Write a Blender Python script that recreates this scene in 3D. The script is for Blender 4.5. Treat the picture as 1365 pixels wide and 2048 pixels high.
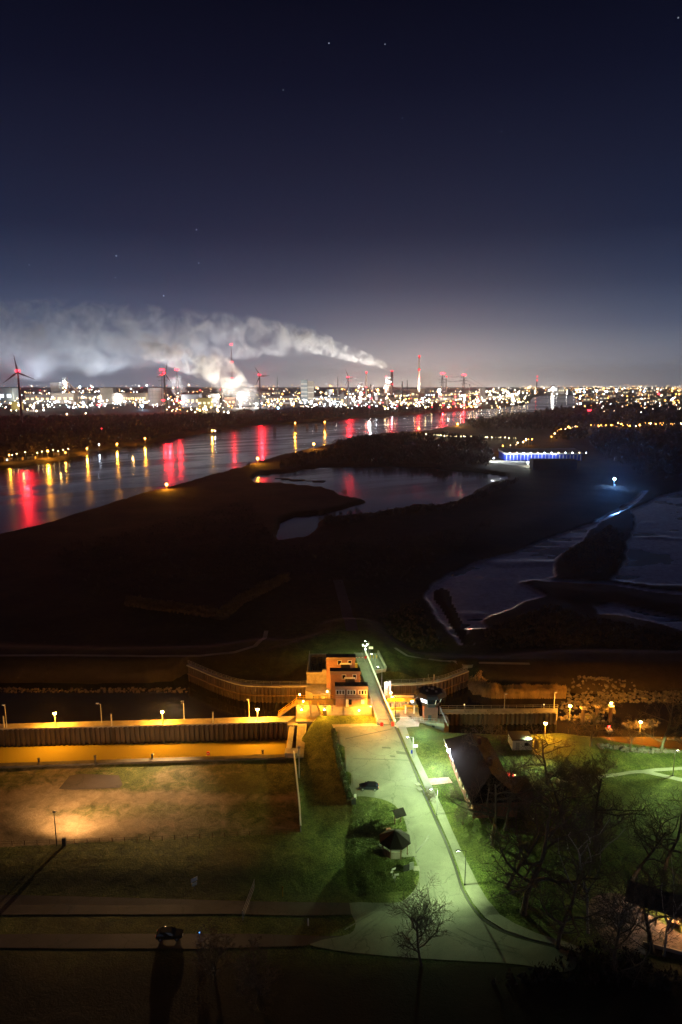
import bpy, math, random
import numpy as np
from mathutils import Vector, Matrix, noise as mn

for o in list(bpy.data.objects):
    bpy.data.objects.remove(o, do_unlink=True)
scene = bpy.context.scene
COL = scene.collection
RNG = random.Random(7)
PI = math.pi
R = math.radians

# ------------------------------------------------------------------ camera
CAM_H = 90.0
F = 1365.0                      # focal length in pixels of the 1365x2048 photograph
PITCH = math.atan(256 / F)      # camera looks this far below the horizon
cam_d = bpy.data.cameras.new("camera")
cam_d.sensor_fit = 'VERTICAL'
cam_d.sensor_height = 36.0
cam_d.sensor_width = 24.0
cam_d.lens = 36.0 * F / 2048.0
cam_d.clip_start = 0.5
cam_d.clip_end = 60000
cam = bpy.data.objects.new("camera", cam_d)
COL.objects.link(cam)
cam.location = (0, 0, CAM_H)
cam.rotation_euler = (PI / 2 - PITCH, 0, 0)
scene.camera = cam
scene.render.resolution_x = 682
scene.render.resolution_y = 1024
scene.view_settings.view_transform = 'Standard'
scene.view_settings.look = 'None'
scene.view_settings.exposure = 0.0
scene.view_settings.gamma = 1.0
scene.view_settings.use_curve_mapping = False
cy = scene.cycles
cy.use_denoising = True
cy.max_bounces = 4
cy.diffuse_bounces = 1
cy.glossy_bounces = 2
cy.transmission_bounces = 1
cy.transparent_max_bounces = 8
cy.volume_bounces = 0
cy.sample_clamp_indirect = 1.5
cy.caustics_reflective = False
cy.caustics_refractive = False
cy.filter_width = 1.5
cy.use_light_tree = True
cy.volume_max_steps = 256

# ------------------------------------------------------------------ node helpers
def nn(nt, t, **kw):
    n = nt.nodes.new(t)
    for k, v in kw.items():
        if k.startswith('i_'):
            key = k[2:]
            key = int(key) if key.isdigit() else key.replace('_', ' ')
            n.inputs[key].default_value = v
        else:
            setattr(n, k, v)
    return n
def lk(nt, a, ao, b, bi):
    nt.links.new(a.outputs[ao], b.inputs[bi])
def math_n(nt, op, a=None, b=None, c=None, clamp=False):
    n = nt.nodes.new('ShaderNodeMath'); n.operation = op; n.use_clamp = clamp
    for i, v in enumerate((a, b, c)):
        if v is None: continue
        if isinstance(v, (int, float)): n.inputs[i].default_value = v
        else: nt.links.new(v, n.inputs[i])
    return n.outputs[0]
def ramp_n(nt, fac, stops, mode='LINEAR'):
    n = nt.nodes.new('ShaderNodeValToRGB'); cr = n.color_ramp; cr.interpolation = mode
    while len(cr.elements) < len(stops): cr.elements.new(0.5)
    for e, (p, c) in zip(cr.elements, stops):
        e.position = p; e.color = (c[0], c[1], c[2], 1) if not isinstance(c, (int, float)) else (c, c, c, 1)
    if fac is not None: nt.links.new(fac, n.inputs[0])
    return n.outputs[0]
def noise_n(nt, vec, scale, detail=4, rough=0.55, dist=0.0):
    n = nt.nodes.new('ShaderNodeTexNoise'); n.inputs['Scale'].default_value = scale
    n.inputs['Detail'].default_value = detail; n.inputs['Roughness'].default_value = rough
    n.inputs['Distortion'].default_value = dist
    if vec is not None: nt.links.new(vec, n.inputs['Vector'])
    return n.outputs['Fac']
def mix_n(nt, fac, a, b, blend='MIX'):
    n = nt.nodes.new('ShaderNodeMix'); n.data_type = 'RGBA'; n.blend_type = blend
    for s, v in ((n.inputs[0], fac), (n.inputs[6], a), (n.inputs[7], b)):
        if isinstance(v, (int, float)): s.default_value = v
        elif isinstance(v, tuple): s.default_value = (v[0], v[1], v[2], 1)
        else: nt.links.new(v, s)
    return n.outputs[2]

# ------------------------------------------------------------------ world: night sky with town glow and stars
world = bpy.data.worlds.new("World")
scene.world = world
world.use_nodes = True
wt = world.node_tree
wt.nodes.clear()
tc = nn(wt, 'ShaderNodeTexCoord')
sep = nn(wt, 'ShaderNodeSeparateXYZ')
lk(wt, tc, 'Generated', sep, 0)
zz = sep.outputs['Z']
base = ramp_n(wt, math_n(wt, 'MULTIPLY', zz, 1.5), [
    (0.0, (.260, .285, .350)), (0.05, (.175, .202, .275)), (0.12, (.066, .091, .160)), (0.20, (.026, .040, .088)), (0.30, (.0105, .0170, .0460)),
    (0.42, (.0072, .0105, .0300)), (0.55, (.0034, .0050, .0170)), (0.68, (.0017, .0024, .0088)), (0.82, (.0012, .0015, .0048)), (1.0, (.0010, .0012, .0036))])
# warm glow of the works and the town, strongest above the blast furnaces
az = math_n(wt, 'ARCTAN2', sep.outputs['X'], sep.outputs['Y'])
def bump(center, width):
    d = math_n(wt, 'DIVIDE', math_n(wt, 'SUBTRACT', az, center), width)
    return math_n(wt, 'POWER', 2.718, math_n(wt, 'MULTIPLY', math_n(wt, 'MULTIPLY', d, d), -1.0))
def elev(scale):
    return math_n(wt, 'POWER', 2.718, math_n(wt, 'MULTIPLY', math_n(wt, 'MAXIMUM', zz, 0.0), -1.0 / scale))
g1 = math_n(wt, 'MULTIPLY', math_n(wt, 'MULTIPLY', bump(0.13, 0.24), elev(0.040)), 2.7)
glow = mix_n(wt, 1.0, (.29, .235, .18), g1, 'MULTIPLY')
g2 = math_n(wt, 'MULTIPLY', bump(0.10, 0.16), elev(0.018))
glow2 = mix_n(wt, 1.0, (.38, .30, .21), g2, 'MULTIPLY')
g3 = math_n(wt, 'MULTIPLY', bump(-0.36, 0.28), elev(0.050))
skyc = mix_n(wt, 1.0, mix_n(wt, 1.0, base, glow, 'ADD'), glow2, 'ADD')
skyc = mix_n(wt, 1.0, skyc, mix_n(wt, 1.0, (.06, .105, .17), g3, 'MULTIPLY'), 'ADD')
# stars
vor = nn(wt, 'ShaderNodeTexVoronoi'); vor.feature = 'F1'
vor.inputs['Scale'].default_value = 34.0
lk(wt, tc, 'Generated', vor, 'Vector')
sc_ = nn(wt, 'ShaderNodeSeparateColor'); lk(wt, vor, 'Color', sc_, 0)
core = math_n(wt, 'LESS_THAN', vor.outputs['Distance'], math_n(wt, 'MULTIPLY_ADD', sc_.outputs[1], 0.020, 0.020))
pick = math_n(wt, 'GREATER_THAN', sc_.outputs[0], 0.45)
above = math_n(wt, 'GREATER_THAN', zz, 0.10)
st = math_n(wt, 'MULTIPLY', math_n(wt, 'MULTIPLY', core, pick), math_n(wt, 'MULTIPLY', above, math_n(wt, 'MULTIPLY_ADD', math_n(wt, 'POWER', sc_.outputs[2], 3.0), 1.3, 0.10)))
starc = mix_n(wt, 1.0, (.70, .82, 1.0), st, 'MULTIPLY')
# faint moonless scattering from the Nishita sky, sun well below the horizon
sky = nn(wt, 'ShaderNodeTexSky'); sky.sky_type = 'NISHITA'; sky.sun_disc = False
sky.sun_elevation = R(-6.0); sky.sun_rotation = R(200)
nis = mix_n(wt, 1.0, sky.outputs[0], (.02, .02, .02), 'MULTIPLY')
skyc = mix_n(wt, 1.0, skyc, nis, 'ADD')
skyc = mix_n(wt, 1.0, skyc, starc, 'ADD')
bg = nn(wt, 'ShaderNodeBackground'); bg.inputs['Strength'].default_value = 1.0
wt.links.new(skyc, bg.inputs['Color'])
wo = nn(wt, 'ShaderNodeOutputWorld')
lk(wt, bg, 0, wo, 'Surface')

# ------------------------------------------------------------------ placing: a pixel of the photograph to a point on the ground
cp, sp = math.cos(PITCH), math.sin(PITCH)
def ray(x, y):
    a = (x - 682.5) / F; b = (1024 - y) / F
    return Vector((a, cp + b * sp, -sp + b * cp))
def G(x, y, z=0.0):
    d = ray(x, y)
    t = (z - CAM_H) / d.z
    return Vector((d.x * t, d.y * t, z))
def topz(x, y, base_pt):
    """height of the point seen at row y straight above base_pt"""
    d = ray(x, y)
    t = base_pt.y / d.y
    return CAM_H + d.z * t
def far(x, D):
    """ground point at distance D in the direction of column x"""
    d = ray(x, 768)
    return Vector((d.x / d.y * D, D, 0))
def elz(y, D):
    d = ray(682.5, y)
    return CAM_H + d.z / d.y * D

# ------------------------------------------------------------------ ground heights
def sdf(poly, X, Y, reach):
    """signed distance (negative inside) to a polygon, only worked out near it"""
    P = np.array([(p[0], p[1]) for p in poly])
    x0, y0 = P.min(0) - reach; x1, y1 = P.max(0) + reach
    out = np.full(X.shape, 1e4)
    m = (X > x0) & (X < x1) & (Y > y0) & (Y < y1)
    if not m.any(): return out
    x = X[m]; y = Y[m]
    d2 = np.full(x.shape, 1e12); ins = np.zeros(x.shape, bool)
    n = len(P)
    for i in range(n):
        ax, ay = P[i]; bx, by = P[(i + 1) % n]
        ex, ey = bx - ax, by - ay
        wx, wy = x - ax, y - ay
        t = np.clip((wx * ex + wy * ey) / (ex * ex + ey * ey + 1e-12), 0, 1)
        d2 = np.minimum(d2, (wx - t * ex) ** 2 + (wy - t * ey) ** 2)
        c = ((ay > y) != (by > y))
        with np.errstate(divide='ignore', invalid='ignore'):
            xi = ax + (y - ay) * ex / (ey if abs(ey) > 1e-12 else 1e-12)
        ins ^= c & (x < xi)
    d = np.sqrt(d2)
    out[m] = np.where(ins, -d, d)
    return out
def _hash(ix, iy, s):
    h = (ix.astype(np.int64) * 374761393 + iy.astype(np.int64) * 668265263 + s * 1442695041) & 0xffffffff
    h = ((h ^ (h >> 13)) * 1274126177) & 0xffffffff
    return ((h ^ (h >> 16)) & 0xffff) / 65535.0
def vnoise(X, Y, s=0):
    ix = np.floor(X); iy = np.floor(Y); fx = X - ix; fy = Y - iy
    fx = fx * fx * (3 - 2 * fx); fy = fy * fy * (3 - 2 * fy)
    a = _hash(ix, iy, s); b = _hash(ix + 1, iy, s); c = _hash(ix, iy + 1, s); d = _hash(ix + 1, iy + 1, s)
    return (a * (1 - fx) + b * fx) * (1 - fy) + (c * (1 - fx) + d * fx) * fy
def fbm(X, Y, scale, oct=4, s=0):
    v = 0; a = 0.5; t = 0
    for k in range(oct):
        v = v + a * vnoise(X / scale * 2 ** k, Y / scale * 2 ** k, s + k); t += a; a *= 0.5
    return v / t
def sstep(a, b, x):
    t = np.clip((x - a) / (b - a), 0, 1)
    return t * t * (3 - 2 * t)
WATER = -5.0
def Pg(pts, z=0.0): return [G(x, y, z) for x, y in pts]
RIVER = Pg([(-900, 1010), (-300, 968), (-50, 945), (30, 936), (60, 930), (110, 922), (165, 910), (190, 904), (200, 901), (235, 894), (300, 888), (340, 877), (420, 866), (432, 862), (455, 857), (490, 854), (515, 851),
    (600, 845), (700, 838), (780, 832), (860, 827), (930, 822), (1000, 816), (1048, 811), (1062, 804), (1064, 797), (1078, 792), (1145, 791), (1156, 799), (1160, 808), (1130, 817), (1060, 826), (1000, 833),
    (935, 843), (915, 850), (880, 857), (850, 863), (780, 866), (730, 871), (690, 880), (650, 893), (600, 903), (560, 911), (510, 928), (455, 943), (400, 958), (330, 977), (265, 995), (200, 1016), (100, 1047), (0, 1071), (-200, 1130), (-900, 1330)], WATER)
POND = Pg([(505, 958), (520, 950), (560, 946), (590, 945), (610, 937), (660, 933), (720, 935), (780, 932), (870, 935), (900, 940), (940, 942), (985, 948), (1015, 952), (1008, 962), (985, 966), (960, 977), (935, 993), (930, 998),
    (900, 1007), (870, 1014), (830, 1011), (800, 1019), (775, 1022), (750, 1029), (690, 1033), (650, 1036), (640, 1045), (625, 1066), (600, 1080), (560, 1086), (556, 1064), (565, 1045), (590, 1032), (640, 1029), (690, 1017), (738, 1004), (712, 997), (690, 993), (670, 983), (650, 975), (600, 972), (555, 968), (515, 967)], WATER)
SPIT = Pg([(548, 956), (580, 957), (620, 960), (652, 961), (650, 965), (600, 964), (570, 961), (548, 958)], WATER)
POND_BACK = Pg([(755, 886), (800, 884), (852, 883), (858, 890), (880, 881), (905, 882), (900, 889), (850, 893), (800, 892), (765, 892)], WATER)
CHANNEL = Pg([(-900, 1352), (0, 1350), (200, 1349), (340, 1346), (380, 1325), (400, 1334), (440, 1349), (490, 1361), (540, 1366), (615, 1367), (775, 1366), (860, 1361), (900, 1352), (935, 1338), (950, 1362), (1130, 1366), (1160, 1372), (1365, 1366), (1900, 1366),
    (1900, 1535), (1500, 1520), (1365, 1506), (1290, 1500), (1235, 1494), (1205, 1485), (1120, 1478), (1000, 1478), (890, 1478), (830, 1460), (820, 1450), (640, 1450), (600, 1490), (585, 1508), (300, 1517), (0, 1530), (-900, 1566)], -2.0)
MUD_A = Pg([(855, 1190), (870, 1165), (900, 1148), (960, 1122), (1040, 1100), (1100, 1075), (1150, 1058), (1185, 1045), (1212, 1032), (1195, 1050), (1176, 1060), (1165, 1080), (1140, 1096), (1118, 1112), (1108, 1128), (1112, 1152), (1065, 1158), (1030, 1162),
    (1060, 1172), (1088, 1190), (1055, 1200), (1030, 1212), (990, 1228), (960, 1238), (975, 1255), (935, 1258), (945, 1290), (918, 1288), (896, 1262), (876, 1235), (860, 1212)], -4.2)
MUD_MOUND = Pg([(868, 1180), (885, 1172), (898, 1180), (905, 1205), (920, 1235), (935, 1270), (948, 1292), (930, 1290), (908, 1255), (885, 1215), (868, 1195)], -4.2)
MUD_B = Pg([(1262, 1020), (1290, 1008), (1320, 992), (1365, 982), (1900, 975), (1900, 1180), (1365, 1170), (1300, 1167), (1265, 1163), (1226, 1158), (1240, 1135), (1252, 1115), (1256, 1085), (1268, 1060), (1270, 1035)], -4.2)
MUD_C = Pg([(1190, 1211), (1230, 1205), (1300, 1222), (1365, 1236), (1700, 1260), (1700, 1300), (1365, 1258), (1300, 1242), (1240, 1228), (1200, 1226)], -4.2)
CREEKS = [(Pg([(1030, 1152), (1080, 1158), (1150, 1162), (1228, 1166), (1300, 1180), (1500, 1200)], -4.2), 1.6),
          (Pg([(1200, 1040), (1240, 1020), (1270, 1002), (1290, 982)], -4.2), 2.2)]
YARD = Pg([(-1200, 1520), (0, 1524), (300, 1515), (578, 1505), (590, 1512), (597, 1560), (601, 1665), (0, 1690), (-1200, 1738)], -1.6)
PLATEAU = Pg([(690, 1452), (668, 1456), (672, 1480), (686, 1520), (700, 1580), (705, 1600), (712, 1680), (728, 1760), (800, 1790), (2200, 1790), (2200, 1492), (1240, 1505), (890, 1490), (840, 1452)], 1.2)
DYKE_ROAD = Pg([(700, 1452), (660, 1350), (648, 1300), (560, 1296), (672, 1262), (690, 1240), (720, 1240), (760, 1290), (790, 1350), (800, 1452)], 1.2)
DYKE_LINE = [(Pg([(-900, 1300), (0, 1306), (200, 1310), (420, 1305), (520, 1290), (600, 1300), (690, 1290), (760, 1290), (810, 1310), (900, 1318), (1000, 1315), (1365, 1318), (2000, 1320)], 0.0), 10.0)]
TRACKS = [(Pg([(250, 1203), (330, 1215), (440, 1232), (480, 1210), (520, 1190), (570, 1160)], -3), 4.0)]
ISLET = Pg([(1112, 1418), (1190, 1412), (1232, 1430), (1215, 1445), (1150, 1438), (1112, 1440)], -4)

def line_dist(pts, X, Y):
    d2 = np.full(X.shape, 1e12)
    for a, b in zip(pts[:-1], pts[1:]):
        ex, ey = b[0] - a[0], b[1] - a[1]
        wx, wy = X - a[0], Y - a[1]
        t = np.clip((wx * ex + wy * ey) / (ex * ex + ey * ey + 1e-12), 0, 1)
        d2 = np.minimum(d2, (wx - t * ex) ** 2 + (wy - t * ey) ** 2)
    return np.sqrt(d2)
def slope_y(Y):
    return -2.5 + 3.7 * sstep(96, 160, Y)
def ground(X, Y, full=False):
    X = np.asarray(X, float); Y = np.asarray(Y, float)
    n1 = fbm(X, Y, 90, 4, 3) - 0.5
    n2 = fbm(X, Y, 9, 3, 11) - 0.5
    wig = (fbm(X, Y, 14, 4, 5) - 0.5) * 7.0
    marsh = -2.6 + n1 * 1.8 + n2 * 0.35
    near = slope_y(Y) + n2 * 0.12
    wn = 1 - sstep(172, 200, Y)
    h = marsh * (1 - wn) + near * wn
    # yard with its banks
    d = sdf(YARD, X, Y, 30)
    w = 1 - sstep(0.5, 14.0, d)
    side = 1 - sstep(-1.0, 1.0, sdf(PLATEAU, X, Y, 40))
    h = h * (1 - w * (1 - side)) + (-1.8 + n2 * 0.25) * w * (1 - side)
    # low field left of the yard's bank down to the lower road
    lo = sstep(0, 1, (1 - sstep(102, 122, Y)) * 1.0) * (1 - side)
    h = h * (1 - lo) + (-2.5 + n2 * 0.12) * lo
    # approach embankment beyond the lock
    d = sdf(DYKE_ROAD, X, Y, 60)
    w = 1 - sstep(0, 14, d)
    h = np.where(Y > 170, h * (1 - w) + 1.2 * w, h)
    for pts, wd in DYKE_LINE:
        dd = line_dist(pts, X, Y); w = 1 - sstep(wd * 0.3, wd * 1.6, dd)
        h = np.maximum(h, h * (1 - w) + (0.2 + n2 * .1) * w)
    for pts, wd in TRACKS:
        dd = line_dist(pts, X, Y); h = h + 0.45 * (1 - sstep(wd * 0.2, wd, dd))
    big = np.clip(Y / 400, 0.3, 6)
    cut = np.full(X.shape, 1e4)
    for poly in (RIVER, POND, POND_BACK):
        cut = np.minimum(cut, sdf(poly, X, Y, 40) + wig * 0.7 * np.clip(Y / 500, .4, 3))
    s_ = sdf(SPIT, X, Y, 10)
    w = 1 - sstep(-3, 4, cut); h = h * (1 - w) + -8.0 * w
    bank = 1 - sstep(4, 26, cut)
    h = np.where(s_ < 0, WATER + 0.5 + n2 * .6, h)
    c2 = sdf(CHANNEL, X, Y, 30)
    rocky = sstep(14, 60, X) * 1.0 + (1 - sstep(-95, -60, X)) * (Y > 185)
    w = 1 - sstep(-0.4, 0.0, c2 + np.clip(rocky, 0, 1) * (wig * 0.5 + 1.0))
    wr = 1 - sstep(-2.5, 3.5, c2 + wig * .3)
    rk = np.clip(rocky, 0, 1)
    w = w * (1 - rk) + wr * rk
    h = h * (1 - w) + -8.0 * w
    isl = sdf(ISLET, X, Y, 10)
    h = np.maximum(h, np.where(isl < 4, -8 + 4.2 * (1 - sstep(-6, 2.5, isl)), -20))
    mud = np.full(X.shape, 1e4)
    for poly in (MUD_A, MUD_B, MUD_C):
        mud = np.minimum(mud, sdf(poly, X, Y, 40) + wig * 0.55)
    for pts, wd in CREEKS:
        mud = np.minimum(mud, line_dist(pts, X, Y) - wd + wig * .15)
    low = (1 - sstep(1.0, 34, mud)) * .8 * (Y > 215)
    h = np.where((h > WATER + .5), h * (1 - low) + (WATER + .55 + n2 * .5) * low, h)
    w = 1 - sstep(-1.0, 1.6, mud)
    flat = WATER + 0.06 + np.maximum(fbm(X * 0.45, Y * 1.3, 16, 5, 31) - 0.60, 0) * 3.0 - np.maximum(0.40 - fbm(X * .8, Y * 1.6, 22, 4, 37), 0) * 2.0
    h = h * (1 - w) + flat * w
    mo = sdf(MUD_MOUND, X, Y, 6)
    h = np.maximum(h, np.where(mo < 2, -5.6 + 1.5 * (1 - sstep(-4.0, 1.5, mo)), -20))
    if not full: return h
    yard = 1 - sstep(-0.4, 1.0, sdf(YARD, X, Y, 10))
    return h, dict(yard=yard, bank=bank, mud=np.where(mo < .5, 0, w), near=wn, n1=n1, chan=c2, cut=cut)
_gcache = {}
def gz(x, y):
    k = (round(x, 2), round(y, 2))
    if k not in _gcache: _gcache[k] = float(ground(np.array([x]), np.array([y]))[0])
    return _gcache[k]
def P(x, y, dz=0.0):
    z = 0.0
    for _ in range(7):
        p = G(x, y, z); z = gz(p.x, p.y)
    p = G(x, y, z); p.z = z + dz
    return p

# ------------------------------------------------------------------ materials
def new_mat(name):
    m = bpy.data.materials.new(name); m.use_nodes = True
    return m, m.node_tree, m.node_tree.nodes['Principled BSDF']
def mat(name, col, rough=0.7, metal=0.0, var=0.25, scale=1.5, bump=0.0, detail=5, spec=None, dirt=None, stretch=None):
    """noise-broken material in object space"""
    m, nt, b = new_mat(name)
    t = nn(nt, 'ShaderNodeTexCoord'); v = t.outputs['Object']
    if stretch:
        mp = nn(nt, 'ShaderNodeMapping'); mp.inputs['Scale'].default_value = stretch
        nt.links.new(v, mp.inputs[0]); v = mp.outputs[0]
    n = noise_n(nt, v, scale, detail, 0.6)
    lo = tuple(c * (1 - var) for c in col); hi = tuple(min(1, c * (1 + var)) for c in col)
    c = ramp_n(nt, n, [(0.3, lo), (0.7, hi)])
    if dirt:
        n2 = noise_n(nt, v, scale * 0.35, 6, 0.7, 0.6)
        c = mix_n(nt, math_n(nt, 'MULTIPLY', ramp_n(nt, n2, [(0.48, 0.0), (0.66, 1.0)]), 0.8), c, dirt)
    nt.links.new(c, b.inputs['Base Color'])
    b.inputs['Roughness'].default_value = rough; b.inputs['Metallic'].default_value = metal
    if spec is not None: b.inputs['Specular IOR Level'].default_value = spec
    if bump:
        bp = nn(nt, 'ShaderNodeBump'); bp.inputs['Strength'].default_value = bump; bp.inputs['Distance'].default_value = 0.05
        nt.links.new(noise_n(nt, v, scale * 4, 4, .6), bp.inputs['Height']); lk(nt, bp, 0, b, 'Normal')
    return m
def emit(name, col, strength, sample='NONE'):
    m, nt, b = new_mat(name)
    b.inputs['Base Color'].default_value = (0.02, 0.02, 0.02, 1)
    b.inputs['Emission Color'].default_value = (*col, 1); b.inputs['Emission Strength'].default_value = strength
    m.cycles.emission_sampling = sample
    return m
ORANGE = (1.0, 0.355, 0.020); AMBER = (1.0, 0.50, 0.12); GREENW = (0.70, 1.0, 0.40); COLD = (0.72, 0.85, 1.0); RED = (1.0, 0.012, 0.02)
BLUE = (0.10, 0.28, 1.0); WARM = (1.0, 0.74, 0.42); WHITE = (1.0, 0.97, 0.92)
M = dict(
    concrete=mat('concrete', (.34, .32, .29), .85, var=.22, scale=.6, bump=.3, dirt=(.16, .14, .12)),
    quay=mat('quay_concrete', (.38, .35, .31), .8, var=.25, scale=.35, bump=.2, dirt=(.2, .18, .15)),
    pile=mat('sheet_pile', (.075, .048, .032), .7, var=.5, scale=.5, bump=.5, dirt=(.06, .05, .04), stretch=(1, 1, .25)),
    brick=None, darkroof=mat('felt_roof', (.030, .030, .034), .8, var=.3, scale=.5, bump=.2),
    white=mat('white_paint', (.78, .78, .76), .45, var=.06, scale=2), steel=mat('galvanised_steel', (.42, .43, .44), .45, .6, var=.15, scale=3),
    darksteel=mat('dark_steel', (.05, .05, .055), .5, .5, var=.3, scale=2), yellow=mat('yellow_paint', (.70, .42, .03), .5, var=.15, scale=1, dirt=(.35, .2, .05)),
    red=mat('red_paint', (.60, .03, .02), .4, var=.1), blue=mat('blue_paint', (.02, .06, .55), .45, var=.1), black=mat('black_rubber', (.02, .02, .02), .7, var=.2),
    wood=mat('weathered_wood', (.16, .10, .06), .8, var=.35, scale=2, bump=.3, stretch=(1, 1, .2)), bark=mat('bark', (.085, .07, .05), .9, var=.35, scale=2.5, bump=.5),
    twig=mat('twigs', (.070, .055, .040), .9, var=.3, scale=.4), palebark=mat('pale_bark', (.34, .32, .28), .85, var=.4, scale=1.2, bump=.3),
    carpaint=mat('dark_car_paint', (.020, .026, .040), .18, 0.3, var=.1), glass=mat('dark_glass', (.01, .012, .016), .05, var=.1),
    tile=mat('roof_tiles', (.008, .007, .008), .9, spec=.08, var=.3, scale=1.2, bump=.4), shed=mat('factory_cladding', (.13, .14, .16), .6, var=.2, scale=.05),
    beige=mat('render_wall', (.36, .32, .27), .8, var=.18, scale=.8, dirt=(.20, .17, .14)), fargrey=mat('far_concrete', (.30, .29, .28), .8, var=.2, scale=.03),
    reed=None)
def brick_mat(name, c1, c2, mortar, scale):
    m, nt, b = new_mat(name)
    t = nn(nt, 'ShaderNodeTexCoord'); s = nn(nt, 'ShaderNodeSeparateXYZ'); lk(nt, t, 'Object', s, 0)
    cmb = nn(nt, 'ShaderNodeCombineXYZ')
    nt.links.new(math_n(nt, 'ADD', s.outputs[0], s.outputs[1]), cmb.inputs[0]); nt.links.new(s.outputs[2], cmb.inputs[1])
    br = nn(nt, 'ShaderNodeTexBrick'); lk(nt, cmb, 0, br, 'Vector')
    br.inputs['Color1'].default_value = (*c1, 1); br.inputs['Color2'].default_value = (*c2, 1); br.inputs['Mortar'].default_value = (*mortar, 1)
    br.inputs['Scale'].default_value = scale; br.inputs['Mortar Size'].default_value = .012; br.inputs['Brick Width'].default_value = .5; br.inputs['Row Height'].default_value = .16
    c = mix_n(nt, ramp_n(nt, noise_n(nt, t.outputs['Object'], .7, 5), [(.4, 0.0), (.7, .5)]), br.outputs[0], tuple(x * .55 for x in c1))
    nt.links.new(c, b.inputs['Base Color']); b.inputs['Roughness'].default_value = .85
    return m
M['brick'] = brick_mat('brick', (.36, .17, .10), (.28, .13, .08), (.30, .27, .23), 1.8)
M['redbrick'] = brick_mat('dark_brick', (.20, .07, .045), (.15, .055, .04), (.16, .14, .12), 1.8)
M['reed'] = mat('dry_reed', (.36, .24, .11), .9, var=.4, scale=.6, stretch=(1, 1, .3))
M['rock'] = mat('riprap', (.16, .13, .12), .75, var=.5, scale=.8, bump=.5)
M['leaf'] = mat('hedge_leaf', (.055, .085, .025), .8, var=.45, scale=.8)
M['dimtwig'] = mat('far_wood_twigs', (.028, .020, .018), .95, var=.35, scale=.02)

# ground: winter grass, sand, mud
gm, nt, b = new_mat('winter_ground')
t = nn(nt, 'ShaderNodeTexCoord'); v = t.outputs['Object']
at = nn(nt, 'ShaderNodeAttribute', attribute_name='surf'); sc3 = nn(nt, 'ShaderNodeSeparateColor'); lk(nt, at, 'Color', sc3, 0)
nb = noise_n(nt, v, 0.035, 6, .62, .4); nm = noise_n(nt, v, 0.35, 6, .68, .5); nf = noise_n(nt, v, 3.2, 5, .7)
grass = ramp_n(nt, math_n(nt, 'ADD', math_n(nt, 'MULTIPLY', nm, .42), math_n(nt, 'MULTIPLY', nf, .58)), [(.38, (.018, .024, .008)), (.47, (.058, .085, .018)), (.55, (.110, .145, .030)), (.64, (.22, .21, .08))])
grass = mix_n(nt, ramp_n(nt, nb, [(.45, 0.0), (.68, .75)]), grass, (.075, .064, .030))
marsh = ramp_n(nt, math_n(nt, 'ADD', math_n(nt, 'MULTIPLY', nb, .6), math_n(nt, 'MULTIPLY', nm, .4)), [(.35, (.020, .014, .010)), (.5, (.038, .026, .016)), (.65, (.064, .043, .025))])
sand = ramp_n(nt, math_n(nt, 'ADD', math_n(nt, 'MULTIPLY', nm, .7), math_n(nt, 'MULTIPLY', nf, .3)), [(.34, (.13, .105, .06)), (.5, (.22, .175, .11)), (.66, (.32, .26, .17))])
mudc = ramp_n(nt, nm, [(.35, (.40, .36, .42)), (.65, (.72, .68, .76))])
edge = math_n(nt, 'MULTIPLY', math_n(nt, 'SUBTRACT', nm, .5), 1.1)
fsand = ramp_n(nt, math_n(nt, 'ADD', sc3.outputs[0], edge), [(.18, 0.0), (.60, 1.0)])
c = mix_n(nt, sc3.outputs[1], marsh, grass)
c = mix_n(nt, fsand, c, sand)
c = mix_n(nt, sc3.outputs[2], c, mudc)
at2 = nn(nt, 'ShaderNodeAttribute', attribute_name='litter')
c = mix_n(nt, at2.outputs['Fac'], c, (.006, .005, .004))  # darkens the near foreground: dark soil plus missing lamplight put into the colour
nt.links.new(c, b.inputs['Base Color'])
nt.links.new(math_n(nt, 'MULTIPLY_ADD', sc3.outputs[2], -.77, .92), b.inputs['Roughness'])
nt.links.new(math_n(nt, 'MULTIPLY_ADD', sc3.outputs[2], .75, .25), b.inputs['Specular IOR Level'])
bp = nn(nt, 'ShaderNodeBump'); nt.links.new(math_n(nt, 'MULTIPLY_ADD', sc3.outputs[2], -.66, .7), bp.inputs['Strength']); bp.inputs['Distance'].default_value = .25
nt.links.new(math_n(nt, 'ADD', math_n(nt, 'MULTIPLY', nf, .5), nm), bp.inputs['Height']); lk(nt, bp, 0, b, 'Normal')
M['ground'] = gm

# water
def water_mat(name, rough, bump, sc, base=(.010, .013, .016)):
    m, nt, b = new_mat(name)
    g = nn(nt, 'ShaderNodeNewGeometry'); mp = nn(nt, 'ShaderNodeMapping'); mp.inputs['Scale'].default_value = (1.0, 1.0, 1.0)
    mp.inputs['Rotation'].default_value = (0, 0, R(-35)); lk(nt, g, 'Position', mp, 0)
    mp2 = nn(nt, 'ShaderNodeMapping'); mp2.inputs['Scale'].default_value = (.35, 1.6, 1.0); lk(nt, mp, 0, mp2, 0)
    n1 = noise_n(nt, mp2.outputs[0], sc, 4, .6, .6); n2 = noise_n(nt, mp2.outputs[0], .012, 5, .62, .8)
    b.inputs['Base Color'].default_value = (*base, 1); b.inputs['IOR'].default_value = 1.33
    nt.links.new(math_n(nt, 'MULTIPLY_ADD', ramp_n(nt, n2, [(.40, 0.0), (.60, 1.0)]), rough * .85, rough * .45), b.inputs['Roughness'])
    bp = nn(nt, 'ShaderNodeBump'); bp.inputs['Strength'].default_value = bump; bp.inputs['Distance'].default_value = 1.0
    nt.links.new(n1, bp.inputs['Height']); lk(nt, bp, 0, b, 'Normal')
    return m
M['river'] = water_mat('river_water', .20, .035, .06)
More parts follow.
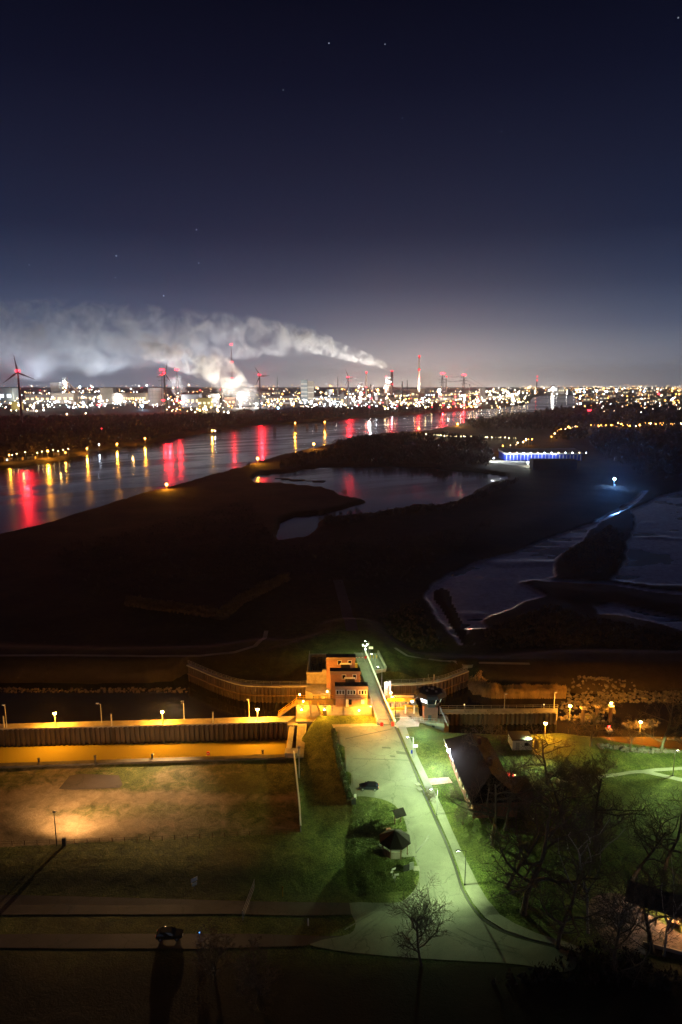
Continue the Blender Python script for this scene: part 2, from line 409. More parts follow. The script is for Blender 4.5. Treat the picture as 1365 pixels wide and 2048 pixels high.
M['pond'] = water_mat('pond_water', .14, .012, .05, (.20, .20, .25)); M['pond'].node_tree.nodes['Principled BSDF'].inputs['IOR'].default_value = 1.6
# lock water: silty, nearly still
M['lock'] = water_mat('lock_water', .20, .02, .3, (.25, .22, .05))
M['dark'] = water_mat('harbour_water', .16, .03, .2, (.012, .010, .008))

# ------------------------------------------------------------------ objects
def tagp(o, label=None, cat=None, group=None, kind=None):
    if label: o['label'] = label
    if cat: o['category'] = cat
    if group: o['group'] = group
    if kind: o['kind'] = kind
    return o
def thing(name, label, cat, loc=(0, 0, 0), rotz=0.0, group=None):
    o = bpy.data.objects.new(name, None); COL.objects.link(o)
    o.location = loc; o.rotation_euler = (0, 0, rotz)
    o.empty_display_size = .5
    return tagp(o, label, cat, group)
class MB:
    def __init__(s): s.v = []; s.f = []
    def box(s, c, size, rz=0.0, taper=1.0, rot=None):
        hx, hy, hz = size[0] / 2, size[1] / 2, size[2] / 2
        m = rot if rot is not None else Matrix.Rotation(rz, 3, 'Z')
        k = len(s.v); c = Vector(c)
        for z in (-1, 1):
            q = taper if z > 0 else 1
            for x, y in ((-1, -1), (1, -1), (1, 1), (-1, 1)):
                s.v.append(tuple(c + m @ Vector((x * hx * q, y * hy * q, z * hz))))
        s.f += [(k, k + 3, k + 2, k + 1), (k + 4, k + 5, k + 6, k + 7)] + [(k + i, k + (i + 1) % 4, k + 4 + (i + 1) % 4, k + 4 + i) for i in range(4)]
        return s
    def tube(s, a, b, r1, r2=None, n=6, cap=True):
        r2 = r1 if r2 is None else r2
        a = Vector(a); b = Vector(b); d = b - a
        if d.length < 1e-6: return s
        d.normalize(); u = d.orthogonal().normalized(); w = d.cross(u); k = len(s.v)
        for p, r in ((a, r1), (b, r2)):
            for i in range(n):
                t = 2 * PI * i / n; s.v.append(tuple(p + (u * math.cos(t) + w * math.sin(t)) * r))
        s.f += [(k + i, k + (i + 1) % n, k + n + (i + 1) % n, k + n + i) for i in range(n)]
        if cap: s.f += [tuple(k + n - 1 - i for i in range(n)), tuple(k + n + i for i in range(n))]
        return s
    def bar(s, a, b, w):           # square bar
        return s.tube(a, b, w * .7071, n=4)
    def path(s, pts, r, n=6):
        for a, b in zip(pts[:-1], pts[1:]): s.tube(a, b, r, n=n)
        return s
    def prism(s, poly, z0, z1):    # poly: list of (x,y) counter-clockwise
        k = len(s.v); n = len(poly)
        ar = sum(poly[i][0] * poly[(i + 1) % n][1] - poly[(i + 1) % n][0] * poly[i][1] for i in range(n))
        if ar < 0: poly = poly[::-1]
        for z in (z0, z1):
            for i, p in enumerate(poly): s.v.append((p[0], p[1], z[i] if isinstance(z, (list, tuple)) else z))
        s.f += [tuple(k + n - 1 - i for i in range(n)), tuple(k + n + i for i in range(n))]
        s.f += [(k + i, k + (i + 1) % n, k + n + (i + 1) % n, k + n + i) for i in range(n)]
        return s
    def lathe(s, c, prof, n=16):   # prof: list of (r, z)
        k = len(s.v); c = Vector(c)
        for r, z in prof:
            for i in range(n):
                t = 2 * PI * i / n; s.v.append((c.x + r * math.cos(t), c.y + r * math.sin(t), c.z + z))
        for j in range(len(prof) - 1):
            for i in range(n):
                a = k + j * n; s.f.append((a + i, a + (i + 1) % n, a + n + (i + 1) % n, a + n + i))
        s.f.append(tuple(k + n - 1 - i for i in range(n))); a = k + (len(prof) - 1) * n; s.f.append(tuple(a + i for i in range(n)))
        return s
    def ball(s, c, r, n=8, m=5, sq=1.0):
        prof = [(max(.01, math.sin(PI * j / m)) * r, -math.cos(PI * j / m) * r * sq) for j in range(m + 1)]
        return s.lathe(c, prof, n)
    def quad(s, a, b, c, d):
        k = len(s.v); s.v += [tuple(a), tuple(b), tuple(c), tuple(d)]; s.f.append((k, k + 1, k + 2, k + 3)); return s
    def tri(s, a, b, c):
        k = len(s.v); s.v += [tuple(a), tuple(b), tuple(c)]; s.f.append((k, k + 1, k + 2)); return s
    def mesh(s, name, m, smooth=False):
        me = bpy.data.meshes.new(name); me.from_pydata([tuple(v) for v in s.v], [], s.f); me.update()
        if m: me.materials.append(m)
        if smooth: me.shade_smooth()
        return me
    def build(s, name, m, parent=None, smooth=False):
        o = bpy.data.objects.new(name, s.mesh(name, m, smooth)); COL.objects.link(o)
        if parent is not None: o.parent = parent
        return o
def mesh_obj(name, me, parent=None):
    o = bpy.data.objects.new(name, me); COL.objects.link(o)
    if parent is not None: o.parent = parent
    return o
def children(o): return [c for c in bpy.data.objects if c.parent == o]
def copy_tree(o, parent=None, kids=None):
    c = o.copy(); COL.objects.link(c); c.parent = parent
    for ch in (kids[o.name] if kids else list(o.children)):
        copy_tree(ch, c, kids)
    return c
def point(name, loc, col, power, radius=.15, parent=None, spot=None, blend=.6, aim=None):
    d = bpy.data.lights.new(name, 'SPOT' if spot else 'POINT')
    d.color = col; d.energy = power; d.shadow_soft_size = radius
    if spot: d.spot_size = R(spot); d.spot_blend = blend
    o = bpy.data.objects.new(name, d); COL.objects.link(o); o.location = loc
    if parent is not None: o.parent = parent
    if aim is not None:
        o.rotation_euler = Vector(aim).to_track_quat('-Z', 'Y').to_euler()
    return o

# ------------------------------------------------------------------ the ground: one sheet to the horizon
ys = list(np.arange(2560, 1100, -3.2)) + list(np.arange(1100, 830, -2.4)) + list(np.arange(830, 774, -1.2))
xs = np.arange(-760, 2130, 4.2)
GX, GY = np.meshgrid(xs, np.array(ys))
A_ = (GX - 682.5) / F; B_ = (1024 - GY) / F
dx, dy, dz = A_, cp + B_ * sp, -sp + B_ * cp
Z = np.zeros_like(GX)
T = (-2.0 - CAM_H) / dz
WX, WY = dx * T, dy * T
Z, info = ground(WX, WY, True)
nr, nc = GX.shape
V = np.stack([WX, WY, Z], -1).reshape(-1, 3)
idx = np.arange(nr * nc).reshape(nr, nc)
Q = np.stack([idx[:-1, :-1], idx[:-1, 1:], idx[1:, 1:], idx[1:, :-1]], -1).reshape(-1, 4)
me = bpy.data.meshes.new('ground')
me.vertices.add(len(V)); me.vertices.foreach_set('co', V.ravel())
me.loops.add(Q.size); me.loops.foreach_set('vertex_index', Q.ravel())
me.polygons.add(len(Q)); me.polygons.foreach_set('loop_start', np.arange(0, Q.size, 4)); me.polygons.foreach_set('loop_total', np.full(len(Q), 4))
me.update(calc_edges=True)
me.polygons.foreach_set('use_smooth', np.ones(len(Q), bool))
surf = np.zeros((nr, nc, 4)); surf[..., 3] = 1
# sand: the yard's vehicle lanes
fy = fbm(WX * .55, WY, 11, 4, 77)
lane = np.exp(-((WY - 139.5) / 3.0) ** 2) * .62 + np.exp(-((WY - 128) / 5.5) ** 2) * np.clip(.75 - (WX + 44) / 30, 0.12, .8) + (1 - sstep(-72, -48, WX)) * .42
surf[..., 0] = info['yard'] * np.clip(lane + (fy - .5) * 1.3, 0, 1)
surf[..., 1] = np.clip(info['near'] * sstep(84, 97, WY) + np.exp(-((WX - 8) / 30) ** 2 - ((WY - 235) / 45) ** 2), 0, 1)
surf[..., 2] = np.clip(info['mud'], 0, 1)
surf[..., 3] = sstep(90, 99, WY + (fbm(WX, WY, 14, 3, 41) - .5) * 9 - 2.0)  # where the near foreground gets its painted darkness
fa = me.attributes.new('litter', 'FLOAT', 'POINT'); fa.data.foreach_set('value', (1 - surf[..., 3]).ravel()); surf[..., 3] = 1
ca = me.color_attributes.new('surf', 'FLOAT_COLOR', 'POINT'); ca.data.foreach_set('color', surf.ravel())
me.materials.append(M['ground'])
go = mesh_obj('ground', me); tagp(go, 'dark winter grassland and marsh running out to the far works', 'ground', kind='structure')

# water sheets, side by side: the river and everything beyond, the ponds, the harbour and the lock chamber
def water_quad(name, x0, x1, y0, y1, m, label, z=WATER, cat='water'):
    o = MB().quad((x0, y0, z), (x1, y0, z), (x1, y1, z), (x0, y1, z)).build(name, m)
    return tagp(o, label, cat, kind='structure')
water_quad('river_water', -16000, 16000, 330, 22000, M['river'], 'wide river and ponds with red and orange light streaks')
water_quad('harbour_water', -900, 900, 172.5, 330, M['dark'], 'dark harbour water behind the quay strip and the tidal flats')
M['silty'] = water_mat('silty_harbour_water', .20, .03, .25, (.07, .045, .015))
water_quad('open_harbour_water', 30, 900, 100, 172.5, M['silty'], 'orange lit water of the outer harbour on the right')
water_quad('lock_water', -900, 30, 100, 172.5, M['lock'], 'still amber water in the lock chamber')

# ------------------------------------------------------------------ laid surfaces: roads, pavements, paths
from mathutils.geometry import delaunay_2d_cdt
def ground_many(pts):
    a = np.array([(p[0], p[1]) for p in pts]); return ground(a[:, 0], a[:, 1])
def poly_world(px, it=5):
    """pixel outline to ground points (many at once)"""
    z = np.zeros(len(px))
    for _ in range(it):
        pts = [G(x, y, zz) for (x, y), zz in zip(px, z)]
        z = ground_many(pts)
    return [Vector((p.x, p.y, float(zz))) for p, zz in zip(pts, z)]
def smooth_closed(pts, sub=3):
    out = []; n = len(pts)
    for i in range(n):
        p0, p1, p2, p3 = pts[i - 1], pts[i], pts[(i + 1) % n], pts[(i + 2) % n]
        for k in range(sub):
            t = k / sub
            out.append(tuple(0.5 * (2 * p1[c] + (p2[c] - p0[c]) * t + (2 * p0[c] - 5 * p1[c] + 4 * p2[c] - p3[c]) * t * t + (3 * p1[c] - p0[c] - 3 * p2[c] + p3[c]) * t ** 3) for c in (0, 1)))
    return out
def sheet(name, px, m, lift, label, kind='structure', cat='road', step=1.6, smooth=True, thick=0.0, world=False):
    if smooth: px = smooth_closed(px)
    w = px if world else poly_world(px)
    pts = [Vector((p[0], p[1])) for p in w]
    out = []
    for a, b in zip(pts, pts[1:] + pts[:1]):
        n = max(1, int((b - a).length / step))
        out += [a.lerp(b, k / n) for k in range(n)]
    xs_ = [p.x for p in out]; ys_ = [p.y for p in out]
    gx, gy = np.meshgrid(np.arange(min(xs_), max(xs_), step), np.arange(min(ys_), max(ys_), step))
    d = sdf([(p.x, p.y) for p in out], gx, gy, 5)
    inner = [Vector((x, y)) for x, y in zip(gx[d < -step * .4], gy[d < -step * .4])]
    n = len(out)
    v, e, f, *_ = delaunay_2d_cdt(out + inner, [], [list(range(n))], 1, 1e-4)
    z = ground_many(v) + lift
    mb = MB(); mb.v = [(p.x, p.y, float(q)) for p, q in zip(v, z)]; mb.f = [tuple(t) for t in f]
    if thick:
        k = len(mb.v); ov = ground_many(out) + lift
        for p, q in zip(out, ov): mb.v.append((p.x, p.y, float(q)))
        for p, q in zip(out, ov): mb.v.append((p.x, p.y, float(q) - thick))
        mb.f += [(k + i, k + (i + 1) % n, k + n + (i + 1) % n, k + n + i) for i in range(n)]
    o = mb.build(name, m); 
    bm_fix(o.data)
    return tagp(o, label, cat, kind=kind)
def bm_fix(me):
    import bmesh
    bm = bmesh.new(); bm.from_mesh(me); bmesh.ops.recalc_face_normals(bm, faces=bm.faces)
    if sum(f.normal.z * f.calc_area() for f in bm.faces) < 0: bmesh.ops.reverse_faces(bm, faces=bm.faces)
    bm.to_mesh(me); bm.free()

def asphalt(name, c, var=.25, crack=.5):
    m, nt, b = new_mat(name)
    t = nn(nt, 'ShaderNodeTexCoord'); v = t.outputs['Object']
    n1 = noise_n(nt, v, .12, 6, .6, .5); n2 = noise_n(nt, v, 6, 4, .7); n3 = noise_n(nt, v, .9, 5, .65)
    lo = tuple(x * (1 - var) for x in c); hi = tuple(x * (1 + var) for x in c)
    col = ramp_n(nt, n1, [(.35, lo), (.65, hi)])
    col = mix_n(nt, 1.0, col, ramp_n(nt, n2, [(.3, (.80, .80, .80)), (.7, (1.15, 1.15, 1.15))]), 'MULTIPLY')
    col = mix_n(nt, ramp_n(nt, n3, [(.55, 0.0), (.75, .35)]), col, tuple(x * .5 for x in c))
    wv = noise_n(nt, v, .5, 4, .6)
    vo = nn(nt, 'ShaderNodeTexVoronoi'); vo.feature = 'DISTANCE_TO_EDGE'; vo.inputs['Scale'].default_value = .11
    mv = nn(nt, 'ShaderNodeVectorMath', operation='ADD'); nt.links.new(v, mv.inputs[0])
    cb = nn(nt, 'ShaderNodeCombineXYZ'); nt.links.new(math_n(nt, 'MULTIPLY', wv, 3.0), cb.inputs[0]); nt.links.new(math_n(nt, 'MULTIPLY', n3, 3.0), cb.inputs[1]); lk(nt, cb, 0, mv, 1); lk(nt, mv, 0, vo, 'Vector')
    cr = ramp_n(nt, vo.outputs['Distance'], [(.004, crack), (.011, 0.0)])
    col = mix_n(nt, cr, col, tuple(x * .3 for x in c))
    nt.links.new(col, b.inputs['Base Color']); b.inputs['Roughness'].default_value = .75
    bp = nn(nt, 'ShaderNodeBump'); bp.inputs['Strength'].default_value = .25; bp.inputs['Distance'].default_value = .03
    nt.links.new(n2, bp.inputs['Height']); lk(nt, bp, 0, b, 'Normal')
    return m
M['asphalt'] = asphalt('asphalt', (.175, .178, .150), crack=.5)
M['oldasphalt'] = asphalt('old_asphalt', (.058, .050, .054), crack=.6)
M['paving'] = asphalt('paving', (.20, .20, .17), crack=.2)
M['path'] = asphalt('gravel_path', (.26, .25, .22), crack=0.0)
M['kerb'] = mat('kerb_stone', (.20, .19, .17), .8, var=.2, scale=2)
M['worn'] = mat('worn_tyre_track', (.115, .118, .098), .6, var=.35, scale=.8)
M['tar'] = mat('tar_seam', (.022, .022, .022), .5, var=.2)
M['pinkpave'] = mat('red_paving', (.40, .25, .20), .85, var=.25, scale=1.5)

sheet('road', [(690, 1454), (668, 1458), (676, 1500), (686, 1540), (700, 1585), (706, 1593), (730, 1593), (765, 1599), (790, 1611), (808, 1636), (817, 1672), (823, 1700), (833, 1724), (839, 1748), (834, 1772), (815, 1795), (790, 1806),
    (700, 1806), (704, 1830), (712, 1848), (700, 1868), (650, 1878), (620, 1890), (700, 1905), (850, 1918), (1000, 1926), (1070, 1934), (1120, 1944), (1150, 1938), (1152, 1912), (1125, 1900), (1060, 1884), (1005, 1866), (965, 1842), (940, 1812), (925, 1785), (910, 1740), (893, 1695), (870, 1643), (842, 1580), (818, 1520), (791, 1454), (760, 1452)],
    M['asphalt'], .05, 'pale worn asphalt road widening below the bridge and curving away to the lower right')
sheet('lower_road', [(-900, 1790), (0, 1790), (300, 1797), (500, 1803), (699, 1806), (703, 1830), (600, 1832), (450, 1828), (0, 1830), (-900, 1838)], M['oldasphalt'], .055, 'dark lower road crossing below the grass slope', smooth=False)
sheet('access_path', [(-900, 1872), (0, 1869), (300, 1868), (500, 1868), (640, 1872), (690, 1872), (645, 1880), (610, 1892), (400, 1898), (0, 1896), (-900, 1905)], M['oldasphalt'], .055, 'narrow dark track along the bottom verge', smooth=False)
sheet('pavement', [(797, 1454), (812, 1490), (826, 1522), (850, 1576), (878, 1640), (901, 1692), (918, 1737), (932, 1782), (947, 1808), (972, 1838), (1010, 1861), (1063, 1879), (1125, 1893), (1160, 1906), (1166, 1898), (1130, 1884), (1075, 1868), (1030, 1848), (1000, 1830), (975, 1800), (957, 1770), (945, 1745), (928, 1712), (905, 1662), (885, 1615), (862, 1568), (840, 1522), (822, 1480), (812, 1454)],
    M['paving'], .13, 'paved footway with a dark kerb along the right side of the road', thick=.14, smooth=False, cat='pavement')
sheet('brick_path', [(846, 1558), (898, 1555), (906, 1566), (853, 1571)], M['pinkpave'], .06, 'pinkish paved path leading to the dark house', smooth=False, cat='path')
sheet('pavilion_terrace', [(770, 1672), (800, 1664), (822, 1662), (833, 1712), (808, 1715), (770, 1706), (757, 1690)], M['paving'], .058, 'pale paved spot around the octagonal shelter', smooth=False, cat='path')
sheet('bench_terrace', [(825, 1733), (838, 1732), (841, 1742), (828, 1742)], M['path'], .058, 'small tan paving patch beside the grey board', smooth=False, cat='path')
sheet('park_path', [(1120, 1556), (1180, 1551), (1232, 1547), (1262, 1542), (1290, 1541), (1320, 1547), (1365, 1557), (1440, 1575), (1440, 1583), (1365, 1564), (1318, 1553), (1288, 1547), (1262, 1548), (1232, 1553), (1180, 1559), (1120, 1566)], M['path'], .06, 'pale gravel path bending through the green park lawn', cat='path')
sheet('side_path', [(1275, 1542), (1310, 1537), (1365, 1534), (1440, 1530), (1440, 1536), (1365, 1540), (1312, 1543), (1290, 1547)], M['path'], .064, 'fainter path branching off across the park lawn', cat='path', smooth=False)
def strip(name, px, w, m, lift, label, cat='path', z=None, kind='structure'):
    """ribbon along a pixel line"""
    pts = poly_world(px); den = []
    for a, b in zip(pts[:-1], pts[1:]):
        n = max(1, int((b - a).length / 2.5)); den += [a.lerp(b, k / n) for k in range(n)]
    den.append(pts[-1]); L = []; Rr = []
    for i, p in enumerate(den):
        d = (den[min(i + 1, len(den) - 1)] - den[max(i - 1, 0)]); d.z = 0; d.normalize(); s = Vector((-d.y, d.x, 0)) * (w / 2)
        L.append(p + s); Rr.append(p - s)
    gl = ground_many(L); gr_ = ground_many(Rr); mb = MB()
    for i in range(len(den)):
        mb.v.append((L[i].x, L[i].y, float(gl[i]) + lift)); mb.v.append((Rr[i].x, Rr[i].y, float(gr_[i]) + lift))
    mb.f = [(2 * i, 2 * i + 1, 2 * i + 3, 2 * i + 2) for i in range(len(den) - 1)]
    o = mb.build(name, m); bm_fix(o.data)
    return tagp(o, label, cat, kind=kind)
strip('dyke_track', [(-100, 1312), (120, 1311), (300, 1313), (400, 1312), (470, 1305), (510, 1293), (527, 1278), (533, 1262)], 1.6, M['path'], .12, 'thin pale track bending along the dyke left of the bridge')
strip('dyke_track', [(790, 1296), (815, 1312), (880, 1322), (960, 1326), (1060, 1328)], 1.2, M['path'], .12, 'thin pale track along the dyke right of the bridge')
strip('marsh_road', [(705, 1262), (692, 1215), (676, 1160)], 4.5, M['oldasphalt'], .15, 'road fading into the dark marsh beyond the bridge')
strip('road_seam', [(688, 1518), (760, 1519), (818, 1521)], .16, M['tar'], .062, 'dark transverse joint line across the car park', cat='road seam')
strip('kerb_line', [(791, 1454), (815, 1508), (842, 1571), (870, 1635), (893, 1687), (910, 1732), (924, 1778), (940, 1808), (965, 1839), (1005, 1863), (1060, 1881), (1120, 1896), (1156, 1911)], .5, M['tar'], .064, 'dark gutter along the right kerb of the road', cat='gutter')
strip('road_seam', [(676, 1482), (730, 1470), (786, 1458)], .3, M['tar'], .066, 'dark curved joint of the old track near the bridge end', cat='road seam')
strip('road_seam', [(826, 1714), (855, 1678), (858, 1672)], .25, M['tar'], .060, 'dark oblique seam crossing the road by the shelter', cat='road seam')

M['patch'] = asphalt('patched_asphalt', (.085, .088, .075), crack=0.0)
for k, (q, lb) in enumerate((([(764, 1494), (781, 1495), (782, 1498), (765, 1497)], 'dark asphalt patch by the kerb, uppermost of three'), ([(792, 1502), (812, 1505), (814, 1510), (794, 1508)], 'dark asphalt patch by the kerb, largest of three'), ([(780, 1511), (790, 1512), (791, 1515), (781, 1514)], 'small dark asphalt patch by the kerb, lowest of three'),
        ([(862, 1800), (884, 1796), (893, 1812), (868, 1818)], 'faint square asphalt repair in the middle of the road bend'))):
    sheet('asphalt_patch', q, M['patch'] if k < 3 else M['paving'], .068, lb, smooth=False, cat='asphalt patch')
for k, (q, w_) in enumerate((([(700, 1878), (735, 1850), (775, 1822), (812, 1800)], .35), ([(712, 1882), (748, 1853), (788, 1826), (822, 1806)], .35), ([(690, 1860), (726, 1838), (770, 1815)], .25), ([(1040, 1900), (960, 1880), (900, 1850), (872, 1800), (862, 1740)], .3), ([(1035, 1908), (950, 1888), (888, 1858), (860, 1805), (850, 1745)], .3))):
    strip('tyre_track', q, w_, M['worn'] if k < 5 else M['tar'], .070 + .002 * k, ['dark tyre track curving into the lower road, outer', 'dark tyre track curving into the lower road, inner', 'short tyre track at the mouth of the lower road', 'worn tyre track round the road bend, outer', 'worn tyre track round the road bend, inner', 'thin lane seam along the right side of the road'][k], cat='tyre track')
sheet('old_slab', [(118, 1578), (140, 1552), (160, 1548), (238, 1551), (246, 1570), (240, 1576), (150, 1580)], M['oldasphalt'], .07, 'dark worn slab with a slanted corner in the sandy yard', smooth=False, cat='slab')

# ------------------------------------------------------------------ lock walls
M['darkcoping'] = mat('dark_coping', (.085, .075, .065), .85, var=.35, scale=.5, dirt=(.04, .035, .03))
def sheet_wall(pts, z0, z1, m, name, parent, period=1.3, depth=.60, flip=1):
    """corrugated steel sheet piling along world points"""
    mb = MB(); prof = []
    for a, b in zip(pts[:-1], pts[1:]):
        a = Vector((a[0], a[1], 0)); b = Vector((b[0], b[1], 0)); d = b - a; L = d.length; d.normalize(); s = Vector((d.y, -d.x, 0)) * flip
        n = max(1, round(L / period))
        for k in range(n):
            for t, o in ((0, 0), (.38, 0), (.5, depth), (.88, depth)):
                prof.append(a + d * (L * (k + t) / n) + s * o)
    prof.append(Vector((pts[-1][0], pts[-1][1], 0)))
    for p in prof: mb.v.append((p.x, p.y, z0)); mb.v.append((p.x, p.y, z1))
    mb.f = [(2 * i, 2 * i + 2, 2 * i + 3, 2 * i + 1) for i in range(len(prof) - 1)]
    return mb.build(name, m, parent)
def railing(pts, m, name, parent, h=1.05, every=2.0, r=.035, rails=(1.0, .5)):
    mb = MB()
    for a, b in zip(pts[:-1], pts[1:]):
        a = Vector(a); b = Vector(b); n = max(1, round((b - a).length / every))
        for k in range(n + 1):
            p = a.lerp(b, k / n); mb.tube(p, p + Vector((0, 0, h)), r, n=4)
        for q in rails: mb.tube(a + Vector((0, 0, h * q)), b + Vector((0, 0, h * q)), r, n=4)
    return mb.build(name, m, parent)
WN = 'walls of sheet piling round the lock'
# left quay strip between chamber and harbour
mb_pts = [G(-700, 1478, 0), G(0, 1458, 0), G(300, 1451, 0), G(575, 1444, 0)]
bk_pts = [G(-700, 1467, 0), G(0, 1449, 0), G(300, 1441, 0), G(592, 1433, 0)]
q = thing('quay_wall', 'long orange-lit quay strip of dark sheet piling left of the lock buildings', 'quay wall', (0, 0, 0))
poly = [(p.x, p.y + .6) for p in mb_pts] + [(p.x, p.y) for p in reversed(bk_pts)]
MB().prism(poly, -9, -.15).build('core', M['concrete'], q)
MB().prism([(p.x, p.y - .15) for p in mb_pts] + [(p.x, p.y + .15) for p in reversed(bk_pts)], -.14, .12).build('deck', M['quay'], q)
sheet_wall([(p.x, p.y + .1) for p in mb_pts], -9, -.16, M['pile'], 'sheet_piling', q)
mbx = MB()
for a, b in zip(mb_pts[:-1], mb_pts[1:]): mbx.box(((a + b) / 2) + Vector((0, -.28, .22)), ((b - a).length, .22, .18), rz=math.atan2((b - a).y, (b - a).x))
mbx.build('fender_beam', M['quay'], q)
mbx = MB()
for x in range(-300, 560, 37):
    p = G(x, 1458 - x * .0243, 0); mbx.box((p.x, p.y - .42, -2.4), (.09, .09, 4.6)); mbx.box((p.x + .4, p.y - .42, -2.4), (.09, .09, 4.6))
mbx.build('ladder', M['darksteel'], q)
# right quay strip
q = thing('quay_wall', 'orange-lit narrow quay strip with railing right of the control tower', 'quay wall', (0, 0, 0))
f2 = [G(880, 1427, -1.6), G(1000, 1426, -1.6), G(1114, 1425, -1.6)]; b2 = [G(880, 1419, -1.6), G(1000, 1418, -1.6), G(1116, 1417, -1.6)]
MB().prism([(p.x, p.y + .6) for p in f2] + [(p.x, p.y) for p in reversed(b2)], -9, -1.75).build('core', M['concrete'], q)
MB().prism([(p.x, p.y - .15) for p in f2] + [(p.x, p.y + .15) for p in reversed(b2)], -1.74, -1.5).build('deck', M['quay'], q)
sheet_wall([(p.x, p.y + .1) for p in f2], -9, -1.76, M['pile'], 'sheet_piling', q, period=1.35)
railing([Vector((p.x, p.y, -1.5)) for p in b2], M['steel'], 'railing', q, every=2.5)
# curved wing walls with fences on the far bank
def wing(px, zt, label, thick=.8, rail=True):
    w = [G(x, y, zt) for x, y in smooth_open(px)]
    q = thing('wing_wall', label, 'quay wall', (0, 0, 0), group='curved sheet pile wing walls')
    sheet_wall([(p.x, p.y) for p in w], -9, zt - .05, M['pile'], 'sheet_piling', q, period=1.25, depth=.5)
    mb = MB()
    for a, b in zip(w[:-1], w[1:]): mb.box((a + b) / 2 + Vector((0, thick / 2, .08)), ((b - a).length + .05, thick + .5, .3), rz=math.atan2((b - a).y, (b - a).x))
    mb.build('capping_beam', M['quay'], q)
    if rail: railing([p + Vector((0, .6, .22)) for p in w], M['steel'], 'railing', q, every=2.2, h=1.3, rails=(1.0, .66, .33))
    # waling beam low on the wall
    mb = MB()
    for a, b in zip(w[:-1], w[1:]): mb.box((a + b) / 2 + Vector((0, -.62, -2.6)), ((b - a).length, .25, .3), rz=math.atan2((b - a).y, (b - a).x))
    mb.build('waling_beam', M['wood'], q)
def smooth_open(pts, sub=3):
    out = []; n = len(pts)
    for i in range(n - 1):
        p0, p1, p2, p3 = pts[max(i - 1, 0)], pts[i], pts[i + 1], pts[min(i + 2, n - 1)]
        for k in range(sub):
            t = k / sub
            out.append(tuple(0.5 * (2 * p1[c] + (p2[c] - p0[c]) * t + (2 * p0[c] - 5 * p1[c] + 4 * p2[c] - p3[c]) * t * t + (3 * p1[c] - p0[c] - 3 * p2[c] + p3[c]) * t ** 3) for c in (0, 1)))
    out.append(pts[-1]); return out
wing([(376, 1331), (400, 1341), (423, 1351), (453, 1362), (482, 1370), (514, 1373), (560, 1374), (616, 1373)], 0.0, 'orange-lit curved sheet pile wall with fence running left from the lock building')
wing([(774, 1371), (820, 1370), (860, 1367), (885, 1362), (905, 1355), (936, 1343)], 0.0, 'dim curved sheet pile wall with fence running right behind the control tower')
# near edge of the chamber
e = [G(-700, 1548, -1.4), G(0, 1527, -1.4), G(300, 1517, -1.4), G(572, 1509, -1.4)]
q = thing('chamber_coping', 'dark concrete edge of the lock chamber in front of the sandy yard', 'quay wall', (0, 0, 0))
MB().prism([(p.x, p.y) for p in e] + [(p.x, p.y - 1.5) for p in reversed(e)], -9, -1.3).build('coping', M['darkcoping'], q)

# ------------------------------------------------------------------ lock head and operating building
Yf = G(660, 1437, 0).y
def X(px, y, z=0): return G(px, y, z).x
lh = thing('lock_platform', 'orange-lit concrete platform with stairs and railings below the brick lock building', 'lock platform', (0, Yf, 0))
def rel(o, *p): return o
off = Vector((0, Yf, 0))
class RB(MB):      # builder in world coordinates for a thing with its own origin
    def __init__(s, origin): super().__init__(); s.o = Vector(origin)
    def build(s, name, m, parent=None, smooth=False):
        s.v = [(v[0] - s.o.x, v[1] - s.o.y, v[2] - s.o.z) for v in s.v]
        return super().build(name, m, parent, smooth)
xl, xr = X(592, 1440), X(744, 1440)
b = RB(off); b.prism([(xl, Yf - 1.9), (xr, Yf - 1.9), (xr, Yf + 40), (X(613, 1343, 4) , Yf + 40), (X(613, 1343, 4), Yf + 17), (xl + 6.0, Yf + 14), (xl + 6.0, Yf + 4.0), (xl, Yf + 3.4)], -9, .02); b.build('lower_deck', M['quay'], lh)
b = RB(off); b.prism([(xl, Yf), (xr, Yf), (xr, Yf + 3.6), (xl, Yf + 3.4)], .03, 3.9); b.build('upper_wall', M['beige'], lh)
b = RB(off); b.box(((xl + X(668, 1412, 4)) / 2, Yf + 1.7, 3.98), (X(668, 1412, 4) - xl + .3, 3.9, .16)); b.build('upper_deck', M['quay'], lh)
xm = X(666, 1410, 4)
b = MB(); r1 = railing([Vector((xl, -.05, 4.06)), Vector((xm, -.05, 4.06))], M['yellow'], 'railing', lh, h=1.1, every=1.9, r=.05)
railing([Vector((xl, 3.3, 4.06)), Vector((xm, 3.3, 4.06))], M['yellow'], 'railing', lh, h=1.1, every=1.9, r=.05)
railing([Vector((xl, -1.8, .03)), Vector((xl + 9, -1.8, .03)), Vector((xr, -1.8, .03))], M['yellow'], 'railing', lh, h=1.1, every=2.4, r=.04)
for (px0, px1, nme) in ((606, 617, 0), (643, 655, 1)):
    RB(off).box(((X(px0, 1430) + X(px1, 1430)) / 2, Yf - .06, 1.3), (1.5, .1, 2.2)).build('door', M['darksteel'] if nme else M['beige'], lh)
for px in (597, 621, 640, 663, 690, 723): RB(off).box((X(px, 1425), Yf - .12, 1.9), (.28, .22, 3.7)).build('pilaster', M['beige'], lh)
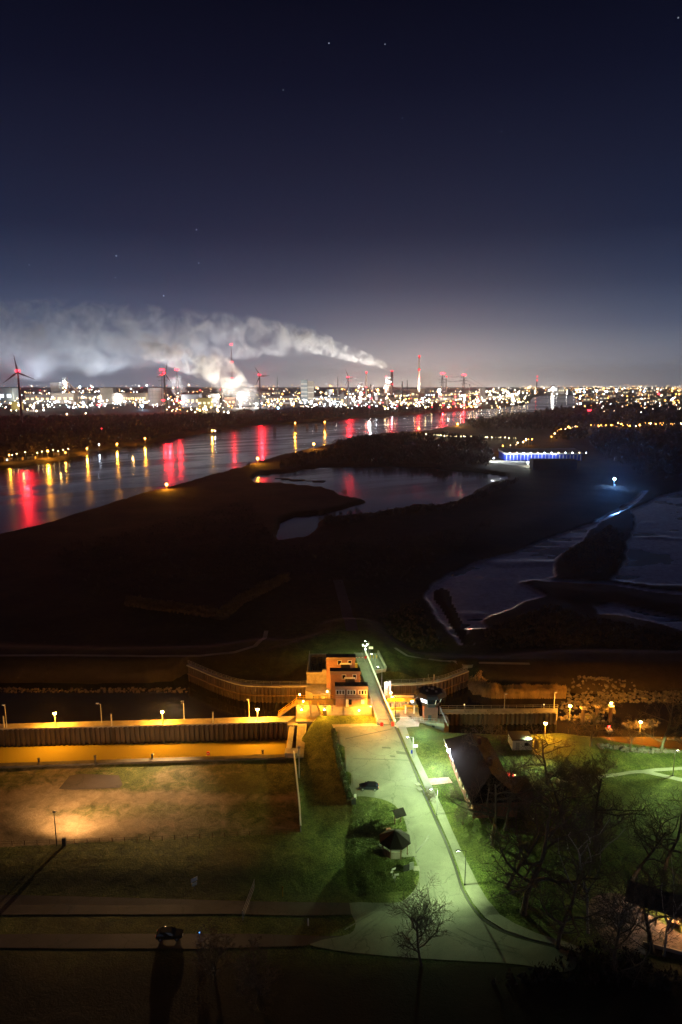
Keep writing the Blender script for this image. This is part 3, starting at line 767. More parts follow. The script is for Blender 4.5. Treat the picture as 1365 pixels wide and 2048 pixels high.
# outer stair down to the quay strip
b = RB(off); n = 14
for k in range(n):
    t = (k + .5) / n; b.box((xl - t * 4.9, Yf + 1.0, 3.9 - t * 3.8), (.42, 1.5, .12))
b.build('stair', M['steel'], lh)
rb = MB(); 
for yy in (.2, 1.8):
    a = Vector((xl, yy, 3.95)); c = Vector((xl - 4.9, yy, .15))
    for k in range(6):
        p = a.lerp(c, k / 5); rb.tube(p, p + Vector((0, 0, 1.05)), .05, n=4)
    for h in (.1, .55, 1.05): rb.tube(a + Vector((0, 0, h)), c + Vector((0, 0, h)), .05, n=4)
rb.build('stair_railing', M['yellow'], lh)
b = RB(off); n = 12; x0 = X(638, 1410); x1 = X(647, 1437)
for k in range(n):
    t = (k + .5) / n; b.box((x0 + (x1 - x0) * t, Yf - .9, 3.9 - t * 3.8), (.35, 1.2, .1))
b.build('stair', M['steel'], lh)
rb = MB()
for yy in (-1.55, -.3):
    a = Vector((x0, yy, 3.95)); c = Vector((x1, yy, .15))
    for h in (.1, 1.05): rb.tube(a + Vector((0, 0, h)), c + Vector((0, 0, h)), .05, n=4)
    for k in range(5):
        p = a.lerp(c, k / 4); rb.tube(p, p + Vector((0, 0, 1.05)), .04, n=4)
rb.build('stair_railing', M['yellow'], lh)

def wing_building(label, pxl, pxr, yroof, depth, zroof, zbase, detail):
    Y0 = None
    d = ray(682.5, yroof); t = (zroof - CAM_H) / d.z; Y0 = d.y * t
    xl = G(pxl, yroof, zroof).x; xr = G(pxr, yroof, zroof).x
    o = thing('lock_building', label, 'building', ((xl + xr) / 2, Y0, zbase), group='brick wings of the lock building')
    B = lambda: RB((((xl + xr) / 2), Y0, zbase))
    w = xr - xl; cx = (xl + xr) / 2
    B().prism([(xl + .2, Y0 + .25), (xr - .2, Y0 + .25), (xr - .2, Y0 + depth - .2), (xl + .2, Y0 + depth - .2)], zbase, zroof - .9).build('wall', M['brick'], o)
    b = B(); b.box((cx, Y0 + depth / 2, zroof - .45), (w, depth, .9)); b.build('fascia', M['metalclad'], o)
    b = B(); b.box((cx, Y0 + depth / 2, zroof + .05), (w - .1, depth - .1, .1))
    for px, py in ((.3, .4), (.7, .6)): b.box((xl + w * px, Y0 + depth * py, zroof + .22), (.7, .5, .3))
    b.build('roof', M['darkroof'], o)
    if detail == 1:
        nwin = 3; ww = w / nwin
        for k in range(nwin):
            c = xl + ww * (k + .5)
            fr = B().box((c, Y0 + .20, zroof - 1.75), (ww * .82, .12, 1.35)).build('window_frame', M['white'], o)
            for j in range(3):
                B().box((c + (j - 1) * ww * .26, Y0 + .11, zroof - 1.75), (ww * .18, .06, 1.05)).build('pane', M['roomglass' if (k + j) % 3 else 'glass'], fr)
        B().box((cx - w * .04, Y0 + .2, zroof - 4.6), (.9, .1, 1.5)).build('window', M['glass'], o)
        B().box((cx + w * .34, Y0 + .2, zroof - 4.5), (.9, .1, 1.2)).build('window', M['white'], o)
        B().box((cx - w * .12, Y0 + .2, zroof - 4.9), (.85, .1, 2.1)).build('door', M['white'], o)
        for zz_, hh in ((zroof - 2.85, .12), (zroof - 3.6, .1)): B().box((cx, Y0 + .22, zz_), (w - .3, .1, hh)).build('string_course', M['beige'], o)
        B().box((cx - w * .18, Y0 + .14, zroof - 3.6), (.14, .14, 5.2)).build('downpipe', M['darksteel'], o)
    else:
        for q_ in (.46, .80):
            fr = B().box((xl + w * q_, Y0 + .2, zroof - 1.7), (w * .14, .12, 1.5)).build('window_frame', M['white'], o)
            B().box((xl + w * q_, Y0 + .11, zroof - 1.7), (w * .10, .06, 1.15)).build('pane', M['glass'], fr)
        # sloping dark rooflight leaning on the facade
        a, c = xl + w * .50, xl + w * .80
        b = B(); k = len(b.v)
        b.v += [(a, Y0 + .2, zroof - 2.2), (c, Y0 + .2, zroof - 2.2), (c + .5, Y0 - 4.2, zroof - 5.2), (a + .5, Y0 - 4.2, zroof - 5.2),
                (a, Y0 + .2, zroof - 5.9), (c, Y0 + .2, zroof - 5.9), (c + .5, Y0 - 4.2, zroof - 5.9), (a + .5, Y0 - 4.2, zroof - 5.9)]
        b.f += [(3, 2, 1, 0), (4, 5, 6, 7), (0, 1, 5, 4), (2, 3, 7, 6), (1, 2, 6, 5), (3, 0, 4, 7)]
        b.build('sloping_roof', M['darkroof'], o)
        B().box(((a + c) / 2, Y0 + .12, zroof - 2.0), (c - a + .5, .15, .5)).build('gutter', M['white'], o)
    return o
M['metalclad'] = mat('brown_cladding', (.24, .17, .15), .5, .2, var=.15, scale=6, stretch=(4, 4, .2))
M['roomglass'] = mat('window_glass', (.10, .085, .07), .1, var=.3, scale=.5)
wing_building('front brick wing with three white-framed window bands above the platform', 670, 737, 1373, 2.6, 9.9, 3.9, 1)
wing_building('middle brick wing with a sloping black rooflight between the other two wings', 660, 722, 1343, 2.4, 10.0, .05, 2)
wing_building('rear brick wing with a sloping black rooflight beside the road barrier', 652, 712, 1315, 2.6, 10.0, .05, 2)
# gate pocket with machinery
Yp = G(632, 1343, 4).y; gx0, gx1 = X(614, 1343, 4), X(654, 1343, 4)
gp = thing('gate_pocket', 'open concrete gate pocket with dark lattice machinery left of the brick wings', 'gate pocket', ((gx0 + gx1) / 2, Yp, 4))
org = ((gx0 + gx1) / 2, Yp, 4)
b = RB(org); w = gx1 - gx0
b.box((gx0 + .25, Yp + 7, -.5), (.5, 14, 9)); b.box((gx1 - .25, Yp + 7, -.5), (.5, 14, 9)); b.box(((gx0 + gx1) / 2, Yp + .3, -.5), (w - 1.02, .6, 9)); b.box(((gx0 + gx1) / 2, Yp + 13.7, -.5), (w - 1.02, .6, 9))
b.box(((gx0 + gx1) / 2, Yp + 7, -1.2), (w - 1.02, 12.7, .4)); b.build('wall', M['beige'], gp)
b = RB(org)
b.box(((gx0 + gx1) / 2, Yp - .1, 3.7), (w + .3, .9, .5)); b.box(((gx0 + gx1) / 2 + w * .38, Yp - .1, 4.4), (1.2, .9, .9)); b.build('ledge', M['quay'], gp)
for qx in (.28, .62):
    b = RB(org); cx = gx0 + w * qx
    for s_ in (-.55, .55):
        for zz_ in (1.2, 3.2): b.bar((cx + s_, Yp + 1.2, zz_), (cx + s_, Yp + 12.6, zz_), .18)
        for k in range(9):
            y0 = Yp + 1.2 + k * 1.27; b.bar((cx + s_, y0, 1.2 if k % 2 else 3.2), (cx + s_, y0 + 1.27, 3.2 if k % 2 else 1.2), .12)
    for k in range(10): b.bar((cx - .55, Yp + 1.2 + k * 1.27, 3.2), (cx + .55, Yp + 1.2 + k * 1.27, 3.2), .14)
    b.box((cx, Yp + 9, 2.4), (1.0, 1.8, 1.4)); b.build('truss', M['darksteel'], gp)
railing([Vector((gx0 + .25 - org[0], .2, 0)), Vector((gx0 + .25 - org[0], 13.8, 0))], M['steel'], 'railing', gp, h=1.1)
# lower ledge box standing in the water below
lb = thing('gate_pier', 'low orange-lit concrete pier in the water below the gate pocket', 'pier', (X(647, 1386), G(647, 1386, 0).y, 0))
b = RB(lb.location); y0 = G(647, 1386, 0).y - 1.5
b.box((X(648, 1386), y0 + 1.5, -4.5), (X(671, 1386) - X(624, 1386), 3.0, 9)); b.build('pier', M['beige'], lb)
b = RB(lb.location); b.box((X(648, 1386), y0 + 1.5, .12), (X(671, 1386) - X(624, 1386) + .3, 3.2, .2)); b.build('capstone', M['quay'], lb)
b = RB(lb.location)
for k in range(5): b.box((X(628 + k * 10, 1386), y0 - .08, -2.2), (.22, .2, 4.2))
b.build('rubbing_strip', M['darksteel'], lb)
# lock gate at the right end of the chamber
lg = thing('lock_gate', 'orange-lit steel lock gate closing the right end of the chamber', 'lock gate', (X(584, 1475), G(584, 1475, -1).y, -1))
ga = G(577, 1447, -.3); gb = G(571, 1509, -1.3)
b = RB(lg.location)
b.box((((ga + gb) / 2).x + .5, ((ga + gb) / 2).y, -4.2), (.7, (ga - gb).length - 1.2, 6.8)); b.build('gate_leaf', M['yellow'], lg)
b = RB(lg.location)
for zz_ in (-2.0, -3.4, -4.6): b.box((((ga + gb) / 2).x + .08, ((ga + gb) / 2).y, zz_), (.18, (ga - gb).length - 1.6, .16))
for k in range(7):
    p = ga.lerp(gb, (k + .7) / 7.6); b.box((p.x + .32, p.y, -3.0), (.16, .16, 4.2))
b.build('gate_rib', M['yellow'], lg)
b = RB(lg.location); b.box((((ga + gb) / 2).x + 1.0, ((ga + gb) / 2).y, -.72), (1.3, (ga - gb).length - .6, .14)); b.build('walkway', M['steel'], lg)
railing([Vector((((ga + gb) / 2).x + 1.5 - lg.location.x, (gb.y - lg.location.y) + .6, .36)), Vector((((ga + gb) / 2).x + 1.5 - lg.location.x, (ga.y - lg.location.y) - .6, .36))], M['steel'], 'railing', lg)
RB(lg.location).box((gb.x + 1.5, gb.y + .4, -3.6), (3.2, 2.4, 6.2)).build('pier', M['beige'], lg); RB(lg.location).box((ga.x + 1.2, ga.y - .2, -3.6), (2.6, 1.6, 6.6)).build('pier', M['beige'], lg)
b = RB(lg.location)
b.prism([(gb.x + 2.6, gb.y - 1), (gb.x + 4.6, gb.y - 1), (ga.x + 5, ga.y + .5), (ga.x + 2.4, ga.y + .5)], -9, [-1.2, -1.2, -.6, -.6]); b.build('sill_block', M['concrete'], lg)

# ------------------------------------------------------------------ bridge over the lock
bl = [G(757, 1450, 1.3), G(742, 1402, 1.3), G(722, 1345, 1.3), G(708, 1306, 1.3)]
br_ = [G(789, 1450, 1.3), G(767, 1402, 1.3), G(746, 1348, 1.3), G(729, 1306, 1.3)]
bo = thing('road_bridge', 'road bridge over the lock head lit orange at its near end and green beyond', 'bridge', (bl[0].x, bl[0].y, 1.3))
b = RB(bo.location); b.prism([(p.x, p.y) for p in bl] + [(p.x, p.y) for p in reversed(br_)], .5, 1.36); b.build('deck', M['asphalt'], bo)
def along(pts, name, m, w, z0, z1, dx=0.0):
    b = RB(bo.location)
    for a, c in zip(pts[:-1], pts[1:]):
        d = (c - a); mid = (a + c) / 2; b.box((mid.x + dx, mid.y, (z0 + z1) / 2), (d.length + .02, w, z1 - z0), rz=math.atan2(d.y, d.x))
    return b.build(name, m, bo)
along(br_, 'parapet', M['beige'], .35, .4, 2.3, .25)
along(br_, 'parapet_coping', M['white'], .5, 2.31, 2.45, .25)
along(bl[:2], 'parapet', M['beige'], .3, .4, 2.2, -.2)
along(bl, 'kerb', M['kerb'], .35, 1.37, 1.5, .35)
along(br_, 'kerb', M['kerb'], .35, 1.37, 1.5, -.9)
railing([p - bo.location + Vector((-.2, 0, .9)) for p in bl[:2]], M['steel'], 'railing', bo, h=.9)
b = RB(bo.location)
for t in (.02, .2): b.box((bl[0].lerp(bl[1], t) + br_[0].lerp(br_[1], t)) / 2 + Vector((0, 0, .09)), (5.2, .25, .03))
b.build('joint', M['tar'], bo)
for t in (.25, .95):
    for i in (0, 1, 2):
        p = (bl[i].lerp(bl[i + 1], t) + br_[i].lerp(br_[i + 1], t)) / 2; RB(bo.location).box((p.x, p.y, -4.3), (6.0, 1.4, 9.4)).build('pier', M['concrete'], bo)
for px in (764, 793):
    p = G(px if px < 780 else 786, 1452, 1.2); 
    t_ = tagp(RB((p.x, p.y, 1.2)).box((p.x, p.y, 1.75), (.8, .5, 1.1)).build('barrier_block', M['red']), 'red and white warning block at the %s corner of the bridge end' % ('left' if px < 780 else 'right'), 'barrier', 'red blocks at the near bridge end')
    t_.location = (p.x, p.y, 1.2)
# platform right of the bridge's far end
pp = [G(729, 1306, 1.3), G(757, 1306, 1.3), G(763, 1318, 1.3), G(772, 1338, 1.3), G(770, 1343, 1.3), G(747, 1345, 1.3)]
po = thing('approach_platform', 'green-lit concrete platform with pale parapet right of the far bridge end', 'platform', pp[5])
b = RB(po.location); b.prism([(p.x, p.y) for p in pp], -8, 1.2); b.build('retaining_wall', M['concrete'], po)
b = RB(po.location); b.prism([(p.x + (.1 if p.x < pp[1].x else -.1), p.y) for p in pp], 1.21, 1.3); b.build('surface', M['paving'], po)
b = RB(po.location)
for a, c in zip(pp[1:5], pp[2:]):
    d = c - a; mid = (a + c) / 2; b.box((mid.x, mid.y, 1.75), (d.length + .3, .45, .9), rz=math.atan2(d.y, d.x))
b.build('parapet', M['beige'], po)
sheet('bridge_apron', [(664, 1449), (745, 1447), (757, 1449), (789, 1449), (800, 1440), (800, 1430), (838, 1430), (850, 1444), (838, 1453), (812, 1455), (791, 1456), (668, 1458)], M['quay'], .045, 'pale concrete apron in front of the lock platform and the bridge end', smooth=False, cat='apron')

# ------------------------------------------------------------------ lamps
def batwing(o, k=1.7, lim=5.0):
    """a road luminaire throws most of its light sideways: its photometric curve"""
    d = o.data; d.use_nodes = True; nt = d.node_tree; em = nt.nodes['Emission']
    t = nn(nt, 'ShaderNodeTexCoord'); s_ = nn(nt, 'ShaderNodeSeparateXYZ'); lk(nt, t, 'Normal', s_, 0)
    c = math_n(nt, 'MAXIMUM', math_n(nt, 'ABSOLUTE', s_.outputs[2]), .05)
    nt.links.new(math_n(nt, 'MULTIPLY', math_n(nt, 'MINIMUM', math_n(nt, 'POWER', c, -k), lim), .27), em.inputs['Strength'])
    return o
E_OR = emit('sodium_lens', (1.0, .50, .10), 160); E_GR = emit('green_white_lens', (.80, 1.0, .78), 40); E_CO = emit('cold_lens', (.75, .88, 1.0), 60)
E_BL = emit('blue_white_lens', (.35, .60, 1.0), 60); E_RED = emit('red_beacon', (1.0, .012, .02), 30); E_DIM = emit('dim_amber_lens', (1.0, .62, .25), 2.2)
def lamp_post(name, label, x, yb, yt, kind, power, group=None, arm=(1.2, 0), z=None, r=.075, cat='street lamp', spot=168, aim=None, head=True, col=None, polemat='steel'):
    p = P(x, yb) if z is None else G(x, yb, z)
    h = topz(x, yt, p) - p.z
    o = thing(name, label, cat, p, group=group)
    MB().tube((0, 0, 0), (0, 0, h), r * 1.25, r * .8, n=8).build('pole', M[polemat], o)
    MB().lathe((0, 0, 0), [(r * 2.2, 0), (r * 2.2, .35), (r * 1.3, .5)], 8).build('base', M[polemat], o)
    em = {'orange': E_OR, 'green': E_GR, 'cold': E_CO, 'dim': E_DIM}[kind]
    c = col or {'orange': ORANGE, 'green': GREENW, 'cold': COLD, 'dim': ORANGE}[kind]
    if kind == 'orange' or (kind == 'dim' and not arm[0]):
        # upright lantern
        MB().lathe((0, 0, h), [(.10, -.1), (.22, .0), (.24, .06)], 8).build('lamp_collar', M[polemat], o)
        MB().lathe((0, 0, h + .06), [(.26, 0), (.40, .25), (.36, .5), (.16, .62)], 10).build('lantern_glass', em, o)
        MB().lathe((0, 0, h + .64), [(.34, 0), (.22, .12), (.04, .18)], 10).build('lantern_cap', M[polemat], o)
        if power: point('lamp_light', (0, -.6, h + .2), c, power, .25, o)
    else:
        ax, ay = arm
        L = math.hypot(ax, ay)
        MB().tube((0, 0, h - .1), (ax, ay, h + .15), r * .7, n=6).build('arm', M[polemat], o)
        MB().box((ax * 1.2, ay * 1.2, h + .2), (.75, .30, .14), rz=math.atan2(ay, ax)).build('lamp_head', M[polemat], o)
        MB().box((ax * 1.2, ay * 1.2, h + .11), (.60, .26, .05), rz=math.atan2(ay, ax)).build('lens', em, o)
        # the bowl glows at its sides too
        MB().ball((ax * 1.2, ay * 1.2, h + .10), .16, 8, 5, .6).build('glass_bowl', em, o)
        if power: batwing(point('lamp_light', (ax * 1.2, ay * 1.2, h - .14), c, power, .18, o, spot=spot, blend=.25 if spot > 150 else .8, aim=aim))
    return o
LG = 'sodium lamps along the left quay strip'
for x, yb, yt, pw, lb in ((112, 1454, 1429, 15000, 'glowing sodium lamp on the quay strip, leftmost of three bright ones'), (326, 1447, 1426, 15000, 'glowing sodium lamp on the quay strip, middle one of three bright ones'),
                          (516, 1440, 1421, 16000, 'glowing sodium lamp on the quay strip nearest the platform stair')):
    lamp_post('quay_lamp', lb, x, yb, yt, 'orange', pw, LG, z=.12, r=.12)
for x, yb, yt, lb in ((14, 1453, 1411, 'tall thin quay mast at the far left edge of the strip'), (204, 1445, 1408, 'tall thin quay mast with a short arm between the left and middle glowing lamps'),
                      (369, 1439, 1404, 'tall thin quay mast just right of the middle glowing lamp'), (499, 1435, 1400, 'tall thin quay mast just left of the lamp by the stair')):
    lamp_post('mast_lamp', lb, x, yb, yt, 'dim', 0, 'tall masts on the left quay strip', arm=(-.7 if x == 204 else -.25, 0), z=.12, r=.09)
# the flood head on the third mast washes the yard, the slope and the lower road
mm = [o for o in bpy.data.objects if o.name.startswith('mast_lamp') and o.parent is None][2]
MB().box((-.2, -.4, 5.2), (.6, .5, .4)).build('flood_head', M['darksteel'], mm)
point('lamp_light', (-.3, -.9, 5.3), (1.0, .60, .26), 135000, .45, mm, spot=80, blend=1.0, aim=P(270, 1600) - mm.location)
for x, yb, yt, lb in ((9, 1456, 1432, 'short grey post on the quay beside the far left mast'), (224, 1451, 1428, 'short grey post on the quay right of the armed mast'), (427, 1447, 1424, 'short grey post on the quay midway between two glowing lamps')):
    p = G(x, yb, .12); h = topz(x, yt, p) - p.z
    o = thing('mooring_post', lb, 'mooring post', p, group='short posts on the left quay strip')
    MB().tube((0, 0, 0), (0, 0, h), .19, .17, 8).build('post', M['steel'], o); MB().lathe((0, 0, h), [(.24, 0), (.24, .12), (.1, .2)], 8).build('cap', M['darksteel'], o)
RGp = 'sodium lamps around the right harbour'
for x, yb, yt, z, lb in ((1139, 1440, 1414, -3.9, 'bright sodium lamp on a post in the harbour right of the quay strip end'), (1280, 1466, 1446, -4.4, 'bright sodium lamp on the low islet, farthest right of the harbour lamps')):
    lamp_post('harbour_lamp', lb, x, yb, yt, 'orange', 9000, RGp, z=z, r=.12)
lamp_post('harbour_lamp', 'bright sodium lamp among bare treetops just behind the white hut', 1090, 1474, 1449, 'orange', 10000, RGp)
for x, lb, yb, yt in ((1009, 'tall orange-lit mast midway along the right quay strip', 1418, 1389), (1108, 'tall orange-lit mast at the right end of the quay strip', 1417, 1386)):
    lamp_post('mast_lamp', lb, x, yb, yt, 'dim', 0, 'tall masts on the right quay strip', arm=(.25, 0), z=-1.5, r=.11)
for i, (x, lb) in enumerate(((929, 'small pale lantern post on the right quay strip near the control tower'), (1088, 'small pale lantern post on the right quay strip near its far end'))):
    p = G(x, 1418, -1.5); o = thing('bollard_lamp', lb, 'bollard lamp', p); MB().tube((0, 0, 0), (0, 0, 1.2), .07, n=6).build('pole', M['steel'], o); MB().ball((0, 0, 1.35), .2, 8, 5).build('glass_bowl', E_DIM, o)
# dolphin with lamp
def dolphin(label, x, yb, yt, lamp, z=-5, red=False):
    p = G(x, yb, z); h = topz(x, yt, p) - z
    o = thing('mooring_dolphin', label, 'mooring dolphin', p, group='dolphins in the right harbour')
    for a in range(3):
        q_ = a * 2.1; MB().tube((.55 * math.cos(q_), .55 * math.sin(q_), -3), (.3 * math.cos(q_), .3 * math.sin(q_), h - .8), .22, n=8).build('pile', M['pile'], o)
    MB().box((0, 0, h - .6), (1.5, 1.5, .4)).build('cap', M['quay'], o)
    if lamp:
        MB().tube((0, 0, h - .4), (0, 0, h), .08, n=6).build('pole', M['steel'], o); MB().ball((0, 0, h + .25), .30, 8, 5).build('lantern_glass', E_OR if not red else E_RED, o)
        point('lamp_light', (0, 0, h + .7), ORANGE if not red else RED, lamp, .25, o)
dolphin('piled dolphin carrying a bright sodium lamp in the outer harbour', 1220, 1443, 1408, 20000)
dolphin('unlit tall post with an orange sheen left of the lamp dolphin', 1165, 1446, 1412, 0)
dolphin('unlit dark post standing just left of the lamp dolphin', 1193, 1436, 1409, 0)
dolphin('short pile with a small red beacon low in the outer harbour', 1218, 1466, 1455, 500, red=True)
BG = 'pale lamps along the bridge and its far approach'
for x, yb, yt, lb, pw, a in ((738, 1318, 1283, 'green-white lamp farthest along the bridge approach, by the signal lights', 3500, (-1.0, 0)), (751, 1337, 1308, 'green-white lamp second farthest on the approach platform', 2500, (-1.0, 0)),
                          (764, 1374, 1334, 'green-white lamp rising from behind the curved platform wall', 2000, (-1.0, 0))):
    lamp_post('street_lamp', lb, x, yb, yt, 'green', pw, BG, arm=a, z=1.25)
lamp_post('street_lamp', 'cold lamp beside the tall white gauge board at the bridge', 776, 1402, 1366, 'cold', 2500, BG, arm=(-.6, 0), z=1.2)
lamp_post('street_lamp', 'dark-poled lamp at the near right end of the bridge', 791, 1447, 1394, 'green', 1500, BG, arm=(-.8, 0), z=1.2, polemat='darksteel')
RG2 = 'green-white lamps along the road footway'
lamp_post('street_lamp', 'green-white road lamp with a small sign board on its pole near the bridge', 826, 1515, 1474, 'green', 15000, RG2, arm=(-1.2, -.2))
lamp_post('street_lamp', 'green-white road lamp among branches beside the pinkish path', 874, 1630, 1577, 'green', 20000, RG2, arm=(-1.2, -.3))
lamp_post('street_lamp', 'green-white road lamp standing on the grass at the bend of the road', 930, 1771, 1701, 'green', 19000, RG2, arm=(-1.3, -.2), spot=142, aim=(-.28, .34, -1), polemat='darksteel')
lamp_post('street_lamp', 'bright cold lamp in front of the white hut', 1054, 1497, 1473, 'green', 9000, None, arm=(.2, -.4))
lamp_post('street_lamp', 'park lamp beside the forked path on the green lawn', 1346, 1552, 1502, 'green', 17000, None, arm=(.5, .2), r=.09)
# lamps of the road bend just past the frame's lower edge and right edge, which light the junction
# yard flood pole
o = thing('yard_floodlight', 'tall dark pole with a floodlight at the fence of the sandy yard', 'floodlight', P(114, 1691))
h = topz(114, 1626, o.location) - o.location.z
MB().tube((0, 0, 0), (0, 0, h), .11, .07, 8).build('pole', M['darksteel'], o); MB().box((-.1, .35, h), (.5, .6, .35), rot=Matrix.Rotation(R(-35), 3, 'X')).build('lamp_head', M['darksteel'], o)
MB().box((-.1, .64, h - .12), (.42, .06, .3), rot=Matrix.Rotation(R(-35), 3, 'X')).build('lens', E_DIM, o)
point('lamp_light', (-.1, .8, h - .2), (1.0, .52, .20), 38000, .15, o, spot=160, blend=1.0, aim=(.12, .97, -.12))
MB().box((1.5, .1, .8), (.7, .4, 1.6)).build('switch_box', M['darksteel'], o)

# ------------------------------------------------------------------ near bridge furniture
def sign_panel(name, label, x, yb, w, h, m, lift=0.0, posts=1, cat='sign', rz=0.0, group=None, z=None):
    p = P(x, yb) if z is None else G(x, yb, z)
    o = thing(name, label, cat, p, rz, group)
    MB().box((0, 0, lift + h / 2), (w, .06, h)).build('board', m, o)
    for k in range(posts):
        xx = 0 if posts == 1 else (-.4 + .8 * k) * w
        MB().tube((xx, .06, 0), (xx, .06, lift + h * .9), .04, n=6).build('post', M['steel'], o)
    return o
# tall gauge board
o = thing('gauge_board', 'tall white striped gauge board between two white posts by the bridge parapet', 'gauge board', G(772, 1398, .5))
MB().box((0, 0, 3.0), (.95, .12, 4.6)).build('board', M['white'], o)
b = MB()
for k in range(11): b.box((-.12 if k % 2 else .12, -.075, 1.0 + k * .4), (.5, .03, .12))
b.build('scale_mark', M['darksteel'], o)
for xx in (.95, 1.35): MB().tube((xx, 0, 0), (xx, 0, 5.6), .11, n=8).build('post', M['white'], o)
# signal lights cluster
o = thing('signal_lights', 'cluster of bright white and green signal heads on short posts by the far approach', 'traffic signal', P(731, 1305))
for k, (xx, hh) in enumerate(((-.75, 2.6), (0, 2.2), (.6, 2.8), (0.05, 1.1))):
    MB().tube((xx, 0, 0), (xx, 0, hh), .05, n=6).build('post', M['steel'], o)
    hd = MB().box((xx, 0, hh), (.42, .3, .75)).build('signal_head', M['white'], o); MB().ball((xx, -.18, hh + .1), .16, 8, 5).build('lens', E_GR, hd)
sign_panel('information_sign', 'small white sign board below the farthest approach lamp', 742, 1305, 1.5, .9, M['white'], 1.2, 1)
o = thing('road_barrier', 'thin red and white barrier arm with a square red sign across the road', 'barrier', P(735, 1321))
MB().box((0, 0, .55), (.45, .45, 1.1)).build('housing', M['steel'], o)
b = MB(); b2 = MB()
for k in range(10): (b if k % 2 else b2).box((-.35 - .5 * (k + .5), 0, 1.02), (.5, .07, .12))
b.build('arm_stripe', M['red'], o); b2.build('arm', M['white'], o)
MB().box((-.45, -.08, 1.15), (.75, .05, .85)).build('sign_plate', M['red'], o)
for x, lb in ((741, 'left'), (748, 'middle'), (754, 'right')):
    o = thing('yellow_bollard', 'short yellow bollard on the approach platform, %s one of three' % lb, 'bollard', P(x, 1317)); MB().tube((0, 0, 0), (0, 0, 1.1), .13, n=8).build('post', M['yellow'], o); MB().ball((0, 0, 1.1), .14, 8, 4).build('cap', M['yellow'], o)
tagp(MB().box((0, 0, .7), (.8, .5, 1.4)).build('switch_cabinet', M['yellow']), 'yellow switch cabinet beside the rear brick wing', 'cabinet').location = P(713, 1335)

# machinery on the right lock head
mp_ = thing('gate_machinery', 'yellow beams, pipes and railings of the gate gear right of the bridge', 'lock machinery', G(805, 1432, .6))
W = mp_.location
xa, xb_ = X(775, 1420) - W.x, X(836, 1420) - W.x
b = MB(); b.box(((xa + xb_) / 2, 3.2, -4.6), (xb_ - xa, 12, 8.8)); b.build('foundation', M['quay'], mp_)
b = MB(); b.box((xa + 3.4, 6.6, 1.5), (6.8, .6, .7)); b.box((xb_ - 2.2, 4.0, .9), (4.2, .5, .5)); b.box((xa + 2.6, 2.2, 1.0), (5.0, .5, .6)); b.build('beam', M['yellow'], mp_)
for k in range(6): MB().box((xa + .9 + k * 1.25, 5.2, .6), (.5, .7, 1.5)).build('gear_box', M['steel' if k % 2 else 'beige'], mp_)
MB().box((0, 8.6, 1.6), (xb_ - xa - .4, .3, .6)).build('rear_beam', M['beige'], mp_)
railing([Vector((xa + 1.6, -2.6, -.1)), Vector((xb_, -2.6, -.1))], M['white'], 'railing', mp_, every=1.6)
railing([Vector((xa + 1.6, 3.2, -.1)), Vector((xb_, 3.2, -.1))], M['yellow'], 'railing', mp_, every=1.8)
for xx in (xa + 4.8, xb_ - 1.4): MB().tube((xx, 1.5, 0), (xx, 1.5, 2.2), .22, n=10).build('pillar', M['white'], mp_)
MB().box((xb_ - 2.6, 4.6, 2.5), (3.4, 1.6, .12)).build('canopy', M['yellow'], mp_)
o = thing('platform_floodlight', 'low orange floodlight washing the gate machinery', 'floodlight', G(782, 1414, .6)); MB().tube((0, 0, 0), (0, 0, 4.2), .07, n=6).build('pole', M['steel'], o); MB().ball((0, 0, 4.3), .25, 8, 5).build('glass_bowl', E_OR, o); point('lamp_light', (.2, -.6, 4.2), ORANGE, 8000, .2, o)
# wall lamps of the platform
for i, (x, y, z, pw, c, lb) in enumerate(((605, 1440, 3.2, 1800, ORANGE, 'small sodium wall lamp above the platform deck near the outer stair'), (650, 1440, 3.2, 1900, ORANGE, 'small sodium wall lamp beside the inner platform stair'),
        (718, 1440, 3.0, 1900, ORANGE, 'small sodium wall lamp near the bridge end of the platform wall'), (742, 1412, 5.4, 9000, ORANGE, 'sodium lamp on a bracket washing the near end of the bridge'))):
    p = G(x, y, z)
    if i < 3: p = Vector((X(x, 1430), Yf - 1.2, z))
    o = thing('wall_lamp', lb, 'wall lamp', p); MB().box((0, .3 if i < 3 else 0, .12), (.35, .5, .12)).build('bracket', M['darksteel'], o); MB().ball((0, 0, 0), .17, 8, 5).build('glass_bowl', E_OR, o); point('lamp_light', (0, -.35, -.1) if i < 3 else (.6, -.4, -.1), c, pw, .15, o)
for x, y, zz, pw, lb in ((607, 1404, 5.8, 3200, 'sodium lantern on a short pole at the upper stair corner'), (655, 1384, 2.6, 3500, 'sodium lantern over the low pier below the gate pocket'), (600, 1390, 2.4, 8000, 'sodium lantern on the left harbour corner of the lock head')):
    p = G(x, y, zz); o = thing('pole_lantern', lb, 'lantern', p); MB().tube((0, 0, -2.2), (0, 0, 0), .06, n=6).build('pole', M['yellow'], o); MB().ball((0, 0, .15), .17, 8, 5).build('glass_bowl', E_OR, o); point('lamp_light', (0, 0, .5), ORANGE, pw, .2, o)

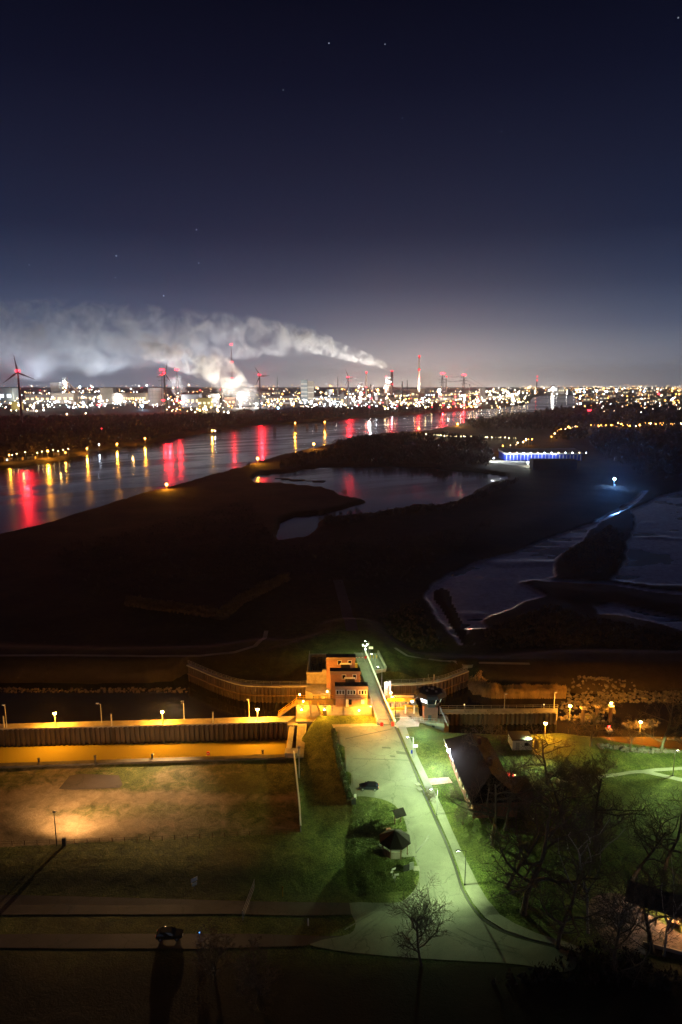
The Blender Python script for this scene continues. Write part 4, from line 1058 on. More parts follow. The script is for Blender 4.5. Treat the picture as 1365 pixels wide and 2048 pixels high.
# ------------------------------------------------------------------ control tower
ct = thing('control_tower', 'small octagonal control tower with a wide black roof, antennas and glowing left windows', 'control tower', G(862, 1441, .6))
def octo(r, a0=PI / 8, sx=1.0, sy=1.0, n=8): return [(r * sx * math.cos(a0 + 2 * PI * i / n), r * sy * math.sin(a0 + 2 * PI * i / n)) for i in range(n)]
MB().box((0, 1.9, 1.6), (3.7, 3.8, 4.4)).build('brick_base', M['redbrick'], ct)
MB().box((-.3, -.06, .6), (.9, .1, 1.9)).build('door', M['darksteel'], ct)
def frustum(r0, r1, z0, z1, cy_=1.9):
    b = MB(); k = 0
    for r, z in ((r0, z0), (r1, z1)): b.v += [(x, y + cy_, z) for x, y in octo(r, sx=1.06)]
    b.f = [(7, 6, 5, 4, 3, 2, 1, 0), tuple(range(8, 16))] + [(i, (i + 1) % 8, 8 + (i + 1) % 8, 8 + i) for i in range(8)]
    return b
frustum(2.2, 2.55, 3.8, 4.9).build('cab_skirt', M['darkroof'], ct)
gl = frustum(2.5, 3.1, 4.9, 6.9).build('window_band', M['glass'], ct)
b = MB()
for i in range(8):
    a = octo(2.55, sx=1.06)[i]; c = octo(3.16, sx=1.06)[i]; b.bar((a[0], a[1] + 1.9, 4.9), (c[0], c[1] + 1.9, 6.9), .14)
b.build('mullion', M['white'], gl)
LIT = emit('lit_window', (.80, .88, 1.0), 4.0)
for i in (3, 4):
    a, c = octo(2.56, sx=1.06)[i], octo(2.56, sx=1.06)[(i + 1) % 8]; a2, c2 = octo(3.18, sx=1.06)[i], octo(3.18, sx=1.06)[(i + 1) % 8]
    def q4(u, z): 
        zt = (z - 4.9) / 2.0; l = Vector(a).lerp(Vector(a2), zt); r_ = Vector(c).lerp(Vector(c2), zt); m_ = l.lerp(r_, u); return (m_.x * 1.02, m_.y * 1.02 + 1.9, z)
    b = MB(); b.quad(q4(.1, 5.1), q4(.9, 5.1), q4(.9, 6.6), q4(.1, 6.6)); b.build('lit_pane', LIT, gl)
frustum(4.3, 3.7, 6.9, 7.5).build('roof_overhang', M['darkroof'], ct)
frustum(3.6, 3.2, 7.5, 7.8).build('roof', M['darkroof'], ct)
b = MB()
for x, y, s_ in ((-1, 1.5, .6), (.6, 2.6, .8), (1.4, .9, .5), (-.2, 3.2, .5)): b.box((x, y, 7.95), (s_, s_ * .8, .35))
b.build('roof_unit', M['steel'], ct)
for k, (x, y, hh) in enumerate(((-1.7, 2.6, 3.6), (-.5, 3.5, 4.2), (1.9, 3.1, 3.4), (.9, 4.0, 2.2))): MB().tube((x, y, 7.6), (x, y, 7.6 + hh), .04, .025, n=5).build('antenna', M['steel'], ct)
fl = MB(); fl.v = [(.55, 3.4, 9.2), (1.25, 3.5, 10.1), (1.15, 3.3, 11.6), (.95, 3.45, 11.7), (.75, 3.3, 10.2), (.55, 3.42, 9.2), (.6, 3.44, 9.2), (1.3, 3.54, 10.1), (1.2, 3.34, 11.6)]
fl.f = [(0, 1, 4), (1, 2, 3), (1, 3, 4), (6, 8, 7)]; 
fg = tagp(fl.build('flag', M['wood']), 'drooping faded flag above the control tower roof', 'flag'); fg.location = ct.location
MB().tube((1.05, 3.4, 7.7), (1.05, 3.4, 11.8), .04, n=5).build('flagpole', M['steel'], ct)
point('lamp_light', (-5.2, -.6, 5.6), COLD, 1100, .2, ct, spot=120, blend=.9, aim=(-.25, -.35, -1))
MB().tube((-3.2, .9, 6.7), (-5.2, -.6, 5.8), .05, n=5).build('lamp_bracket', M['steel'], ct); MB().box((-5.2, -.6, 5.78), (.5, .3, .12)).build('lamp_head', E_CO, ct)
# green retaining wall below the tower
o = thing('retaining_wall', 'teal-lit low retaining wall with railing below the control tower', 'retaining wall', G(864, 1455, -1.0))
xa, xb_ = X(838, 1450) - o.location.x, X(889, 1450) - o.location.x
b = MB(); b.prism([(xa, 0), (xb_, -.6), (xb_, 3.5), (xa, 3.5)], -4.0, 1.5); b.build('wall', M['concrete'], o)
MB().box((.4, -.33, .5), (.9, .1, .5)).build('hatch', M['darksteel'], o)
railing([Vector((xa, .2, 1.5)), Vector((xb_, -.3, 1.5))], M['steel'], 'railing', o, every=1.4)
point('lamp_light', (-3.2, -7.5, 5.0), (.35, 1.0, .72), 1500, .2, o)
o2 = thing('stair_gangway', 'slanting steel gangway on the right side of the control tower', 'gangway', G(880, 1441, 0))
b = MB(); b.bar((0, .3, 3.6), (2.0, -1.6, -.8), .2); b.bar((0, 1.2, 3.6), (2.0, -.7, -.8), .2)
for k in range(9): b.box((2.0 * k / 9 + .1, .75 - 1.9 * k / 9, 3.5 - 4.3 * k / 9), (.3, 1.0, .06))
b.build('flight', M['steel'], o2)
b = MB(); b.box((1.1, 1.2, -2.6), (2.6, 3.4, 5.0)); b.build('support_wall', M['beige'], o2)

# ------------------------------------------------------------------ dark house
A1 = G(896, 1477, 5.2); A2 = G(948, 1596, 5.2)
ax = (A2 - A1); ax.z = 0; Lh = ax.length; ax.normalize(); sx = Vector((-ax.y, ax.x, 0))
if sx.x < 0: sx = -sx
Wd = 9.4
hs = thing('long_house', 'long dark barn-like house with a steep black roof behind the road trees', 'house', (A1 + ax * Lh / 2 + sx * Wd / 2))
hs.location.z = gz(hs.location.x, hs.location.y)
ang = math.atan2(ax.y, ax.x); hs.rotation_euler = (0, 0, ang)
lsx = 1 if (Matrix.Rotation(-ang, 3, 'Z') @ sx).y > 0 else -1
hh, ridge = 4.2, 8.0
MB().box((0, 0, hh / 2), (Lh, Wd, hh)).build('wall', M['redbrick'], hs)
b = MB(); e_ = .7; l2 = Lh / 2 + e_; w2 = Wd / 2 + e_
b.v = [(-l2, -w2, hh - .35), (l2, -w2, hh - .35), (l2, w2, hh - .35), (-l2, w2, hh - .35), (-l2, -w2, hh - .1), (l2, -w2, hh - .1), (l2, w2, hh - .1), (-l2, w2, hh - .1), (-l2 + 4.2, 0, ridge), (l2 - 4.2, 0, ridge)]
b.f = [(3, 2, 1, 0), (0, 1, 5, 4), (1, 2, 6, 5), (2, 3, 7, 6), (3, 0, 4, 7), (4, 5, 9, 8), (6, 7, 8, 9), (5, 6, 9), (7, 4, 8)]
rf = b.build('roof', M['tile'], hs)
for xx in (-5, 4): MB().box((xx, .9, ridge), (.8, .8, 1.6)).build('chimney', M['redbrick'], rf)
sd = -lsx      # side facing the road
for k in range(7):
    xx = -Lh / 2 + 2 + k * (Lh - 4) / 6
    fr = MB().box((xx, sd * (Wd / 2 + .03), 2.2), (1.2, .12, 1.4)).build('window', M['white'], hs); MB().box((xx, sd * (Wd / 2 + .11), 2.2), (.95, .05, 1.15)).build('pane', M['glass'], fr)
MB().box((1.5, sd * (Wd / 2 + .03), 1.1), (1.1, .12, 2.2)).build('door', M['wood'], hs)
# white lean-to trim lit by the floodlight
MB().box((-Lh / 4 - 2, sd * (Wd / 2 + e_ + .06), hh - .2), (Lh * .42, .12, .32)).build('gutter', M['white'], hs)
fx = -Lh / 2 + Lh * .25
fo = thing('house_floodlight', 'dazzling cold floodlight on the eaves of the dark house', 'floodlight', hs.matrix_basis @ Vector((fx, sd * (Wd / 2 + e_ + .5), hh + 1.0)))
MB().box((0, 0, 0), (.5, .5, .35)).build('lamp_head', M['darksteel'], fo); MB().ball((0, -.25, .05), .38, 10, 6).build('lens', emit('floodlight_lens', (.85, .92, 1.0), 200), fo)
MB().tube((0, 0, -.9), (0, 0, 0), .06, n=6).build('bracket', M['darksteel'], fo)
point('lamp_light', (-2.2, -.8, -1.9), (.82, .90, 1.0), 3800, .2, fo)
p = hs.matrix_basis @ Vector((-Lh / 2 + 1.6, sd * (Wd / 2 + .7), 4.0))
fo = thing('house_lamp', 'small pinkish lamp at the far gable of the dark house', 'wall lamp', p); MB().box((0, 0, 0), (.2, .2, .3)).build('bracket', M['darksteel'], fo); MB().ball((-.1, -.2, 0), .17, 8, 5).build('glass_bowl', emit('pink_lens', (1.0, .72, .55), 25), fo)
point('lamp_light', (-.6, -.5, .1), (1, .8, .6), 500, .1, fo)
# annex roof and blue cabin right of the house
ap = P(1032, 1592); an = thing('house_annex', 'low black flat-roofed annex at the right side of the dark house', 'annex', ap, ang + PI / 2)
MB().box((0, 0, 1.4), (6, 5, 2.8)).build('wall', M['redbrick'], an); MB().box((0, 0, 2.95), (6.6, 5.6, .25)).build('roof', M['darkroof'], an)
cb = thing('blue_cabin', 'small bright blue cabin lit beside the house annex', 'cabin', P(1020, 1568), .1)
MB().box((0, 0, 1.1), (1.6, 1.4, 2.2)).build('wall', M['blue'], cb); MB().box((0, 0, 2.28), (1.8, 1.6, .14)).build('roof', M['red'], cb); MB().box((.1, -.73, 1.0), (.7, .06, 1.8)).build('door', mat('blue_door', (.03, .10, .70), .4), cb)
fo = thing('cabin_lamp', 'warm lamp on a short post beside the blue cabin', 'garden lamp', P(1029, 1572)); MB().tube((0, 0, 0), (0, 0, 2.6), .05, n=6).build('pole', M['darksteel'], fo); MB().ball((0, 0, 2.75), .18, 8, 5).build('glass_bowl', E_DIM, fo); point('lamp_light', (-.3, -.5, 2.7), (1, .68, .42), 1100, .15, fo)
# white hut
wh = thing('white_hut', 'small white hut with a flat dark roof lit by the cold lamp', 'hut', P(1045, 1500), .02)
MB().box((0, 2, 1.3), (5.0, 4, 2.6)).build('wall', M['white'], wh); MB().box((0, 2, 2.72), (5.4, 4.4, .22)).build('roof', M['darkroof'], wh); MB().box((-1.2, -.03, 1.0), (.9, .08, 2.0)).build('door', M['steel'], wh); MB().box((1.0, -.03, 1.5), (1.1, .08, .8)).build('window', M['glass'], wh)

# ------------------------------------------------------------------ long shelter lower right
s0 = P(1262, 1815); s1 = P(1420, 1870)
ax2 = (s1 - s0); ax2.z = 0; Ls = ax2.length; a2 = math.atan2(ax2.y, ax2.x)
sh = thing('market_shelter', 'long black-roofed open shelter with warm lamps under it, lower right', 'shelter', (s0 + s1) / 2, a2)
MB().box((0, .0, 3.35), (Ls + 2, 5.6, .3)).build('roof', M['darkroof'], sh)
for k in range(7):
    xx = -Ls / 2 + k * Ls / 6
    for yy in (-2.3, 2.3): MB().box((xx, yy, 1.6), (.22, .22, 3.2)).build('post', M['wood'], sh)
MB().box((Ls * .22, 1.2, 1.2), (Ls * .5, .15, 2.2)).build('back_wall', M['beige'], sh)
for k in range(3): MB().box((Ls * .05 + k * 3.2, -1.0, .5), (2.0, .8, .9)).build('counter', M['wood'], sh)
for k, (t_, c, pw) in enumerate(((.03, (.80, .90, 1.0), 220), (.36, (1, .60, .28), 900), (.62, (1, .52, .2), 1100), (.9, (1, .55, .22), 900))):
    q_ = s0.lerp(s1, t_); q_.z = gz(q_.x, q_.y) + 2.9
    fo = thing('shelter_lamp', ['cold lamp under the left end of the long shelter', 'warm lamp under the long shelter, first from its lit left end', 'warm lamp under the middle of the long shelter', 'warm lamp under the right end of the long shelter'][k], 'ceiling lamp', q_)
    MB().box((0, 0, .15), (.5, .3, .1)).build('housing', M['darksteel'], fo); MB().ball((0, 0, 0), .14, 8, 5).build('glass_bowl', E_DIM if k else E_CO, fo); point('lamp_light', (0, -.6, -.25), c, pw, .15, fo)
sheet('shelter_path', [(1185, 1795), (1240, 1788), (1300, 1830), (1365, 1870), (1430, 1905), (1400, 1925), (1330, 1915), (1260, 1905), (1205, 1875), (1180, 1830)], mat('leafy_paving', (.15, .10, .07), .85, var=.6, scale=1.4, dirt=(.05, .035, .02)), .05, 'leaf-strewn ground in front of the long shelter', smooth=True, cat='path')
tagp(MB().box((0, 0, .35), (9, .25, .7), rz=-.35).build('low_wall', M['beige']), 'low stone wall below the long shelter at the right edge', 'wall').location = P(1345, 1905)

# ------------------------------------------------------------------ pavilion, kiosk, boards
M['rustred'] = mat('rust_red_paint', (.16, .04, .025), .7, var=.3)
pv_ = thing('octagonal_pavilion', 'small octagonal pavilion with a dark pointed roof beside the road', 'pavilion', P(790, 1702))
b = MB(); b.v = [(x, y, 2.55) for x, y in octo(3.25)] + [(x, y, 2.7) for x, y in octo(3.25)] + [(0, 0, 4.6)]
b.f = [(7, 6, 5, 4, 3, 2, 1, 0)] + [(i, (i + 1) % 8, 8 + (i + 1) % 8, 8 + i) for i in range(8)] + [(8 + i, 8 + (i + 1) % 8, 16) for i in range(8)]
rf = b.build('roof', M['tile'], pv_); MB().lathe((0, 0, 4.5), [(.2, 0), (.12, .4), (.02, .7)], 8).build('finial', M['darksteel'], rf)
for i, (x, y) in enumerate(octo(2.6)): MB().box((x, y, 1.3), (.18, .18, 2.6)).build('post', M['wood'], pv_)
for i in (3, 4, 5):
    a = Vector((*octo(2.55)[i], 0)); c = Vector((*octo(2.55)[(i + 1) % 8], 0)); d = c - a; MB().box((a + c) / 2 + Vector((0, 0, .75)), (d.length - .25, .1, 1.4), rz=math.atan2(d.y, d.x)).build('side_panel', M['beige' if i == 5 else 'wood'], pv_)
MB().box((0, .8, .45), (3, .5, .08)).build('bench', M['wood'], pv_)
tagp(MB().box((0, 0, .7), (.9, .6, 1.1), rz=.2).build('red_bin', M['rustred']), 'small reddish bin right behind the octagonal pavilion', 'bin').location = P(777, 1668)
ks = thing('map_kiosk', 'information board under a small steep gable roof on a wooden post', 'information board', P(796, 1646), .45)
MB().box((-.7, 0, 1.2), (.18, .18, 2.4)).build('post', M['wood'], ks); MB().box((.7, 0, 1.2), (.18, .18, 2.4)).build('post', M['wood'], ks); MB().box((0, -.02, 1.6), (1.3, .1, 1.2)).build('board', M['beige'], ks)
b = MB(); k0 = [(-1.3, -1.35, 2.3), (1.3, -1.35, 2.3), (1.3, 0, 3.3), (-1.3, 0, 3.3), (-1.3, 1.35, 2.3), (1.3, 1.35, 2.3)]
b.v = k0 + [(x, y, z - .1) for x, y, z in k0]; b.f = [(0, 1, 2, 3), (3, 2, 5, 4), (9, 8, 7, 6), (10, 11, 8, 9), (0, 6, 7, 1), (4, 5, 11, 10), (0, 3, 9, 6), (3, 4, 10, 9), (1, 7, 8, 2), (2, 8, 11, 5)]
b.build('roof', M['tile'], ks)
o = thing('notice_stand', 'dark slanted notice stand with a pale back at the grass edge', 'notice stand', P(822, 1742), .3)
MB().box((-.9, 0, .9), (1.2, .12, 1.3)).build('dark_board', M['darksteel'], o); MB().box((.2, .1, 1.0), (.9, .12, 1.5)).build('pale_board', M['steel'], o); MB().box((-.3, .15, .5), (.1, .1, 1.0)).build('post', M['steel'], o)
for (x, y, rz, lb) in ((785, 1752, .5, 'pale guide sign standing on the dark grass below the pavilion'), (790, 1763, .2, 'lower pale guide sign on the dark grass above the junction')):
    o = thing('guide_sign', lb, 'sign', P(x, y), rz); MB().tube((0, 0, 0), (0, 0, 1.7), .05, n=6).build('post', M['steel'], o); MB().box((.3, 0, 1.4), (.9, .05, .35)).build('arrow_plate', M['white'], o); MB().box((-.1, .0, .9), (.5, .05, .3)).build('plate', M['white'], o)
o = sign_panel('direction_sign', 'white double direction sign on the lower grass slope', 390, 1782, 1.3, .8, M['white'], 2.0, 1, rz=.7); MB().box((0, 0, 1.45), (1.0, .06, .6)).build('lower_board', M['white'], o)
o = thing('marker_post', 'thin yellowish marker post on the grass above the lower road', 'marker post', P(566, 1793)); MB().tube((0, 0, 0), (0, 0, 2.1), .06, n=6).build('post', M['yellow'], o); MB().box((0, 0, 1.9), (.2, .1, .3)).build('plate', M['yellow'], o)
o = thing('white_bollard', 'white bollard on the verge between the lower road and the track', 'bollard', P(617, 1851)); MB().tube((0, 0, 0), (0, 0, 1.3), .11, n=8).build('post', M['white'], o); MB().ball((0, 0, 1.3), .11, 8, 4).build('cap', M['white'], o)
gt = thing('lattice_gate', 'open grey lattice gate leaf standing across the lower road', 'gate', P(486, 1840))
e1 = P(500, 1815) - gt.location; b = MB()
d_ = Vector((1.1, 7.6, 0))
b.bar((0, 0, 0), (0, 0, 1.9), .16); b.bar(d_ * .999, d_ + Vector((0, 0, 1.9)), .12); b.build('gate_post', M['steel'], gt)
b = MB()
for h in (.25, 1.0, 1.75): b.bar(Vector((0, 0, h)), d_ + Vector((0, 0, h)), .07)
for k in range(15): b.bar(d_ * (k / 14) + Vector((0, 0, .25)), d_ * (k / 14) + Vector((0, 0, 1.75)), .04)
b.build('gate_leaf', M['steel'], gt)
tagp(MB().box((0, 0, .6), (1.0, .8, 1.2)).build('litter_bin', M['darksteel']), 'dark square bin at the lower end of the hedge', 'bin').location = P(708, 1607)
tagp(MB().box((0, 0, .6), (.5, .12, 1.2)).build('small_notice', M['white']), 'small white notice right above the dark bin', 'sign').location = P(711, 1598)
sign_panel('parking_sign', 'small pale sign on the pole foot of the lamp near the bridge', 831, 1512, 1.1, .7, M['white'], 2.3, 1)
o = sign_panel('blue_sign', 'small blue round-cornered sign near the first road lamp', 824, 1514, .5, .9, M['blue'], .9, 1)
for k, (x, y) in enumerate(((836, 1570), (840, 1580))):
    tagp(MB().box((0, 0, .06), (1.0, 1.0, .12), rz=.4).build('drain_cover', M['kerb']), ['square drain cover on the footway, upper of two', 'square drain cover on the footway, lower of two'][k], 'drain cover').location = P(x, y, .13)
for k, (x, y, lb) in enumerate(((417, 1512, 'red and white life ring box on the chamber edge'), (526, 1508, 'dark bollard on the chamber edge near the gate'), (305, 1516, 'small dark bollard in the middle of the chamber edge'), (192, 1531, 'tall dark timber post at the chamber edge'), (78, 1524, 'dark stubby bollard on the left part of the chamber edge'))):
    o = thing('life_ring_box' if k == 0 else 'mooring_bollard', lb, 'life ring' if k == 0 else 'bollard', G(x, y, -1.3))
    if k == 0:
        MB().box((0, 0, .7), (.7, .3, .9)).build('box', M['red'], o); MB().lathe((0, -.17, .75), [(.28, 0), (.28, .04)], 12).build('ring', M['white'], o)
    else:
        hh_ = 2.6 if k == 3 else 1.0; MB().tube((0, 0, 0), (0, 0, hh_), .22, n=8).build('post', M['darksteel'], o); MB().lathe((0, 0, hh_ - .1), [(.34, 0), (.34, .15), (.1, .2)], 8).build('cap', M['darksteel'], o)

# ------------------------------------------------------------------ flood wall, fences, hedge
fw = [P(x, y) for x, y in ((588, 1513), (592, 1545), (596, 1585), (600, 1625), (602, 1664))]
q = thing('flood_wall', 'thin pale wall with a steel rail along the right side of the sandy yard', 'wall', (0, 0, 0))
b = MB()
for a, c in zip(fw[:-1], fw[1:]):
    d = c - a; mid = (a + c) / 2; b.box((mid.x, mid.y, mid.z + .7), (d.length + .05, .22, 1.6), rz=math.atan2(d.y, d.x))
b.build('wall', M['concrete'], q)
b = MB()
for a, c in zip(fw[:-1], fw[1:]): d = c - a; mid = (a + c) / 2; b.box((mid.x, mid.y, mid.z + 1.55), (d.length + .05, .34, .1), rz=math.atan2(d.y, d.x))
b.build('coping', M['white'], q)
o = thing('steel_post', 'tall pale steel post at the upper end of the thin yard wall', 'post', P(599, 1556)); hh_ = topz(599, 1495, o.location) - o.location.z; MB().tube((0, 0, 0), (0, 0, hh_), .12, n=8).build('post', M['steel'], o); MB().box((0, 0, hh_), (.6, .3, .5)).build('head', M['steel'], o)
fx_ = [P(x, y) for x, y in ((-120, 1697), (0, 1692), (150, 1687), (300, 1682), (450, 1674), (598, 1666))]
q = thing('yard_fence', 'low wire fence on the crest between the sandy yard and the grass slope', 'fence', (0, 0, 0))
b = MB()
for a, c in zip(fx_[:-1], fx_[1:]):
    for h in (.5, .95): b.tube(a + Vector((0, 0, h)), c + Vector((0, 0, h)), .02, n=3)
b.build('wire', M['darksteel'], q)
for a, c in zip(fx_[:-1], fx_[1:]):
    n = max(1, round((c - a).length / 2.6))
    for k in range(n): p = a.lerp(c, k / n); MB().tube(p, p + Vector((0, 0, 1.05)), .055, n=4).build('fence_post', M['wood'], q)

def leaf_mass(pts, r, h, n, size, seed):
    """many leaf-sized faces spread through a bushy volume along points"""
    rng = random.Random(seed); mb = MB()
    for _ in range(n):
        i = rng.randrange(len(pts) - 1); p = Vector(pts[i]).lerp(Vector(pts[i + 1]), rng.random())
        bulge = .75 + .5 * mn.noise(p * .6)
        a = rng.uniform(0, 2 * PI); rr = r * math.sqrt(rng.random()) * bulge; z = h * rng.random() * bulge
        c = p + Vector((rr * math.cos(a), rr * math.sin(a), z * (1 - .4 * rr / r)))
        d = Vector((rng.gauss(0, 1), rng.gauss(0, 1), rng.gauss(0, 1))).normalized(); u = d.orthogonal().normalized() * size * rng.uniform(.6, 1.4); w = d.cross(u) * .8
        mb.quad(c - u - w, c + u - w, c + u + w, c - u + w)
    return mb
hp = [P(x, y) for x, y in ((667, 1462), (671, 1490), (678, 1520), (685, 1548), (693, 1575), (701, 1600))]
hd = thing('hedge', 'rough low hedge along the left edge of the car park', 'hedge', (0, 0, 0))
leaf_mass(hp, .9, 1.25, 9000, .11, 4).build('foliage', M['leaf'], hd)
b = MB(); rg = random.Random(5)
for _ in range(160):
    i = rg.randrange(len(hp) - 1); p = hp[i].lerp(hp[i + 1], rg.random()) + Vector((rg.uniform(-.5, .5), rg.uniform(-.5, .5), 0)); b.tube(p, p + Vector((rg.uniform(-.4, .4), rg.uniform(-.4, .4), 1.2)), .02, n=3)
b.build('stem', M['bark'], hd)

# ------------------------------------------------------------------ cars
def make_car(label, loc, rz, paint):
    o = thing('parked_car', label, 'car', loc, rz)
    sec = [(-2.2, .42, .80, .72), (-2.1, .30, .98, .84), (-1.6, .28, 1.02, .88), (-.9, .28, 1.04, .9), (.6, .28, 1.02, .9), (1.3, .28, .94, .88), (1.95, .30, .82, .82), (2.2, .42, .66, .68)]
    b = MB()
    for x, z0, z1, w in sec: b.v += [(x, -w * .92, z0), (x, -w, (z0 + z1) / 2), (x, -w * .9, z1), (x, w * .9, z1), (x, w, (z0 + z1) / 2), (x, w * .92, z0)]
    for i in range(len(sec) - 1):
        for j in range(6): b.f.append((6 * i + j, 6 * i + 6 + j, 6 * i + 6 + (j + 1) % 6, 6 * i + (j + 1) % 6))
    b.f += [(0, 1, 2, 3, 4, 5), tuple(6 * (len(sec) - 1) + 5 - i for i in range(6))]
    bo_ = b.build('body', paint, o); bm_out(bo_.data)
    b = MB(); cab = [(-2.0, 1.0, .78), (-1.55, 1.40, .66), (-.6, 1.50, .66), (.25, 1.46, .66), (1.05, 1.0, .80)]
    for x, z, w in cab: b.v += [(x, -w, z), (x, w, z)]
    nb_ = len(b.v)
    for x, z, w in cab: b.v += [(x, -.84, .98), (x, .84, .98)]
    for i in range(4):
        a = 2 * i; b.f += [(a, a + 1, a + 3, a + 2), (a, a + 2, nb_ + a + 2, nb_ + a), (a + 1, nb_ + a + 1, nb_ + a + 3, a + 3)]
    gl_ = b.build('cabin_glass', M['glass'], o); bm_out(gl_.data)
    MB().box((-.55, 0, 1.50), (1.7, 1.28, .05)).build('roof', paint, o)
    for xx in (-1.4, 1.35):
        for s_ in (-1, 1):
            w = MB().tube((xx, s_ * .70, .33), (xx, s_ * .92, .33), .33, n=14).build('wheel', M['black'], o); MB().tube((xx, s_ * .90, .33), (xx, s_ * .94, .33), .2, n=10).build('rim', M['steel'], w)
    for s_ in (-1, 1):
        MB().box((2.16, s_ * .58, .66), (.12, .34, .16)).build('headlight', M['glass'], o); MB().box((-2.17, s_ * .62, .80), (.10, .26, .2)).build('taillight', M['red'], o); MB().box((.75, s_ * .98, 1.05), (.18, .16, .14)).build('mirror', paint, o)
    MB().box((2.22, 0, .42), (.06, .5, .12)).build('number_plate', M['white'], o); MB().box((-2.22, 0, .6), (.06, .5, .12)).build('number_plate', M['white'], o)
    return o
def bm_out(me):
    import bmesh
    bm = bmesh.new(); bm.from_mesh(me); bmesh.ops.recalc_face_normals(bm, faces=bm.faces); bm.to_mesh(me); bm.free()
make_car('dark blue hatchback parked alone across the pale car park', P(738, 1578, .05), PI - .06, M['carpaint'])
make_car('black car standing in the dark beside the lower track', P(340, 1875, .06), .05, mat('black_car_paint', (.012, .012, .013), .2, .2))
fo = thing('track_light', 'tiny blue marker light beside the black car', 'marker light', P(400, 1872)); MB().tube((0, 0, 0), (0, 0, .6), .06, n=6).build('post', M['steel'], fo); MB().ball((0, 0, .7), .12, 8, 5).build('lens', emit('blue_marker', (.1, .35, 1), 4), fo)
fo = thing('car_park_lantern', 'weak orange lantern behind the black car', 'lantern', P(332, 1868)); MB().tube((0, 0, 0), (0, 0, 1.3), .06, n=6).build('post', M['steel'], fo); MB().ball((0, 0, 1.4), .12, 8, 5).build('glass_bowl', E_DIM, fo); point('lamp_light', (.1, -.5, 1.5), ORANGE, 30, .1, fo)

# ------------------------------------------------------------------ trees
def tubes_mesh(name, segs, m, n=3):
    """segs: array rows ax ay az bx by bz ra rb"""
    S = np.array(segs, float); A = S[:, 0:3]; B = S[:, 3:6]; D = B - A
    L = np.linalg.norm(D, axis=1, keepdims=True); D = D / np.maximum(L, 1e-6)
    ref = np.where(np.abs(D[:, 2:3]) < .9, np.array([[0, 0, 1.0]]), np.array([[1.0, 0, 0]]))
    U = np.cross(D, ref); U /= np.linalg.norm(U, axis=1, keepdims=True); W_ = np.cross(D, U)
    k = len(S); V = np.zeros((k, 2 * n, 3))
    for i in range(n):
        t = 2 * PI * i / n; o = U * math.cos(t) + W_ * math.sin(t)
        V[:, i] = A + o * S[:, 6:7]; V[:, n + i] = B + o * S[:, 7:8]
    base = (np.arange(k) * 2 * n)[:, None]
    Fq = np.stack([np.stack([base[:, 0] + i, base[:, 0] + (i + 1) % n, base[:, 0] + n + (i + 1) % n, base[:, 0] + n + i], -1) for i in range(n)], 1).reshape(-1, 4)
    return np_mesh(name, V.reshape(-1, 3), Fq, m)
def np_mesh(name, V, Fa, m, smooth=False):
    me = bpy.data.meshes.new(name); q = Fa.shape[1]
    me.vertices.add(len(V)); me.vertices.foreach_set('co', np.ascontiguousarray(V, dtype=float).ravel())
    me.loops.add(Fa.size); me.loops.foreach_set('vertex_index', np.ascontiguousarray(Fa).ravel().astype(np.int32))
    me.polygons.add(len(Fa)); me.polygons.foreach_set('loop_start', np.arange(0, Fa.size, q)); me.polygons.foreach_set('loop_total', np.full(len(Fa), q))
    me.update(calc_edges=True)
    if m: me.materials.append(m)
    return me
def grow(seed, h, trunk_frac=.25, spread=.62, r0=None, levels=4, kids=(7, 6, 5, 4), lean=0.05, up=.25, multi=1):
    rng = random.Random(seed); trunk = []; crown = []
    r0 = r0 or h * .022
    def branch(p, d, L, r, lev, out):
        nseg = 5 if lev <= 1 else (4 if lev == 2 else 3)
        pts = [(p, r)]; q = p.copy(); dd = d.copy()
        for s in range(nseg):
            j = .10 if lev == 0 else .28
            dd = (dd + Vector((rng.gauss(0, j), rng.gauss(0, j), rng.gauss(0, j * .7))) + Vector((0, 0, up * (.25 if lev else .4)))).normalized()
            q2 = q + dd * (L / nseg); ra = r * (1 - .62 * s / nseg); rb = r * (1 - .62 * (s + 1) / nseg)
            out.append((*q, *q2, ra, rb)); q = q2; pts.append((q.copy(), rb))
        if lev >= levels: return
        k = kids[min(lev, len(kids) - 1)]
        for c in range(k):
            t = (trunk_frac + (1 - trunk_frac) * (c + rng.random()) / k) if lev == 0 else (.22 + .78 * (c + rng.random()) / k)
            t = min(t, .999); i = int(t * nseg); f = t * nseg - i
            pp = pts[i][0].lerp(pts[i + 1][0], f); rr = pts[i][1] * (.66 if lev == 0 else .6)
            side = Vector((rng.gauss(0, 1), rng.gauss(0, 1), rng.gauss(0, .35)))
            side = (side - dd * side.dot(dd)).normalized()
            sp_ = spread * (1.25 - .5 * t if lev == 0 else 1.0)
            nd = (dd * (1 - sp_) + side * sp_ + Vector((0, 0, .12))).normalized()
            LL = L * ((.62 if lev == 0 else .55) * rng.uniform(.75, 1.15)) * (1.15 - .35 * t)
            branch(pp, nd, LL, max(rr, .014), lev + 1, crown if lev >= 1 else trunk)
    for s in range(multi):
        a = rng.uniform(0, 2 * PI); b0 = Vector((math.cos(a), math.sin(a), 0)) * (.25 if multi > 1 else 0)
        branch(b0, (Vector((rng.gauss(0, lean), rng.gauss(0, lean), 1)) + b0 * .8).normalized(), h * (.78 if multi == 1 else .7), r0 / math.sqrt(multi), 0, trunk)
    # root flare
    trunk.insert(0, (0, 0, -.4, 0, 0, .5, r0 * 1.7, r0 * 1.05))
    return trunk, crown
TREES = {}
def tree_kind(key, bark, twig, **kw):
    tr, cr = grow(**kw)
    # twigs thick enough to hold together at the far edge of the lawn
    cr = [(a, b_, c, d, e_, f, max(g, .024), max(h_, .012)) for a, b_, c, d, e_, f, g, h_ in cr]
    TREES[key] = (tubes_mesh('trunk', tr, bark, 6), tubes_mesh('crown', cr, twig, 3))
